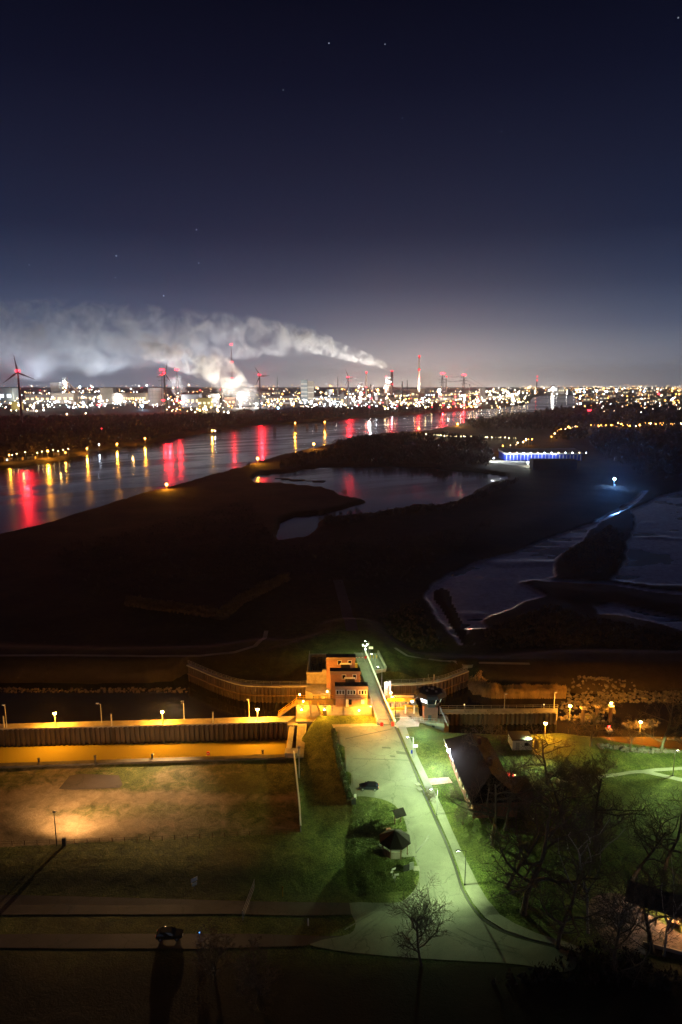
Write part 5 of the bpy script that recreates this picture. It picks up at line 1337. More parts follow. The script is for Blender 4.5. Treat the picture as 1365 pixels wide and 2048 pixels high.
tree_kind('young', M['bark'], M['twig'], seed=11, h=13, trunk_frac=.22, spread=.60, kids=(10, 7, 6, 4), r0=.22, up=.32)
tree_kind('big', M['bark'], M['twig'], seed=21, h=19, trunk_frac=.26, spread=.74, kids=(8, 6, 5, 4), r0=.40, up=.16)
tree_kind('wide', M['bark'], M['twig'], seed=33, h=16, trunk_frac=.22, spread=.78, kids=(8, 6, 5, 4), r0=.34, up=.14)
tree_kind('slim', M['palebark'], M['twig'], seed=44, h=17, trunk_frac=.32, spread=.5, kids=(9, 6, 5, 3), r0=.20, up=.3)
tree_kind('bushy', M['bark'], M['twig'], seed=55, h=7, trunk_frac=.12, spread=.66, kids=(6, 5, 4, 3), r0=.12, up=.22, multi=4)
tree_kind('leaning', M['bark'], M['twig'], seed=66, h=17, trunk_frac=.3, spread=.76, kids=(7, 6, 5, 4), r0=.34, up=.12, lean=.35)
def plant_tree(key, x, y, s, rz, label, group=None, name='bare_tree', p=None):
    p = P(x, y, -.1) if p is None else p
    o = thing(name, label, 'tree' if key != 'bushy' else 'shrub', p, rz, group); o.scale = (s, s, s)
    mesh_obj('trunk', TREES[key][0], o); mesh_obj('crown', TREES[key][1], o)
    return o
plant_tree('young', 843, 1931, 1.02, .4, 'lone bare tree standing dark against the pale road junction')
plant_tree('big', 1047, 1826, 1.37, 2.2, 'large dark bare tree with a stout trunk right of the road bend')
plant_tree('leaning', 1015, 1775, 1.16, 2.9, 'leaning bare tree with a pale foot beside the large stout tree')
plant_tree('wide', 1095, 1568, 0.98, .3, 'spreading bare tree between the white hut and the park lawn')
plant_tree('wide', 1182, 1492, 0.95, 1.9, 'bare tree silhouetted against the orange harbour')
plant_tree('wide', 1322, 1504, 1.04, 3.3, 'bare tree by the harbour shore at the right edge of the park')
plant_tree('wide', 1262, 1503, 0.49, 5.2, 'small bare shore tree in front of the low islet lamp')
plant_tree('slim', 1176, 1865, 1.34, .5, 'tall slim tree with a pale trunk left of the long shelter')
plant_tree('leaning', 1305, 1905, 1.16, 1.0, 'dark forked tree in front of the lit long shelter')
plant_tree('slim', 1328, 1912, 1.04, 2.0, 'thin dark tree right beside the forked tree at the shelter')
G1 = 'bare trees in the dark grove'
grove = [('big', 985, 1690, 1.04, 1.0, 'bare tree overhanging the footway just below the dark house'), ('wide', 1010, 1660, 1.04, 4.0, 'bare tree at the lower right corner of the dark house'), ('wide', 960, 1560, 0.76, 5.0, 'bare tree in front of the lit eaves of the dark house'),
         ('leaning', 1130, 1655, 1.10, .9, 'bare tree in the dark grove above the slim pale tree'), ('big', 1190, 1700, 0.98, 3.9, 'big bare tree in the middle of the dark grove'), 
          ('leaning', 1265, 1760, 0.98, 3.0, 'bare tree directly behind the long shelter roof'), ('big', 1330, 1740, 0.92, 1.7, 'bare tree behind the right end of the long shelter'),
          ('big', 1115, 1895, 0.98, 2.6, 'bare tree at the lower right end of the footway'), ('young', 1230, 1935, 1.22, .7, 'bare young tree in the dark lower right corner')]
for k, x, y, s, rz, lb in grove: plant_tree(k, x, y, s, rz, lb, G1)
G2 = 'bare shrubs and saplings'
shr = [('bushy', 1180, 1585, 1.1, .1, 'bushy bare shrub thicket at the left end of the park lawn'), ('bushy', 1150, 1600, 1.2, 1.1, 'second bushy shrub below the first lawn thicket'), ('bushy', 1130, 1560, .7, 2.1, 'bushy shrub right of the spreading tree by the hut'), ('bushy', 1215, 1545, .8, 3.3, 'small shrub at the bend of the park path'),
       ('bushy', 1003, 1488, .7, 4.0, 'bare shrub at the right eaves corner of the dark house'), ('bushy', 985, 1472, .9, .9, 'bare shrub behind the far gable of the house'), ('bushy', 930, 1466, 1.0, 5.0, 'bare shrub against the orange chamber water behind the house'), ('bushy', 955, 1466, .9, 2.0, 'second bare shrub against the orange chamber water'), ('bushy', 905, 1464, .8, 1.0, 'bare shrub just right of the teal retaining wall'),
       ('bushy', 1030, 1535, .45, 2.6, 'bare shrub along the right side of the dark house'), ('bushy', 1048, 1552, .5, .6, 'bare shrub between the blue cabin and the spreading tree'), ('bushy', 1065, 1600, 1.0, 4.6, 'bare shrub right of the blue cabin'), ('bushy', 860, 1600, .45, 3.6, 'small shrub under the lamp beside the pinkish path'),
       ('bushy', 905, 1605, .6, 5.6, 'low shrub between footway and dark house, upper one'), ('bushy', 925, 1650, .7, .3, 'low shrub between footway and dark house, lower one'),  
       ('bushy', 430, 1952, 1.1, 1.2, 'dark shrub at the lower left below the black car'), ('bushy', 520, 1985, 1.2, 3.1, 'dark shrub at the bottom edge left of centre'),   
         ('bushy', 775, 1688, .35, 3.3, 'small shrub at the left side of the octagonal pavilion')]
for k, x, y, s, rz, lb in shr: plant_tree(k, x, y, s, rz, lb, G2, 'bare_shrub')

# reeds on the far bank right of the bridge, rocks farther right
def P_many(px):
    return poly_world(px, 5)
rng = random.Random(91)
px = []
for _ in range(5200):
    x = rng.uniform(938, 1134); t = (x - 938) / 196; y0 = 1349 + 9 * min(1, t * 4); px.append((x, rng.uniform(y0 - 3, y0 + 8)))
pts = P_many(px); segs = []
for (x, y), p in zip(px, pts):
    bulk = .62 + .22 * mn.noise(Vector((x * .05, 0, 3))) + .25 * min(1, (x - 938) / 40); hh_ = max(.6, 3.0 * bulk) * rng.uniform(.7, 1.1)
    q_ = p + Vector((rng.gauss(0, .28), rng.gauss(0, .2), hh_)); z0 = max(p.z, WATER) - .2
    segs.append((p.x, p.y, z0, q_.x, q_.y, max(p.z, WATER) + hh_, .055, .012))
    segs.append((q_.x - .1, q_.y, max(p.z, WATER) + hh_ * .86, q_.x + rng.gauss(0, .2), q_.y, max(p.z, WATER) + hh_ * 1.08, .11, .03))
rd = mesh_obj('reeds', tubes_mesh('reeds', segs, M['reed'], 3)); tagp(rd, 'tall dry reed bed glowing orange on the far bank right of the wing wall', 'reeds', kind='stuff')
def rocks(name, label, fpx, n, size, seed, m):
    rng = random.Random(seed); px = [fpx(rng) for _ in range(n)]; pts = P_many(px); mb = MB()
    for p in pts:
        s_ = size * rng.uniform(.4, 1.5) * (p.y / 200) ; k = len(mb.v)
        rot = Matrix.Rotation(rng.uniform(0, 6.3), 3, Vector((rng.gauss(0, 1), rng.gauss(0, 1), rng.gauss(0, 1))).normalized())
        c = Vector((p.x, p.y, max(p.z, WATER) + s_ * .15))
        for v in ((1, 0, 0), (0, 1, 0), (-1, 0, 0), (0, -1, 0), (0, 0, 1), (0, 0, -1)): mb.v.append(tuple(c + rot @ Vector(v) * s_ * rng.uniform(.7, 1.15)))
        for a, b_, c_ in ((0, 1, 4), (1, 2, 4), (2, 3, 4), (3, 0, 4), (1, 0, 5), (2, 1, 5), (3, 2, 5), (0, 3, 5)): mb.f.append((k + a, k + b_, k + c_))
    return tagp(mb.build(name, m), label, None, kind='stuff')
rocks('bank_rocks', 'rubble stones along the far bank at the right edge', lambda r: (r.uniform(1138, 1500), r.uniform(1352, 1374)), 900, .55, 3, M['rock'])
rocks('shore_rocks', 'orange-lit rubble stones along the park shore of the harbour', lambda r: (lambda x: (x, 1492 + 10 * min(1, max(0, (x - 1200) / 90)) + r.gauss(0, 2.5)))(r.uniform(1195, 1480)), 700, .4, 4, M['rock'])
rocks('bank_rocks', 'low stones on the far bank left of the curved wall', lambda r: (r.uniform(-200, 372), r.uniform(1346, 1354)), 500, .4, 5, M['rock'])
rocks('islet_rocks', 'stones of the low islet in the outer harbour', lambda r: (r.uniform(1120, 1228), r.uniform(1424, 1446)), 260, .5, 6, M['rock'])
rocks('islet_rocks', 'dark low islet under the farthest right harbour lamp', lambda r: (1280 + r.gauss(0, 13), 1470 + r.gauss(0, 3.5)), 160, .6, 7, M['rock'])
# a ragged carpet of dead leaves and tufts gives the lit grass its grain
def tufts(name, label, polypx, n, size, seed, m):
    rng = random.Random(seed); w = poly_world(polypx); xs_ = [p.x for p in w]; ys_ = [p.y for p in w]
    X_ = np.array([rng.uniform(min(xs_), max(xs_)) for _ in range(n)]); Y_ = np.array([rng.uniform(min(ys_), max(ys_)) for _ in range(n)])
    d = sdf(w, X_, Y_, 1); clump = fbm(X_, Y_, 5, 3, seed) ; k = (d < 0) & (clump > .30 + .1 * np.array([rng.random() for _ in range(n)])); X_ = X_[k]; Y_ = Y_[k]; Z_ = ground(X_, Y_)
    V = np.zeros((len(X_), 3, 3)); r_ = np.random.RandomState(seed); a = r_.uniform(0, 2 * PI, len(X_)); s_ = size * r_.uniform(.5, 1.4, len(X_))
    for i, (da, hz_) in enumerate(((0, 0.0), (PI, 0.0), (PI / 2, .22))):
        q = .5 if i < 2 else .25
        V[:, i, 0] = X_ + np.cos(a + da) * s_ * q; V[:, i, 1] = Y_ + np.sin(a + da) * s_ * q; V[:, i, 2] = Z_ + .02 + hz_ * s_ * r_.uniform(.6, 1.3, len(X_))
    me = np_mesh(name, V.reshape(-1, 3), np.arange(len(X_) * 3).reshape(-1, 3), m)
    return tagp(mesh_obj(name, me), label, None, kind='stuff')
M['tuft'] = mat('grass_tuft', (.085, .115, .030), .9, var=.5, scale=.7)
tufts('grass', 'grass tufts on the island of lawn beside the road', [(706, 1606), (760, 1602), (792, 1616), (812, 1650), (820, 1690), (834, 1745), (826, 1780), (700, 1795), (690, 1700)], 26000, .28, 5, M['tuft'])
tufts('grass', 'grass tufts on the lawn right of the footway', [(955, 1755), (985, 1800), (1060, 1862), (1130, 1880), (1130, 1720), (960, 1640), (870, 1510), (850, 1500), (880, 1590)], 30000, .28, 6, M['tuft'])

# ------------------------------------------------------------------ woods
def wood(name, label, polypx, n, hgt, seed, tris=34, m=None, wide=.42, world=None):
    w = poly_world(polypx); rs = np.random.RandomState(seed)
    xs_ = [p.x for p in w]; ys_ = [p.y for p in w]; X_ = []; Y_ = []
    while len(X_) < n:
        # even in the picture's sense: nearer edge denser
        x = rs.uniform(min(xs_), max(xs_), 4000); y = rs.uniform(min(ys_), max(ys_), 4000)
        d = sdf(w, x, y, 1); k = d < 0
        X_ += list(x[k]); Y_ += list(y[k])
    X_ = np.array(X_[:n]); Y_ = np.array(Y_[:n]); Z_ = ground(X_, Y_); k = Z_ > WATER + .3; X_, Y_, Z_ = X_[k], Y_[k], Z_[k]; n = len(X_)
    big = fbm(X_, Y_, 120, 3, seed + 1); H = hgt * (.45 + .9 * big) * rs.uniform(.75, 1.2, n)
    T_ = tris; th = rs.uniform(0, 2 * PI, (n, T_)); u = rs.uniform(-1, 1, (n, T_)); rad = rs.uniform(.25, 1, (n, T_)) ** .5
    cxy = np.sqrt(1 - u * u) * rad
    C = np.stack([X_[:, None] + np.cos(th) * cxy * (H * wide)[:, None], Y_[:, None] + np.sin(th) * cxy * (H * wide)[:, None], Z_[:, None] + H[:, None] * (.58 + .42 * u * rad)], -1)
    s_ = (H * .13)[:, None, None, None] * rs.uniform(.5, 1.6, (n, T_, 1, 1))
    off_ = rs.normal(0, 1, (n, T_, 3, 3)) * s_ * np.array([.8, .8, 1.1])
    V = (C[:, :, None, :] + off_).reshape(-1, 3)
    tv = np.zeros((n, 3, 3)); tv[:, 0] = np.stack([X_ - .35, Y_, Z_], -1); tv[:, 1] = np.stack([X_ + .35, Y_, Z_], -1); tv[:, 2] = np.stack([X_, Y_, Z_ + H * .75], -1)
    V = np.concatenate([V, tv.reshape(-1, 3)])
    me = np_mesh(name, V, np.arange(len(V)).reshape(-1, 3), m or M['dimtwig'])
    return tagp(mesh_obj(name, me), label, None, kind='stuff')
wood('woods', 'dark belt of bare woods along the left bank of the river', [(-500, 962), (0, 927), (100, 912), (175, 896), (240, 886), (300, 880), (400, 858), (440, 853), (500, 847), (600, 841), (700, 834), (780, 828), (880, 821), (870, 815), (760, 817), (600, 822), (450, 832), (300, 836), (0, 842), (-500, 848)], 5200, 15, 1)
wood('woods', 'dense front edge of the left bank woods', [(-500, 955), (0, 921), (100, 907), (175, 893), (240, 884), (300, 878), (400, 857), (500, 846), (600, 840), (700, 833), (780, 827), (880, 820), (880, 818), (780, 824.5), (700, 829.5), (600, 836), (500, 841.5), (400, 850), (300, 868), (240, 872), (175, 880), (100, 893), (0, 905), (-500, 935)], 4200, 17, 12, tris=44, wide=.5)
wood('woods', 'dark bare trees between the pond and the river', [(655, 905), (680, 887), (740, 877), (800, 874), (880, 872), (970, 885), (985, 915), (975, 934), (870, 931), (760, 927), (680, 927), (640, 918)], 900, 11, 2)
wood('woods', 'dark wooded headland right of the river', [(930, 849), (1000, 838), (1130, 822), (1200, 814), (1365, 818), (1800, 818), (1800, 850), (1365, 848), (1200, 846), (1080, 862), (960, 864)], 2600, 15, 3)
wood('woods', 'dark woods behind the blue warehouse', [(1190, 900), (1180, 880), (1100, 880), (1110, 870), (1200, 858), (1365, 860), (1800, 862), (1800, 980), (1365, 972), (1280, 960), (1235, 930)], 1100, 13, 4)
wood('undergrowth', 'low scrub along the near shore of the pond', [(640, 1040), (700, 1033), (790, 1022), (900, 1010), (935, 1000), (1010, 966), (1040, 962), (960, 1000), (900, 1020), (780, 1034), (700, 1046), (650, 1050)], 260, 4.0, 5)
M['scrub'] = mat('dead_scrub', (.12, .082, .048), .95, var=.4, scale=.3)
wood('scrub', 'pale dead reeds along the old ditch in the marsh', [(255, 1196), (330, 1206), (440, 1222), (470, 1200), (520, 1172), (575, 1150), (580, 1162), (520, 1192), (480, 1214), (450, 1242), (330, 1224), (250, 1212)], 1500, 1.8, 21, tris=16, m=M['scrub'], wide=.7)
wood('scrub', 'brown scrub patches left of the mud flats', [(760, 1230), (840, 1200), (860, 1250), (900, 1296), (840, 1300), (780, 1270)], 300, 1.2, 22, tris=14, m=M['scrub'], wide=.8)
wood('scrub', 'brown scrub on the marsh between the two flats', [(1120, 1110), (1220, 1050), (1250, 1070), (1240, 1140), (1150, 1155)], 700, 1.3, 23, tris=14, m=M['scrub'], wide=.8)
wood('scrub', 'brown scrub on the marsh below the flats', [(960, 1262), (1100, 1210), (1180, 1235), (1365, 1270), (1365, 1300), (980, 1298)], 1200, 1.3, 24, tris=14, m=M['scrub'], wide=.8)
wood('scrub', 'scattered low scrub over the middle marsh', [(100, 1100), (500, 1000), (560, 1090), (850, 1070), (1000, 1040), (800, 1180), (500, 1160), (200, 1200)], 1500, 1.5, 25, tris=12, m=M['dimtwig'], wide=.9)
wood('undergrowth', 'dark bare thicket where the road bends out of sight at the lower right', [(1060, 1945), (1130, 1925), (1145, 1900), (1185, 1888), (1340, 1935), (1400, 1990), (1250, 1975), (1150, 1965), (950, 1975)], 150, 1.5, 31, tris=14, wide=.8)
wood('undergrowth', 'low scrub by the river lamps near the spit', [(560, 925), (600, 908), (650, 905), (640, 925), (600, 935), (560, 938)], 120, 5, 6)
FB = 'bare trees out on the marsh'
for k, x, y, s, rz, lb in (('wide', 965, 912, .9, 0, 'pale lit bare tree at the left end of the blue warehouse'), ('wide', 945, 915, .9, 2, 'bare tree second left of the blue warehouse'), ('wide', 1210, 922, .8, 1, 'lone pale bare tree right of the blue warehouse'), ('bushy', 574, 932, 1.2, 1, 'dark round shrub by the river path lamp'),
        ('bushy', 643, 1033, .8, 2, 'shrub on the near pond shore, leftmost'), ('bushy', 700, 1034, .8, .4, 'shrub on the near pond shore, middle'), ('bushy', 716, 1030, .9, 3.4, 'shrub on the near pond shore, right of the middle one'), ('bushy', 690, 992, .9, 4.4, 'shrub at the neck between pond and peninsula'), ('bushy', 497, 935, 1.0, 5.4, 'dark shrub on the river bank left of the path lamp')):
    plant_tree(k, x, y, s, rz, lb, FB, 'bare_tree' if k == 'wide' else 'bare_shrub')

# ------------------------------------------------------------------ lamps along the river
def small_mesh(parts_):
    """one mesh out of (MB, material) pairs"""
    V = []; Fa = []; mi = []; ms = []
    for i, (b, m) in enumerate(parts_):
        k = len(V); V += b.v; Fa += [tuple(j + k for j in f) for f in b.f]; mi += [i] * len(b.f); ms.append(m)
    me = bpy.data.meshes.new('m'); me.from_pydata([tuple(v) for v in V], [], Fa); me.update()
    for m in ms: me.materials.append(m)
    me.polygons.foreach_set('material_index', mi)
    return me
F_OR = emit('far_sodium', (1.0, .40, .06), 36); F_WH = emit('far_white', (1.0, .95, .88), 55); F_WA = emit('far_warm', (1.0, .68, .34), 34); F_YE = emit('far_yellow', (1.0, .80, .40), 28)
F_BL = emit('far_blue', (.30, .55, 1.0), 60); F_RD = emit('far_red', (1.0, .015, .03), 18); F_GR = emit('far_green', (.3, 1.0, .6), 10); F_CO = emit('far_cold', (.72, .86, 1.0), 60)
def far_lamp(name, label, p, r, m, group, pole=True, cat='lamp', zg=-2.0):
    b1 = MB().ball((0, 0, 0), r, 6, 4); pr = [(b1, m)]
    if pole and p.z - zg > r * 1.5: pr.insert(0, (MB().tube((0, 0, zg - p.z), (0, 0, -r * .9), max(.12, r * .12), n=4), M['steel']))
    o = mesh_obj(name, small_mesh(pr)); o.location = p
    return tagp(o, label, cat, group)
RB_ = 'sodium lamps along the river banks'
for x, y, yb, r, pw, lb in ((97, 902, 917, .9, 26000, 'bright sodium lamp on the left river bank beside the jetty huts'), (175, 897, 905, .7, 14000, 'sodium lamp at the tip of the left bank jetty'), (235, 888, 896, .8, 18000, 'sodium lamp on the lit left bank strip, left one of two'), (291, 877, 887, .9, 20000, 'sodium lamp on the lit left bank strip, right one of two'),
        (425, 861, 867, 1.1, 24000, 'sodium lamp at the point where the left bank meets the river bend'), (334, 969, 978, .95, 9000, 'strong sodium lamp on the near river dyke, nearest of three'), (516, 917, 927, 1.15, 12000, 'strong sodium lamp on the near river dyke left of the pond'), (628, 888, 898, 1.2, 12000, 'strong sodium lamp on the near river dyke by the scrub'),
        (838, 857, 865, 1.2, 14000, 'sodium lamp on the near river bank right of the white streaks'), (916, 848, 852, 1.3, 16000, 'sodium lamp on the near bank under the two red-lit pylons'), (20, 910, 925, .6, 5000, 'sodium lamp at the left edge of the jetty huts'), (132, 905, 913, .5, 3000, 'small sodium lamp right of the jetty huts')):
    g_ = G(x, yb, -2.6); p = g_.copy(); p.z = topz(x, y, g_)
    o = far_lamp('river_lamp', lb, p, r * 1.3, F_OR, RB_, zg=-3, cat='street lamp')
    point('lamp_light', (0, -r * 2.2, 0), ORANGE, pw * 2.6, r * .6, o)
for x, y, yb, c, pw, m_, lb in ((431, 861, 867, COLD, 2500, F_CO, 'small white beacon just right of the bank point lamp'), (199, 889, 898, COLD, 700, F_CO, 'small white lamp between the jetty tip and the lit bank strip'), (205, 857, 880, RED, 20, F_RD, 'tiny red marker lamp before the small left pylon')):
    g_ = G(x, yb, -2.6); p = g_.copy(); p.z = topz(x, y, g_); o = far_lamp('river_beacon', lb, p, .7, m_, 'small beacons on the river', zg=-3, cat='beacon'); point('lamp_light', (0, -1.5, 0), c, pw, .5, o)
for x, yt, yb, lamp, lb in ((550, 853, 866, 0, 'unlit pair of dolphin piles in the river, leftmost'), (591, 847, 860, 26000, 'dolphin piles in the river carrying a sodium lamp, left lamp of two'), (615, 849, 858, 0, 'unlit dolphin piles right of the left lamp dolphin'), (632, 848, 857, 0, 'unlit dolphin piles midway to the right lamp dolphin'), (650, 845, 857, 26000, 'dolphin piles in the river carrying a sodium lamp, right lamp of two'),
        (928, 818, 826, 0, 'unlit dolphin piles under the right red-lit pylon'), (950, 817, 824, 0, 'unlit dolphin piles in the far river right of the pylons')):
    p = G(x, yb, -5); h = topz(x, yt, p) + 5
    o = thing('river_dolphin', lb, 'mooring dolphin', p, group='dolphins standing in the river')
    for s_ in (-1.7, 1.7):
        MB().tube((s_, 0, -4), (s_ * .8, 0, h), 1.0, n=8).build('pile', M['pile'], o)
    MB().box((0, 0, h * .8), (4.2, 1.2, .5)).build('cross_beam', M['pile'], o)
    if lamp:
        MB().ball((0, 0, h + 1.2), 1.15, 8, 5).build('lantern_glass', F_OR, o); MB().tube((0, 0, h * .8), (0, 0, h + .4), .2, n=6).build('pole', M['steel'], o); point('lamp_light', (0, -2.6, h + 1.2), ORANGE, lamp * 1.8, .8, o)
# jetty huts on the left bank
for i, (x, y, w_, lb) in enumerate(((15, 922, 8, 'small lit hut at the left edge of the river jetty'), (40, 921, 5, 'tall narrow lit hut on the river jetty'), (62, 919, 9, 'low hut with a pitched roof on the river jetty'), (112, 911, 6, 'small yellow-lit hut on the river jetty right of the bright lamp'))):
    o = thing('jetty_hut', lb, 'hut', G(x, y, -2.4), group='huts on the river jetty'); MB().box((0, 3, 1.8), (w_, 6, 3.6)).build('wall', M['beige'], o); MB().prism([(-w_ / 2 - .3, -.3), (w_ / 2 + .3, -.3), (w_ / 2 + .3, 6.3), (-w_ / 2 - .3, 6.3)], 3.62, 4.0).build('roof', M['darkroof'], o); MB().box((0, -.05, 1.4), (1.4, .1, 2.2)).build('door', LIT if i == 0 else M['wood'], o)
for i, x in enumerate((26, 35, 52, 76, 85, 108, 118, 128, 138)):
    p = G(x, 921 - (x - 26) * .09, -2.4); p.z = 4.5 + (i % 3); far_lamp('jetty_lamp', 'small yellow lamp on the river jetty by the huts', p, .45, F_YE, 'small lamps on the river jetty', cat='lamp')
for x, pw in ((45, 3500), (120, 3000), (265, 6000)): point('lamp_light', G(x, 919 if x < 200 else 890, 5), AMBER, pw, .6, None)

# ------------------------------------------------------------------ wind turbines
def turbine(label, x, yhub, D, blade, ang0, yaw, pw=5e5):
    p = far(x, D); p.z = -2.6; h = elz(yhub, D) + 2.6
    o = thing('wind_turbine', label, 'wind turbine', p, yaw, 'wind turbines on the far bank')
    MB().tube((0, 0, 0), (0, 0, h - 2), 3.0, 1.7, 14).build('tower', M['turbine'], o, True)
    MB().box((0, 3, h), (4.2, 12, 4.4)).build('nacelle', M['turbine'], o)
    hb = MB().lathe((0, 0, 0), [(.3, -2.6), (1.6, -1.6), (2.2, 0), (2.2, 1.5)], 10).build('hub', M['turbine'], o); hb.location = (0, -3.6, h); hb.rotation_euler = (R(90), 0, 0)
    for k in range(3):
        a = ang0 + k * 2 * PI / 3; d = Vector((math.sin(a), 0, math.cos(a))); s_ = Vector((math.cos(a), 0, -math.sin(a)))
        b = MB(); prof = [(2, 1.3, 1.2), (10, 2.4, 1.0), (blade * .5, 1.6, .55), (blade, .35, .12)]
        for L, c, t in prof:
            q_ = d * L + Vector((0, -4.4, h)); b.v += [tuple(q_ + s_ * c), tuple(q_ + Vector((0, t, 0))), tuple(q_ - s_ * c * .7), tuple(q_ - Vector((0, t, 0)))]
        for i in range(3):
            for j in range(4): b.f.append((4 * i + j, 4 * i + (j + 1) % 4, 4 * i + 4 + (j + 1) % 4, 4 * i + 4 + j))
        b.f += [(3, 2, 1, 0), (12, 13, 14, 15)]; b.build('blade', M['turbine'], o)
    for xx in (-3.2, 3.2): MB().ball((xx, 1, h + 3.6), 2.0, 8, 5).build('red_beacon', F_RD, o)
    MB().ball((0, -1.5, h + 3.4), 1.9, 8, 5).build('red_beacon', F_RD, o)
    point('lamp_light', (0, -9, h + 4), RED, pw * 1.1, 3.0, o, spot=170, blend=.5, aim=(-math.sin(yaw), -math.cos(yaw), -.1))
    return o
M['turbine'] = mat('turbine_paint', (.10, .10, .11), .6, var=.05, scale=.1)
turbine('wind turbine nearest the left edge of the skyline', 38, 745, 1520, 38, -.12, .25)
turbine('wind turbine in front of the lattice mast beside the gasholder', 330, 748, 2250, 40, .3, 1.1, 5e5)
turbine('wind turbine standing right of the bright steam cloud', 520, 752, 2300, 34, -.55, .5, 5e5)
turbine('wind turbine left of the blast furnaces', 697, 756, 2500, 34, -.5, .6, 4.5e5)

# ------------------------------------------------------------------ lattice pylons and masts
def pylon(label, x, ytop, D, arms=True, w0=None, reds=((0, 1),), name='lattice_pylon', cat='pylon', gr='red-lit lattice pylons', pw=2.5e5, beads=2.3):
    p = far(x, D); p.z = -2.6; h = elz(ytop, D) + 2.6; w0 = w0 or h * .07
    o = thing(name, label, cat, p, .3, gr)
    b = MB(); lv = 9; rr = max(.45, D / 682 * .14)
    def c(t, i):
        w = w0 * (1 - .82 * min(1, t / .92)) ; sx_, sy_ = ((-1, -1), (1, -1), (1, 1), (-1, 1))[i]; return Vector((sx_ * w, sy_ * w, t * h))
    for i in range(4):
        b.bar(c(0, i), c(.92, i), rr * 1.5)
        b.bar(c(.92, i), Vector((0, 0, h)), rr)
        for k in range(lv):
            t0, t1 = .92 * k / lv, .92 * (k + 1) / lv
            b.bar(c(t0, i), c(t1, (i + 1) % 4), rr * .7); b.bar(c(t1, i), c(t1, (i + 1) % 4), rr * .6)
    b.build('lattice', M['pylon'], o)
    if arms:
        b = MB()
        for t, L in ((.93, h * .11), (.84, h * .15), (.75, h * .11)):
            b.bar((-L, 0, t * h), (L, 0, t * h), rr * 1.4); b.bar((-L, 0, t * h), (0, 0, t * h + h * .03), rr); b.bar((L, 0, t * h), (0, 0, t * h + h * .03), rr)
        b.build('cross_arm', M['pylon'], o)
    for t, n_ in reds:
        for k in range(n_):
            xx = (k - (n_ - 1) / 2) * beads * 2.6; MB().ball((xx, -2, t * h + (beads if t >= 1 else 0)), beads, 8, 5).build('red_beacon', F_RD, o)
        if pw: point('lamp_light', (0, -beads * 3, t * h + beads), RED, pw * .8, 3.0, o, spot=170, blend=.5, aim=(-.25, -1, -.1))
    return o
M['pylon'] = mat('pylon_steel', (.12, .12, .13), .6, .3, var=.1, scale=.05)
pylon('tall red-topped lattice pylon just right of the turbine by the gasholder', 355, 741, 2250, reds=((1, 2), (.28, 3)), arms=False, w0=9)
pylon('lattice pylon half hidden behind the turbine by the gasholder', 326, 741, 2350, reds=((1, 3), (.28, 2)), w0=9)
pylon('tall red-lit river crossing pylon, left of the two at the river bend', 885, 748, 2600, reds=((1, 3), (.11, 3)), pw=5e5)
pylon('tall red-lit river crossing pylon, right of the two at the river bend', 928, 751, 2600, reds=((1, 3), (.11, 3)), pw=5e5)
pylon('short red-lit pylon among the woods at the left', 196, 811, 1900, reds=((1, 3),), pw=1.5e5, w0=3.5, beads=1.6)
pylon('red-lit pylon rising over the wooded headland', 1182, 820, 1900, reds=((.97, 3),), pw=1.2e5, w0=3.0, beads=1.6)
pylon('slender red-banded lattice mast rising out of the steam cloud', 465, 690, 3100, arms=False, reds=((1, 2), (.72, 2), (.45, 2)), w0=6, name='lattice_mast', cat='mast', pw=2e5)
pylon('small red-lit mast on the horizon right of the river', 1074, 754, 7000, arms=False, reds=((1, 1), (.8, 1)), w0=6, name='lattice_mast', cat='mast', pw=0, beads=5)
pylon('thin unlit mast right of the large turbine cluster', 555, 752, 3300, arms=False, reds=(), w0=3, name='lattice_mast', cat='mast', pw=0)
pylon('thin unlit mast left of the blast furnaces', 676, 752, 3300, arms=False, reds=(), w0=3, name='lattice_mast', cat='mast', pw=0)
cab = MB()
def catenary(a, b_, sag, n=10):
    pts = [a.lerp(b_, k / n) - Vector((0, 0, sag * 4 * (k / n) * (1 - k / n))) for k in range(n + 1)]; cab.path(pts, .32, 3)
pa = far(355, 2250); pb = far(885, 2600)
for t, dx_ in ((.93, -8), (.84, 9), (.75, -8)):
    a = pa + Vector((dx_, 0, 125 * t)); b_ = pa.lerp(pb, .42) + Vector((dx_, 0, 62 * t)); catenary(a, b_, 18)
tagp(cab.build('power_line', M['pylon']), 'thin power lines sagging right from the red-topped pylon', 'power line')
cab = MB()
for dx_ in (-10, 10):
    for t in (.93, .8): catenary(pb + Vector((dx_, 0, 130 * t)), far(928, 2600) + Vector((dx_, 0, 130 * t)), 6); catenary(far(928, 2600) + Vector((dx_, 0, 130 * t)), far(1010, 3000) + Vector((dx_, 0, 60 * t)), 14)
tagp(cab.build('power_line', M['pylon']), 'thin power lines between the two river crossing pylons', 'power line')

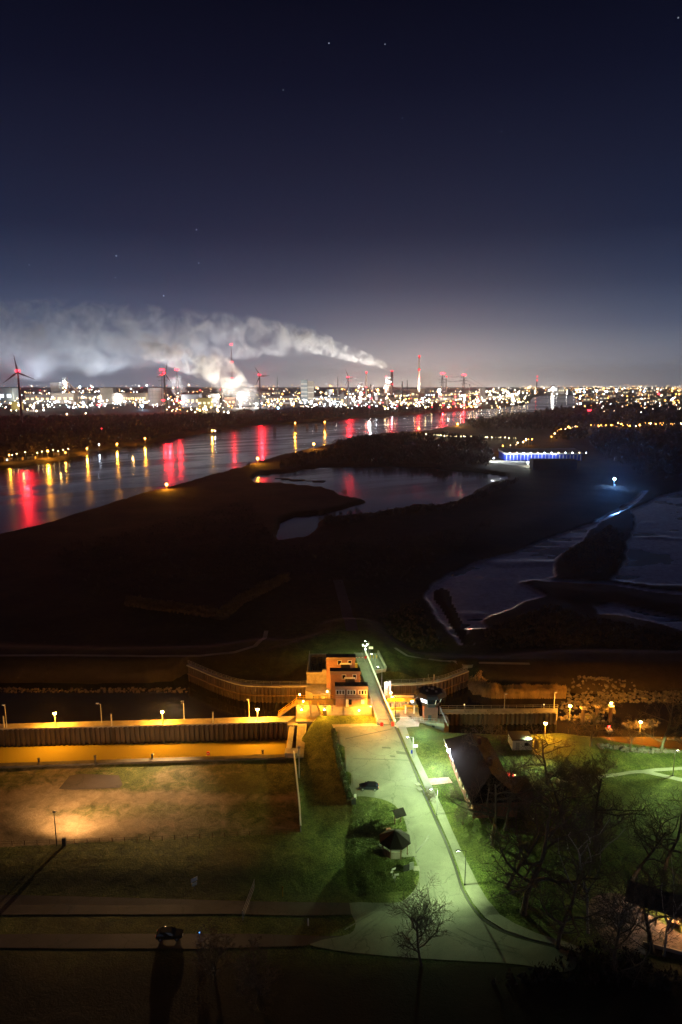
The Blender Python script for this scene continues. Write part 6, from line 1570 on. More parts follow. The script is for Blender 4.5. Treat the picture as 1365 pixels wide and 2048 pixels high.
# ------------------------------------------------------------------ chimneys
M['chim'] = mat('dark_chimney', (.07, .055, .05), .8, var=.15, scale=.03); M['palechim'] = mat('pale_chimney', (.55, .50, .48), .8, var=.1, scale=.03)
def chimney(label, x, ytop, D, w, m='far', bands=(), reds=(), pw=2e5, taper=.8, red_r=None):
    p = far(x, D); p.z = -2.6; h = elz(ytop, D) + 2.6; r = w / F * D / 2
    o = thing('chimney', label, 'chimney', p, group='chimneys of the works')
    MB().tube((0, 0, 0), (0, 0, h), r * 1.15, r * taper, 16).build('shaft', M[m], o, True); MB().lathe((0, 0, h), [(r * taper * 1.1, -3), (r * taper * 1.15, 0), (r * taper * .8, .4)], 16).build('rim', M['darksteel'], o)
    for t in bands: rr = r * (1.15 + (taper - 1.15) * t); MB().lathe((0, 0, h * t), [(rr * 1.06, -h * .035), (rr * 1.06, h * .035)], 16).build('red_band', M['red'], o)
    for t in reds:
        rr = r * (1.15 + (taper - 1.15) * t) + 1
        for a in (-2.2, -.95): MB().ball((rr * math.cos(a), rr * math.sin(a), h * t), red_r or 1.9, 8, 5).build('red_beacon', F_RD, o)
        if pw: point('lamp_light', (0, -rr - 8, h * t), RED, pw, 2.5, o, spot=170, blend=.5, aim=(0, -1, -.1))
    return o
chimney('thick dark smoking chimney with red lights near its top and middle', 784, 741, 3800, 5.6, 'chim', reds=(.985, .55), pw=2.5e5)
chimney('very tall pale chimney with red lights, right of the smoking one', 838, 711, 4200, 5.0, 'palechim', bands=(.97, .68), reds=(.99, .68, .5), pw=1.5e5, taper=.6)
chimney('pale slender chimney with a red top left of the smoking chimney', 733, 743, 4100, 3.0, 'palechim', bands=(.95,), reds=(.98, .45), pw=8e4)
chimney('short dark chimney left of the orange glowing tank', 742, 768, 3700, 3.2, 'chim')
chimney('short pale chimney beside the short dark one', 746, 768, 3750, 2.2, 'palechim')
chimney('dark chimney right of the smoking chimney', 805, 763, 3600, 3.4, 'chim')
chimney('thin chimney trailing a faint plume right of the dark one', 815, 760, 4600, 1.6, 'chim')
chimney('thin pale chimney between the crossing pylons', 893, 752, 4800, 2.4, 'palechim', reds=(.98,), pw=0)
chimney('twin dark stack at the coke plant, left', 437, 777, 2900, 3.0, 'chim')
chimney('twin dark stack at the coke plant, right', 445, 781, 2900, 3.4, 'chim')
chimney('thin stack right of the crossing pylons', 940, 768, 4400, 2.0, 'palechim')

# ------------------------------------------------------------------ the works and the town
def fbox(name, label, x0, x1, yt, D, depth=40, m='shed', cat='factory building', roof=True, windows=0, lit=None, group='buildings of the works', yaw=0.0, pitched=False, stripes=0):
    a, c = far(x0, D), far(x1, D); w = c.x - a.x; h = elz(yt, D) + 2.6
    p = (a + c) / 2; p.z = -2.6
    o = thing(name, label, cat, p, yaw, group)
    MB().box((0, depth / 2, h / 2), (w, depth, h)).build('wall', M[m], o)
    if pitched:
        MB().prism([(-w / 2 - 1, -1), (w / 2 + 1, -1), (w / 2 + 1, depth + 1), (-w / 2 - 1, depth + 1)], h + .05, [h + .8, h + .8, h + w * .12, h + w * .12]).build('roof', M['darkroof'], o)
    elif roof:
        MB().box((0, depth / 2, h + .5), (w + 1.6, depth + 1.6, 1.0)).build('roof', M['darkroof'], o)
    for k in range(windows):
        xx = -w / 2 + w * (k + .5) / windows
        MB().box((xx, -.15, h * .5), (w / windows * .55, .3, h * .22)).build('window_band', (lit or M['glass']), o)
    for k in range(stripes):
        MB().box((0, -.12, h * (k + 1) / (stripes + 1)), (w * .98, .24, h * .03)).build('cladding_band', M['white'], o)
    return o
M['ochre'] = mat('ochre_cladding', (.45, .36, .10), .7, var=.15, scale=.05); M['bluegrey'] = mat('blue_grey_cladding', (.22, .28, .34), .6, var=.15, scale=.05); M['rust'] = mat('rusty_steel', (.16, .09, .06), .8, var=.3, scale=.06)
W1 = emit('works_window_warm', (1.0, .70, .35), 2.2); W2 = emit('works_window_cold', (.8, .9, 1.0), 2.5); W3 = emit('works_window_yellow', (1.0, .85, .5), 1.6)
fbox('works_hall', 'pale blue block at the far left edge of the works', -6, 24, 776, 3300, 60, 'bluegrey', windows=2, lit=W2)
fbox('works_hall', 'small ochre shed below the left edge block', 19, 37, 804, 2500, 25, 'ochre', windows=0)
fbox('works_hall', 'low grey hall right of the left turbine', 48, 98, 789, 3400, 60, windows=5, lit=W1)
fbox('works_tower', 'dark square bunker tower left of the bright conveyor tower', 101, 118, 765, 3500, 30, 'fargrey', stripes=1)
fbox('works_hall', 'wide pink-lit hall below the bright conveyor tower', 100, 146, 786, 3300, 60, 'beige', windows=4, lit=W1)
fbox('works_hall', 'low grey hall in the left half behind the small pylon', 150, 199, 787, 3500, 60, 'shed', windows=6, lit=W1)
fbox('works_hall', 'dark square block between two long halls', 199, 226, 776, 3300, 50, 'fargrey')
fbox('works_hall', 'long lit hall left of the gasholder', 227, 291, 786, 3300, 60, 'beige', windows=14, lit=W3)
fbox('works_hall', 'hall with a pitched roof right of the tall lattice pylon', 362, 398, 789, 2800, 50, 'shed', pitched=True, windows=4, lit=W1)
fbox('works_hall', 'green-lit hall at the foot of the steam cloud', 395, 421, 796, 2700, 40, 'ochre', windows=3, lit=W3)
fbox('works_hall', 'grey block beside the twin dark stacks', 420, 436, 788, 2850, 30, 'fargrey', windows=1, lit=W2)
fbox('works_hall', 'ragged dark coke battery under the steam', 448, 470, 795, 2900, 30, 'rust', windows=3, lit=W1)
fbox('works_hall', 'long low hall right of the steam cloud', 528, 600, 792, 3600, 60, 'shed', windows=12, lit=W1)
fbox('office_tower', 'tall pale slab tower alone in the middle of the skyline', 602, 615, 760, 3300, 30, 'bluegrey', cat='tower block', stripes=5)
fbox('office_tower', 'slightly lower grey half of the tall slab tower', 615.4, 628, 763, 3310, 28, 'fargrey', cat='tower block', stripes=3)
fbox('works_hall', 'long hall between the slab tower and the next turbine', 630, 692, 793, 3700, 60, 'shed', windows=10, lit=W1)
fbox('works_tower', 'small twin-topped plant building in front of the blast furnaces', 681, 689, 788, 2700, 14, 'fargrey', windows=1, lit=W1)
fbox('works_hall', 'pale block at the foot of the turbine by the furnaces', 689, 702, 797, 2690, 18, 'beige')
fbox('works_hall', 'dark shed with lit front on the river bank below the furnaces', 725, 748, 806, 2700, 25, 'rust', windows=3, lit=W2)
fbox('works_hall', 'big dark casting hall under the tall blast furnace', 757, 790, 795, 3300, 50, 'rust', pitched=True)
fbox('works_hall', 'lower wing of the dark casting hall', 745, 765, 801, 3200, 40, 'rust', windows=2, lit=W1)
fbox('works_hall', 'brown banded hall with two rows of lights by the conveyor', 800, 827, 800, 2950, 40, 'rust', windows=3, lit=W1, stripes=2)
fbox('works_hall', 'low dark hall right of the casting hall', 790, 801, 806, 2900, 30, 'rust')
fbox('works_hall', 'steam-lit power block under the very tall chimney', 822, 850, 778, 4300, 60, 'beige', windows=3, lit=W3)
fbox('works_hall', 'low hall left of the crossing pylons', 850, 880, 797, 3600, 50, 'shed', windows=6, lit=W3)
fbox('works_hall', 'low hall behind the crossing pylons', 884, 925, 795, 3900, 50, 'beige', windows=8, lit=W3)
fbox('silo_tower', 'pale tall silo tower right of the crossing pylons', 962, 972, 775, 3700, 26, 'palechim', cat='silo')
fbox('works_hall', 'long lit hall right of the pale silo tower', 975, 1040, 791, 4500, 60, 'beige', windows=14, lit=W3)
fbox('works_hall', 'distant bright white plant block on the right horizon', 1106, 1116, 770, 6500, 60, 'palechim', windows=2, lit=W2)
fbox('works_hall', 'distant plant block beside the bright white one', 1118, 1130, 774, 6500, 60, 'beige', windows=3, lit=W3)
rng = random.Random(17)
for k in range(46):
    x = rng.uniform(1155, 1420); w_ = rng.uniform(5, 16); D = rng.uniform(3300, 6800)
    fbox('town_building', 'small dim town building in the band of lights at the right', x, x + w_, 775 + 2 + (6800 - D) / 3500 * 20, D, 20, rng.choice(('beige', 'fargrey', 'brick')), cat='building', windows=2, lit=rng.choice((W1, W3, M['glass'])), group='town buildings on the right bank')
for k in range(26):
    x = rng.uniform(-20, 1040); w_ = rng.uniform(8, 26); D = rng.uniform(4300, 6000)
    fbox('works_hall', 'distant low hall behind the main row of works buildings', x, x + w_, 780 + (6000 - D) / 1700 * 6, D, 40, rng.choice(('shed', 'fargrey', 'beige')), windows=3, lit=rng.choice((W1, W3, W2)), group='distant halls behind the works')

rng = random.Random(29)
TK = []
for k in range(64):
    x = rng.uniform(40, 1030) ; x += 0
    if 290 < x < 326 or 598 < x < 632: continue
    D = rng.uniform(2900, 3700); p = far(x, D); p.z = -2.6; h = rng.uniform(18, 52); r = rng.uniform(2, 8)
    if k % 3:
        o = thing('process_tower', 'slim dark process tower among the works buildings', 'process tower', p, group='process towers of the works'); MB().tube((0, 0, 0), (0, 0, h), r * .5, r * .42, 10).build('shell', M['rust' if k % 2 else 'fargrey'], o)
        b = MB()
        for t in (.3, .55, .8): b.lathe((0, 0, h * t), [(r * .8, 0), (r * .8, .8)], 10)
        b.tube((r, 0, 0), (r, 0, h * .9), .5, n=4); b.build('platform_ring', M['fargrey'], o); MB().ball((0, -r * .6 - 1, h * rng.uniform(.5, 1)), rng.uniform(1.0, 1.8), 6, 4).build('work_lamp', rng.choice((F_WH, F_WA, F_OR, F_CO)), o)
    else:
        o = thing('storage_tank', 'squat storage tank among the works buildings', 'tank', p, group='storage tanks of the works'); MB().lathe((0, 0, 0), [(r * 1.8, 0), (r * 1.8, h * .4), (r * .9, h * .47), (.2, h * .5)], 16).build('shell', M['fargrey'], o); MB().lathe((0, 0, h * .38), [(r * 1.86, 0), (r * 1.86, .8)], 16).build('rim', M['rust'], o)
    # pipe bridges between plants
for k in range(10):
    x = 80 + k * 92 + rng.uniform(-20, 20); D = rng.uniform(2900, 3500); p = far(x, D); p.z = -2.6; L = rng.uniform(60, 140)
    o = thing('pipe_bridge', 'long pipe bridge on trestles between works halls', 'pipe bridge', p, rng.uniform(-.2, .2), 'pipe bridges of the works'); b = MB()
    for q_ in (0, 1.6, 3.2): b.tube((-L / 2, 0, 12 + q_), (L / 2, 0, 12 + q_), .8, n=6)
    b.build('pipe', M['fargrey'], o); b = MB()
    for j in range(6): xx = -L / 2 + L * j / 5; b.bar((xx - 2, 0, 0), (xx, 0, 12), .8); b.bar((xx + 2, 0, 0), (xx, 0, 12), .8)
    b.build('trestle', M['rust'], o)

# gasholder
p = far(307.5, 3000); p.z = -2.6; o = thing('gasholder', 'large pale cylindrical gasholder with bands left of the turbine pair', 'gasholder', p); r = 15 / F * 3000; h = elz(776, 3000) + 2.6
MB().tube((0, r, 0), (0, r, h), r, r, 28).build('shell', M['palechim'], o, False); MB().lathe((0, r, h), [(r * 1.02, 0), (r * .6, h * .05), (r * .1, h * .08)], 28).build('roof', M['fargrey'], o)
for t in (.2, .4, .6, .8, .97): MB().lathe((0, r, h * t), [(r * 1.01, -.5), (r * 1.01, .5)], 28).build('ring', M['fargrey'], o)
b = MB()
for k in range(14): a = 2 * PI * k / 14; b.box((r * 1.01 * math.cos(a), r + r * 1.01 * math.sin(a), h / 2), (.8, .8, h))
b.build('column', M['fargrey'], o)
# water tower
p = far(660, 3500); p.z = -2.6; o = thing('water_tower', 'funnel-shaped water tower among the works halls', 'water tower', p); h = elz(778, 3500) + 2.6
MB().tube((0, 0, 0), (0, 0, h * .6), 4, 3.4, 12).build('shaft', M['fargrey'], o); MB().lathe((0, 0, 0), [(3.4, h * .55), (15, h * .82), (15, h * .97), (5, h)], 18).build('tank', M['fargrey'], o)
# blast furnaces with their inclined conveyors
def furnace(label, x, ytop, D, w, conv, lamps=True):
    p = far(x, D); p.z = -2.6; h = elz(ytop, D) + 2.6; o = thing('blast_furnace', label, 'blast furnace', p, group='blast furnaces')
    s_ = w / F * D / 2; b = MB()
    for i, (ix, iy) in enumerate(((-1, -1), (1, -1), (1, 1), (-1, 1))):
        b.bar((ix * s_, iy * s_, 0), (ix * s_ * .55, iy * s_ * .55, h * .95), 2.4)
        jx, jy = ((-1, -1), (1, -1), (1, 1), (-1, 1))[(i + 1) % 4]
        for k in range(6):
            f0, f1 = 1 - .45 * k / 6, 1 - .45 * (k + 1) / 6; b.bar((ix * s_ * f0, iy * s_ * f0, h * .95 * k / 6), (jx * s_ * f1, jy * s_ * f1, h * .95 * (k + 1) / 6), 1.3); b.bar((ix * s_ * f1, iy * s_ * f1, h * .95 * (k + 1) / 6), (jx * s_ * f1, jy * s_ * f1, h * .95 * (k + 1) / 6), 1.5)
    b.build('frame', M['rust'], o)
    MB().lathe((0, 0, 0), [(s_ * .75, 0), (s_ * .8, h * .25), (s_ * .5, h * .5), (s_ * .35, h * .72)], 14).build('furnace_shell', M['rust'], o)
    for k in range(5): MB().box((0, 0, h * (.15 + .18 * k)), (s_ * 2 * (1 - .42 * (.15 + .18 * k)), s_ * 1.7, 1.2)).build('platform', M['fargrey'], o)
    MB().box((0, 0, h), (s_ * 1.3, s_ * 1.2, h * .07)).build('head_house', M['fargrey'], o); MB().tube((-s_ * .3, 0, h * .9), (-s_ * 1.15, 0, h * .55), s_ * .13, n=8).build('downcomer', M['fargrey'], o)
    for (tx, ty, tz), (bx_, by, bz) in conv: MB().bar((tx, ty, tz), (bx_, by, bz), 6.5).build('inclined_conveyor', M['rust'], o)
    if lamps:
        rg = random.Random(int(x))
        for k in range(16):
            zz_ = rg.uniform(.15, .92); MB().ball((rg.uniform(-1, 1) * s_ * (1 - .4 * zz_), -s_ * (1.1 - .4 * zz_) - 1.5, h * zz_), rg.uniform(1.1, 2.3), 6, 4).build('work_lamp', rg.choice((F_WH, F_CO, F_WA)), o)
    return o
o = furnace('tall bright-lit blast furnace beside the smoking chimney', 777, 756, 3700, 15, [((6, 10, elz(772, 3700)), ((846 - 777) / F * 3700, 60, elz(790, 3700) + 5))])
MB().box(((846 - 777) / F * 3700, 60, elz(790, 3700)), (32, 20, 24)).build('transfer_house', M['rust'], o); MB().bar(((842 - 777) / F * 3700, 60, elz(794, 3700)), ((826 - 777) / F * 3700, 40, elz(803, 3700)), 7).build('inclined_conveyor', M['rust'], o)
b = MB()
for q_ in (806, 823, 838): b.bar(((q_ - 777) / F * 3700, 40, 0), ((q_ - 777) / F * 3700, 40, elz(778 + (q_ - 790) * .25, 3700)), 2.0)
b.build('trestle', M['rust'], o); MB().ball((-14, -20, elz(754, 3700) + 4), 2.3, 8, 5).build('red_beacon', F_RD, o)
furnace('smaller blast furnace with a long conveyor leaning left', 721, 766, 3600, 13, [((-4, 0, elz(768, 3600)), ((703 - 721) / F * 3600, 0, elz(787, 3600)))])
furnace('bright white conveyor tower at the left of the works', 131, 757, 3500, 10, [((4, 0, elz(760, 3500)), ((156 - 131) / F * 3500, 0, elz(786, 3500)))])
# glowing tank and harbour cranes
p = far(756, 3600); p.z = -2.6; o = thing('orange_lit_tank', 'round tank beside a strong orange work light', 'tank', p); MB().lathe((0, 14, 0), [(13, 0), (13, 34), (9, 42), (1, 45)], 20).build('shell', M['palechim'], o); MB().lathe((0, 14, 20), [(13.2, 0), (13.2, 1)], 20).build('ring', M['rust'], o)
rng = random.Random(23)
for k in range(12):
    x = 858 + k * 7.5 + rng.uniform(-2, 2); D = rng.uniform(2750, 3100); p = far(x, D); p.z = -2.6; hh_ = rng.uniform(30, 42)
    o = thing('harbour_crane', 'small dark jib crane on the scrap quay below the crossing pylons', 'crane', p, rng.uniform(-.6, .6), 'jib cranes on the scrap quay')
    b = MB(); b.bar((-4, 0, 0), (-1.5, 0, hh_ * .45), 1.4); b.bar((4, 0, 0), (1.5, 0, hh_ * .45), 1.4); b.build('portal', M['rust'], o); MB().box((0, 0, hh_ * .5), (6, 5, 5)).build('cab', M['rust'], o); s_ = rng.choice((-1, 1)); MB().bar((0, 0, hh_ * .5), (s_ * 18, 0, hh_), 1.5).build('jib', M['rust'], o)

# blue warehouse
wp = G(1010, 921, -2.2); we = G(1168, 922, -2.2); Lw = we.x - wp.x
wh2 = thing('blue_warehouse', 'long low warehouse with a blue-lit front and a pale roof beyond the pond', 'warehouse', ((wp.x + we.x) / 2, wp.y, -2.2))
MB().box((0, 17, 4.2), (Lw, 32, 8.4)).build('wall', M['blue'], wh2); MB().prism([(-Lw / 2 - 1, -1.5), (Lw / 2 + 1, -1.5), (Lw / 2 + 1, 34), (-Lw / 2 - 1, 34)], 8.42, [9.0, 9.0, 12.0, 12.0]).build('roof', M['palechim'], wh2)
for k in range(22):
    MB().box((-Lw / 2 + Lw * (k + .5) / 22, -.25, 3.6), (.5, .4, 7.2)).build('pilaster', M['white'], wh2)
MB().box((-Lw * .02, -.3, 8.0), (Lw * .99, .3, .7)).build('eaves_band', M['white'], wh2)
fbox('loading_yard_hall', 'dark lower hall in front of the blue warehouse with small lamps', 1075, 1165, 920, 745, 14, 'darkroof', cat='hall', roof=False, group=None)
sheet('loading_yard', [(975, 921), (1010, 921), (1074, 923), (1075, 931), (1030, 931), (985, 926), (965, 922)], M['path'], .1, 'brightly lit pale loading yard before the blue warehouse', smooth=False, step=6, cat='yard')
for i in range(12):
    x = 1014 + i * 13.6; p = G(x, 915, 0); p.z = 7.5; p.y = wp.y - 1.2
    m_ = (F_WH, F_WA, F_CO)[i % 3]; far_lamp('warehouse_lamp', 'small lamp on the eaves of the blue warehouse', p, .42, m_, 'lamps on the eaves of the blue warehouse', pole=False, cat='wall lamp')
for x, pw in ((1015, 2500), (1040, 2500), (1065, 3500), (1095, 2600), (1125, 1500), (1155, 1500)):
    p = G(x, 922, 6.5); p.y = wp.y - 6; point('lamp_light', p, (.85, .92, 1.0), pw * 3.0, .5)
for x, y, pw, lb in ((988, 916, 2600, 'pale yard lamp at the left end of the loading yard'), (1056, 925, 3000, 'bright yard lamp in the middle of the loading yard'), (1070, 929, 800, 'small cold lamp at the lower right corner of the loading yard')):
    p = G(x, y + 6, -2); p.z = topz(x, y, p) ; o = far_lamp('yard_lamp', lb, p, .6, F_CO, 'lamps of the loading yard', cat='street lamp'); point('lamp_light', (0, -1.2, 0), (.95, 1, .85), pw * 5, .4, o)
# blue floodlight on the marsh
p = G(1228, 972, -2.3); o = thing('blue_floodlight', 'dazzling blue-white floodlight on a mast out on the marsh at the right', 'floodlight', p); h = topz(1228, 958, p) - p.z
MB().tube((0, 0, 0), (0, 0, h), .2, n=8).build('pole', M['steel'], o); MB().ball((0, -.4, h), 1.1, 10, 6).build('lens', emit('blue_flood_lens', (.35, .62, 1.0), 160), o); MB().box((0, 0, h), (1.6, .5, .8)).build('lamp_head', M['darksteel'], o)
point('lamp_light', (0, -2.2, h), (.10, .32, 1.0), 16000, .6, o); point('lamp_light', (0, -2.2, h), (.12, .36, 1.0), 260000, .6, o, spot=100, blend=1.0, aim=(-.5, -1, .8))
MB().box((.6, 0, .8), (1.2, .8, 1.6)).build('control_box', M['white'], o)
# light boxes of the village and the road right of the river
def lamp_row(name, label, pts, n, m_, r, z, group, jit=1.0, pw=0, cat='street lamp', col=ORANGE):
    rg = random.Random(int(pts[0][0]))
    for k in range(n):
        t = (k + rg.random() * .99) / n * (len(pts) - 1); i = min(int(t), len(pts) - 2); f = t - i
        x = pts[i][0] + (pts[i + 1][0] - pts[i][0]) * f + rg.gauss(0, jit); y = pts[i][1] + (pts[i + 1][1] - pts[i][1]) * f + rg.gauss(0, jit * .5)
        p = G(x, y, z); o = far_lamp(name, label, p, r * p.y / 682 * rg.choice((.35, .6, .9, 1.2, 1.7)), m_ if not isinstance(m_, tuple) else rg.choice(m_), group, cat=cat)
        if pw and k % 4 == 1: point('lamp_light', (0, -3, 0), col, pw, .5, o)
lamp_row('road_lamp', 'pale yellow lamp along the straight marsh road', [(850, 868), (900, 872), (960, 874), (1035, 876)], 34, F_YE, .20, 4, 'lamps along the marsh road', .8, 5000, col=(1, .9, .55))
lamp_row('village_lamp', 'orange village lamp where the marsh road ends', [(1000, 894), (1035, 887), (1050, 880), (1070, 877)], 12, (F_OR, F_OR, F_WA), .38, 7, 'village lamps at the end of the marsh road', 2.5, 9000)
lamp_row('village_lamp', 'orange village lamp on the curved street above the warehouse', [(1106, 872), (1110, 862), (1125, 858), (1140, 855), (1158, 852)], 16, (F_OR, F_OR, F_WA), .38, 7, 'village lamps on the curved street', 1.8, 9000)
lamp_row('village_lamp', 'orange lamp in the village row at the right edge', [(1180, 850), (1210, 852), (1240, 850), (1270, 853), (1300, 846), (1330, 848), (1365, 847)], 40, (F_OR, F_OR, F_OR, F_WA), .30, 8, 'village lamps at the right edge', 3.0, 12000)
# the works' own lamps: the big ones light the steam, the air and the walls
BIG = [(164, 806, 60, F_CO, (.80, .9, 1.0), 5e5, 5.5, 'huge cold floodlight in the left part of the works'), (283, 812, 55, F_BL, (.45, .68, 1.0), 1.8e5, 4.6, 'blue-white floodlight left of the gasholder'), (556, 816, 45, F_BL, (.30, .50, 1.0), 1.2e5, 4.0, 'blue floodlight on the river bank right of the turbine'),
       (706, 800, 60, F_CO, (.88, .94, 1.0), 9e5, 6.0, 'huge white floodlight right of the turbine by the furnaces'), (756, 780, 60, F_OR, (1.0, .62, .25), 9e5, 5.5, 'strong orange work light on the round tank'), (740, 791, 50, F_WH, (1, .97, .9), 4e5, 4.5, 'white floodlight at the foot of the short chimneys'),
       (879, 781, 60, F_WH, (1, .93, .78), 14e5, 8.0, 'dazzling white floodlight behind the left crossing pylon'), (930, 792, 60, F_YE, (1, .82, .5), 8e5, 6.0, 'dazzling yellowish floodlight behind the right crossing pylon'), (409, 815, 40, F_WA, (1, .80, .42), 3e5, 4.5, 'warm floodlight at the coke plant'), (398, 820, 40, F_OR, (1, .66, .25), 2e5, 4.0, 'amber floodlight left of the coke plant lamp'),
       (512, 808, 50, F_WH, (1, .98, .94), 9e5, 4.5, 'white floodlight at the foot of the steam cloud'), (480, 809, 45, F_WH, (1, .95, .86), 9e5, 4.0, 'white floodlight under the middle of the steam cloud'), (435, 822, 40, F_YE, (1, .8, .4), 2.5e5, 3.6, 'yellow floodlight at the river side of the coke plant'), (64, 813, 50, F_WH, (1, .96, .85), 2.5e5, 4.2, 'white floodlight right of the left turbine'),
       (130, 765, 90, F_WH, (.95, .97, 1.0), 3.5e5, 3.5, 'white lamp high on the left conveyor tower'), (160, 774, 70, F_CO, (.8, .9, 1), 1.5e5, 3.6, 'cold lamp right of the left conveyor tower'), (168, 827, 25, F_YE, (1, .9, .6), 1.2e4, 3.0, 'yellowish lamp in the dip before the small pylon'), (130, 828, 25, F_WA, (1, .85, .5), 1e4, 2.6, 'warm lamp left of the dip lamp'),
       (668, 805, 45, F_CO, (.85, .93, 1), 2.5e5, 4.0, 'cold floodlight right of the slab tower'), (835, 812, 40, F_CO, (.8, .9, 1), 1.6e5, 3.5, 'cold floodlight by the brown banded hall'), (858, 808, 45, F_WH, (1, .95, .9), 2.2e5, 3.8, 'white floodlight at the scrap quay'), (1107, 778, 60, F_WH, (1, .98, .95), 5e5, 9.0, 'bright white light on the distant right plant'),
       (767, 812, 40, F_WA, (1, .8, .6), 2.0e5, 3.8, 'warm lamp glowing before the casting hall'), (786, 817, 30, F_CO, (.85, .9, 1), 1.2e5, 3.2, 'cold lamp at the foot of the casting hall'), (228, 796, 45, F_WH, (1, .93, .8), 1.5e5, 3.6, 'white lamp on the long hall left of the gasholder')]
for x, y, z, m_, c, pw, r, lb in BIG:
    tn = math.tan(PITCH + math.atan((y - 1024) / F)); z = 12 if y > 795 else z; D = min(4300, (CAM_H - z) / max(tn, .0065)) if tn > 0 else 3500
    if y < 783: D = 3500 if y < 780 else 3900
    if x > 1000: D = 6400
    p = far(x, D); p.z = elz(y, D)
    o = far_lamp('floodlight', lb, p, r * D / 3400 * .95, m_, 'large floodlights of the works', cat='floodlight')
    point('lamp_light', (0, -r * 2.4, 0), c, pw * .6, 3.0, o)
    point('lamp_light', (0, -r * 2.4, 0), c, pw * 3.0, 3.0, o, spot=165, blend=.6, aim=(0, 1, .12))
# uplights added among the plant to brighten the steam and the smoke
for k, (x, D, z, c, pw, sp_, aim) in enumerate(((500, 2830, 10, (1, .95, .88), 5e6, 120, (-.1, .5, 1)), (455, 2820, 10, (1, .86, .66), 6e6, 120, (-.1, .45, 1)), (400, 2820, 10, (1, .93, .85), 6e6, 120, (-.25, .45, 1)), (330, 2850, 10, (.92, .95, 1), 5e6, 110, (-.1, .4, 1)),
        (765, 3650, 20, (1, .93, .82), 8e6, 110, (-.15, .35, 1)), (700, 3650, 20, (1, .95, .9), 9e6, 110, (-.1, .3, 1)), (610, 3550, 20, (1, .95, .9), 8e6, 110, (0, .3, 1)), (500, 3500, 20, (.95, .95, 1), 8e6, 110, (0, .2, 1)), (370, 3450, 20, (.80, .88, 1), 8e6, 110, (0, .2, 1)), (220, 3400, 20, (.75, .85, 1), 7e6, 120, (0, .2, 1)), (80, 3350, 20, (.68, .8, 1), 6e6, 120, (0, .2, 1)), (-60, 3300, 20, (.65, .8, 1), 6e6, 120, (0, .2, 1)),
        (850, 4150, 20, (1, .85, .6), 6e6, 110, (.05, .3, 1)))):
    p = far(x, D); p.z = z - 2.6
    o = thing('steam_floodlight', ['floodlight at the plant base right under the bright steam foot', 'floodlight under the middle of the steam cloud', 'floodlight under the left half of the steam cloud', 'floodlight behind the tall lattice pylon by the gasholder', 'floodlight at the foot of the smoking chimney', 'floodlight left of the turbine by the furnaces', 'floodlight before the slab tower', 'floodlight right of the steam cloud foot', 'floodlight behind the pitched hall', 'floodlight left of the dark square block', 'floodlight by the left turbine foot', 'floodlight at the left edge of the works', 'floodlight under the very tall chimney'][k], 'floodlight', p, group='upward floodlights of the works')
    MB().box((0, 0, .8), (3, 3, 1.6)).build('housing', M['darksteel'], o); MB().box((0, 0, 1.7), (2.4, 2.4, .15)).build('lens', F_WH, o)
    point('lamp_light', (0, 0, 3.0), c, pw, 2.5, o, spot=sp_, blend=.7, aim=aim)
for k in range(26):  # fill lamps added to brighten the fronts of the halls
    x = -10 + k * 41 + rng.uniform(-10, 10); D = rng.uniform(2700, 3300); p = far(x, D); p.z = rng.uniform(22, 34)
    o = far_lamp('mast_floodlight', 'mast floodlight washing the fronts of the works halls', p, 1.8, (F_WH, F_WA, F_YE)[k % 3], 'mast floodlights before the halls'); point('lamp_light', (0, 3, 0), ((1, .95, .88), (1, .82, .55), (1, .88, .65))[k % 3], 4.5e5, 2.5, o, spot=160, blend=.6, aim=(0, 1, -.1))
# smaller lamps, the 260 that show largest one by one, the rest in one mass
rng = random.Random(5)
ZONES = [  # x0 x1 y0 y1 share palette size
    (0, 100, 786, 822, 34, (F_WH, F_WA, F_YE), .40), (100, 200, 783, 815, 40, (F_WH, F_CO, F_WA), .42), (200, 295, 785, 812, 34, (F_WH, F_WA), .38), (330, 470, 785, 825, 56, (F_WA, F_YE, F_OR, F_WH), .42),
    (520, 600, 790, 812, 40, (F_WA, F_OR, F_WH), .36), (600, 700, 795, 814, 40, (F_WH, F_CO, F_WA), .36), (700, 800, 783, 818, 60, (F_WH, F_CO, F_WA, F_RD), .42), (800, 960, 785, 815, 96, (F_WH, F_YE, F_WA, F_RD, F_OR), .42), (950, 1060, 778, 806, 70, (F_YE, F_WA, F_WH), .40),
    (60, 470, 768, 786, 40, (F_WA, F_WH, F_RD), .30), (520, 760, 770, 788, 40, (F_WA, F_OR), .30)]
FL = []
for x0, x1, y0, y1, n_, pal, s_ in ZONES:
    for k in range(n_):
        x = rng.uniform(x0, x1); y = y0 + (y1 - y0) * rng.random() ** .8; z = rng.uniform(6, 26); tn = math.tan(PITCH + math.atan((y - 1024) / F))
        D = (CAM_H - z) / max(tn, .004); D = min(D, 5800 + rng.uniform(0, 1500)); p = far(x, D); p.z = elz(y, D)
        FL.append((p, s_ * rng.choice((.5, .7, .8, 1.0, 1.5)) * D / 682, rng.choice(pal)))
FL.sort(key=lambda t: -t[1] / t[0].y)
for p, r, m_ in FL[:235]: far_lamp('works_lamp', 'small lamp among the dense lights of the works across the river', p, r, m_, 'lamps of the works')
for k in range(620):
    x = rng.uniform(-20, 1060); y = 782 + 34 * rng.random() ** 1.1; z = rng.uniform(5, 30); tn = math.tan(PITCH + math.atan((y - 1024) / F)); D = min((CAM_H - z) / max(tn, .004), 6500); p = far(x, D); p.z = elz(y, D)
    FL.append((p, .17 * rng.choice((.6, 1, 1.4)) * D / 682, rng.choice((F_WH, F_CO, F_WA, F_OR, F_WH, F_CO) if x < 330 or 600 < x < 850 else (F_WA, F_OR, F_YE, F_WH))))
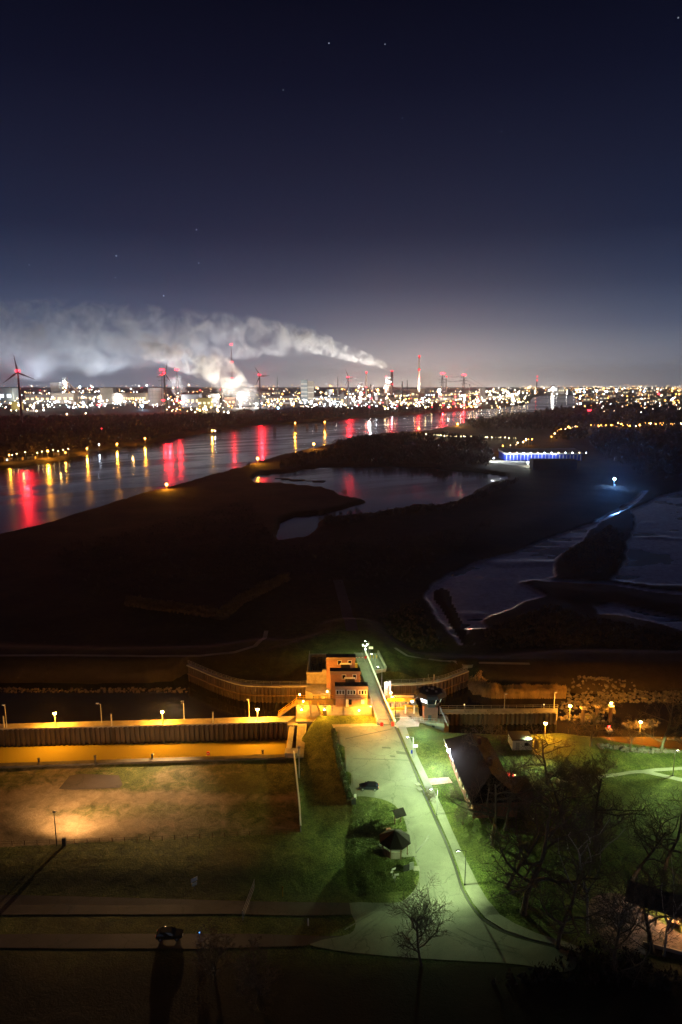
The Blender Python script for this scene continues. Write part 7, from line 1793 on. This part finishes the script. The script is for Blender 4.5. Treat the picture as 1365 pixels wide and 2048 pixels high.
def light_mass(name, label, L):
    by = {}
    for p, r, m_ in L:
        b = by.setdefault(m_.name, (MB(), m_))[0]; b.ball(p, r, 5, 3)
    o = mesh_obj(name, small_mesh(list(by.values()))); tagp(o, label, None, kind='stuff')
light_mass('works_lights', 'countless small distant lights of the works', FL[235:])
TL = []
D_OR = emit('dim_sodium', (1.0, .40, .08), 7); D_WA = emit('dim_warm', (1.0, .66, .34), 6); D_WH = emit('dim_white', (1.0, .92, .8), 6)
for x0, x1, y0, y1, n_, s_, pal in ((1150, 1440, 776, 815, 430, .30, (F_WA, F_OR, F_WH, D_OR, D_WA, D_WH, D_OR, D_WA, F_OR, D_OR, F_CO)), (1040, 1440, 772, 784, 220, .26, (D_WA, D_WH, D_OR, F_WA, D_WA)), (960, 1160, 775, 800, 130, .30, (F_WA, D_OR, D_WA, F_WH, D_WH)), (-60, 960, 771, 780, 150, .22, (D_WA, D_OR)), (-60, 1440, 769.5, 773, 160, .2, (D_WA, D_OR, D_WH)), (1180, 1440, 815, 826, 20, .3, (F_WH, F_WA))):
    for k in range(n_):
        x = rng.uniform(x0, x1); y = y0 + (y1 - y0) * rng.random() ** 1.4; z = rng.uniform(5, 16); tn = math.tan(PITCH + math.atan((y - 1024) / F)); D = min((CAM_H - z) / max(tn, .002), 12500); p = far(x, D); p.z = elz(y, D)
        if 1060 < x < 1150 and y > 789: continue
        TL.append((p, s_ * rng.choice((.5, .7, .9, 1.1, 1.6)) * D / 682, rng.choice(pal)))
for x, y, m_ in ((1290, 783, F_BL), (1206, 791, F_GR), (1320, 788, F_RD), (1170, 784, F_BL), (1195, 782, F_CO), (1215, 783, F_CO), (1234, 782, F_CO), (1335, 816, F_BL)):
    D = 6000; p = far(x, D); p.z = elz(y, D); TL.append((p, 7.5, m_))
light_mass('town_lights', 'countless small distant lights of the town on the horizon', TL)
for x, y, c, pw in ((1200, 784, WARM, 4e5), (1000, 785, (1, .85, .55), 5e5), (1280, 786, WARM, 3e5)):
    D = 5500; p = far(x, D); p.z = 40; point('lamp_light', p, c, pw, 4)

# ------------------------------------------------------------------ smoke and steam
def plume(name, label, start, end, r0, r1, dens, nscale, power=.6, thr=.46, contrast=6.0, lumpy=.55, bend=0.0, group=None, seed=0.0, fade=1.0, col=(.93, .93, .93), aniso=0.0):
    """closed horn of real smoke from START to END (world points); the density thins along it"""
    a = Vector(start); b = Vector(end); L = (b - a).length
    mb = MB(); n = 14; ns = 16; prof = []
    for j in range(ns + 1):
        t = j / ns; r = (r0 + (r1 - r0) * t ** power) * 1.12; cz = bend * L * (math.sqrt(t) - t)
        for i in range(n):
            q = 2 * PI * i / n; mb.v.append((t * L, r * math.cos(q), r * math.sin(q) + cz))
    for j in range(ns):
        for i in range(n):
            k = j * n; mb.f.append((k + i, k + (i + 1) % n, k + n + (i + 1) % n, k + n + i))
    mb.f.append(tuple(n - 1 - i for i in range(n))); mb.f.append(tuple(ns * n + i for i in range(n)))
    m = bpy.data.materials.new(name); m.use_nodes = True; nt = m.node_tree; nt.nodes.clear()
    tc = nn(nt, 'ShaderNodeTexCoord'); s = nn(nt, 'ShaderNodeSeparateXYZ'); lk(nt, tc, 'Object', s, 0)
    t = math_n(nt, 'DIVIDE', s.outputs[0], L); t = math_n(nt, 'MINIMUM', math_n(nt, 'MAXIMUM', t, 0.0001), 1.0)
    cz = math_n(nt, 'MULTIPLY', math_n(nt, 'SUBTRACT', math_n(nt, 'POWER', t, .5), t), bend * L)
    y = s.outputs[1]; z = math_n(nt, 'SUBTRACT', s.outputs[2], cz)
    rr = math_n(nt, 'SQRT', math_n(nt, 'ADD', math_n(nt, 'MULTIPLY', y, y), math_n(nt, 'MULTIPLY', z, z)))
    Rt = math_n(nt, 'MULTIPLY_ADD', math_n(nt, 'POWER', t, power), r1 - r0, r0)
    q = math_n(nt, 'DIVIDE', rr, Rt)
    mp = nn(nt, 'ShaderNodeMapping'); mp.inputs['Location'].default_value = (seed, seed * 1.7, seed * .3); lk(nt, tc, 'Object', mp, 0)
    sc_ = nn(nt, 'ShaderNodeTexNoise'); sc_.inputs['Detail'].default_value = 4; sc_.inputs['Roughness'].default_value = .62; sc_.inputs['Scale'].default_value = nscale; sc_.inputs['Distortion'].default_value = .8
    lk(nt, mp, 0, sc_, 'Vector')
    nz = math_n(nt, 'MULTIPLY', math_n(nt, 'SUBTRACT', sc_.outputs['Fac'], thr), contrast)
    d = math_n(nt, 'ADD', math_n(nt, 'SUBTRACT', 1.0, q), math_n(nt, 'MULTIPLY', nz, lumpy))
    edge = math_n(nt, 'MULTIPLY', math_n(nt, 'SUBTRACT', 1.1, q), 6.0, clamp=True)
    tail = math_n(nt, 'MULTIPLY', math_n(nt, 'SUBTRACT', 1.0, t), 5.0, clamp=True)
    d = math_n(nt, 'MULTIPLY', math_n(nt, 'MULTIPLY', math_n(nt, 'POWER', math_n(nt, 'MAXIMUM', d, 0.0), 1.7), edge), tail)
    dn = math_n(nt, 'DIVIDE', dens, math_n(nt, 'POWER', math_n(nt, 'DIVIDE', Rt, r0), fade))
    pv = nn(nt, 'ShaderNodeVolumePrincipled'); pv.inputs['Color'].default_value = (*col, 1); pv.inputs['Anisotropy'].default_value = aniso
    nt.links.new(math_n(nt, 'MULTIPLY', d, dn), pv.inputs['Density'])
    mo = nn(nt, 'ShaderNodeOutputMaterial'); lk(nt, pv, 0, mo, 'Volume')
    m.cycles.volume_step_rate = PLUME_STEP
    o = mb.build(name, m)
    o.location = a
    o.rotation_euler = (b - a).to_track_quat('X', 'Z').to_euler()
    return tagp(o, label, None, group, 'stuff')
PLUME_STEP = 0.10
D1 = 3800
s = far(784, D1); s.z = elz(741, D1)
e = far(560, D1 - 150); e.z = elz(668, D1 - 150)
plume('smoke_plume', 'pale billowing smoke plume leaving the thick dark chimney to the left', s, e, 9, 62, .030, .024, power=.62, bend=.10, fade=.75, lumpy=1.0, contrast=8.5)
s = far(665, D1 - 100); s.z = elz(694, D1 - 100)
e = far(-330, D1 - 600); e.z = elz(676, D1 - 600)
plume('smoke_plume', 'wide thinning smoke bank drifting out of the picture at the left', s, e, 46, 215, .0085, .011, power=.62, bend=.07, fade=.95, lumpy=.95, contrast=8.5, seed=53)
s = far(420, D1 - 300); s.z = elz(700, D1 - 300)
e = far(-330, D1 - 700); e.z = elz(720, D1 - 700)
plume('smoke_plume', 'faint lower haze of smoke over the left part of the works', s, e, 60, 170, .0035, .009, power=.6, bend=.02, fade=.6, lumpy=.9, contrast=8, seed=97)
D2 = 2950
s = far(517, D2); s.z = elz(815, D2)
e = far(408, D2 + 20); e.z = elz(716, D2 + 20)
plume('steam_cloud', 'dense bright steam cloud rising from the coke plant beside the turbine', s, e, 50, 74, .020, .020, power=.9, bend=.02, fade=.9, lumpy=1.15, contrast=8, seed=31)
s = far(440, D2); s.z = elz(748, D2)
e = far(272, D2 - 40); e.z = elz(682, D2 - 40)
plume('steam_cloud', 'ragged upper wisps of steam torn off to the left above the pylons', s, e, 52, 52, .012, .026, power=.9, bend=.04, fade=.9, lumpy=1.35, contrast=9, seed=47)
s = far(372, D2); s.z = elz(806, D2)
e = far(345, D2); e.z = elz(752, D2)
plume('steam_cloud', 'small steam puff between gasholder and lattice pylon', s, e, 26, 36, .010, .03, power=.9, fade=.9, lumpy=1.1, contrast=8, seed=5)
s = far(846, 4300); s.z = elz(778, 4300)
e = far(866, 4350); e.z = elz(748, 4350)
plume('steam_cloud', 'small warm-lit steam cloud under the very tall chimney', s, e, 34, 80, .012, .02, power=.8, bend=0, fade=.7, lumpy=.9, seed=71)
s = far(815, 4600); s.z = elz(759, 4600)
e = far(770, 4600); e.z = elz(742, 4600)
plume('smoke_plume', 'thin faint smoke trail from the thin chimney', s, e, 7, 26, .012, .03, power=.8, bend=.05, fade=.6, lumpy=.8, seed=13)
s = far(1040, 8000); s.z = elz(766, 8000)
e = far(1018, 8000); e.z = elz(756, 8000)
plume('smoke_plume', 'tiny distant smoke puff on the right horizon', s, e, 10, 38, .010, .02, power=.7, fade=.5, seed=3)

# the damp air itself: one even box
hz = MB().box((0, 9000, 285), (40000, 40000, 590)).build('haze', None)
m = bpy.data.materials.new('haze'); m.use_nodes = True; nt = m.node_tree; nt.nodes.clear()
pv = nn(nt, 'ShaderNodeVolumePrincipled'); pv.inputs['Color'].default_value = (.92, .94, 1, 1); pv.inputs['Density'].default_value = 4.2e-5; pv.inputs['Anisotropy'].default_value = .8
mo = nn(nt, 'ShaderNodeOutputMaterial'); lk(nt, pv, 0, mo, 'Volume')
hz.data.materials.append(m); tagp(hz, None, None, None, 'stuff')

# things built in world coordinates get their origin at their own base
bpy.context.view_layer.update()
for o in list(COL.objects):
    if o.type == 'EMPTY' and o.parent is None and o.location.length < 1e-6 and len(o.children):
        pts = [c.matrix_world @ Vector(v) for c in o.children if c.type == 'MESH' for v in c.bound_box]
        base = Vector((sum(p.x for p in pts) / len(pts), sum(p.y for p in pts) / len(pts), min(p.z for p in pts)))
        o.location = base
        for c in o.children: c.location = c.location - base
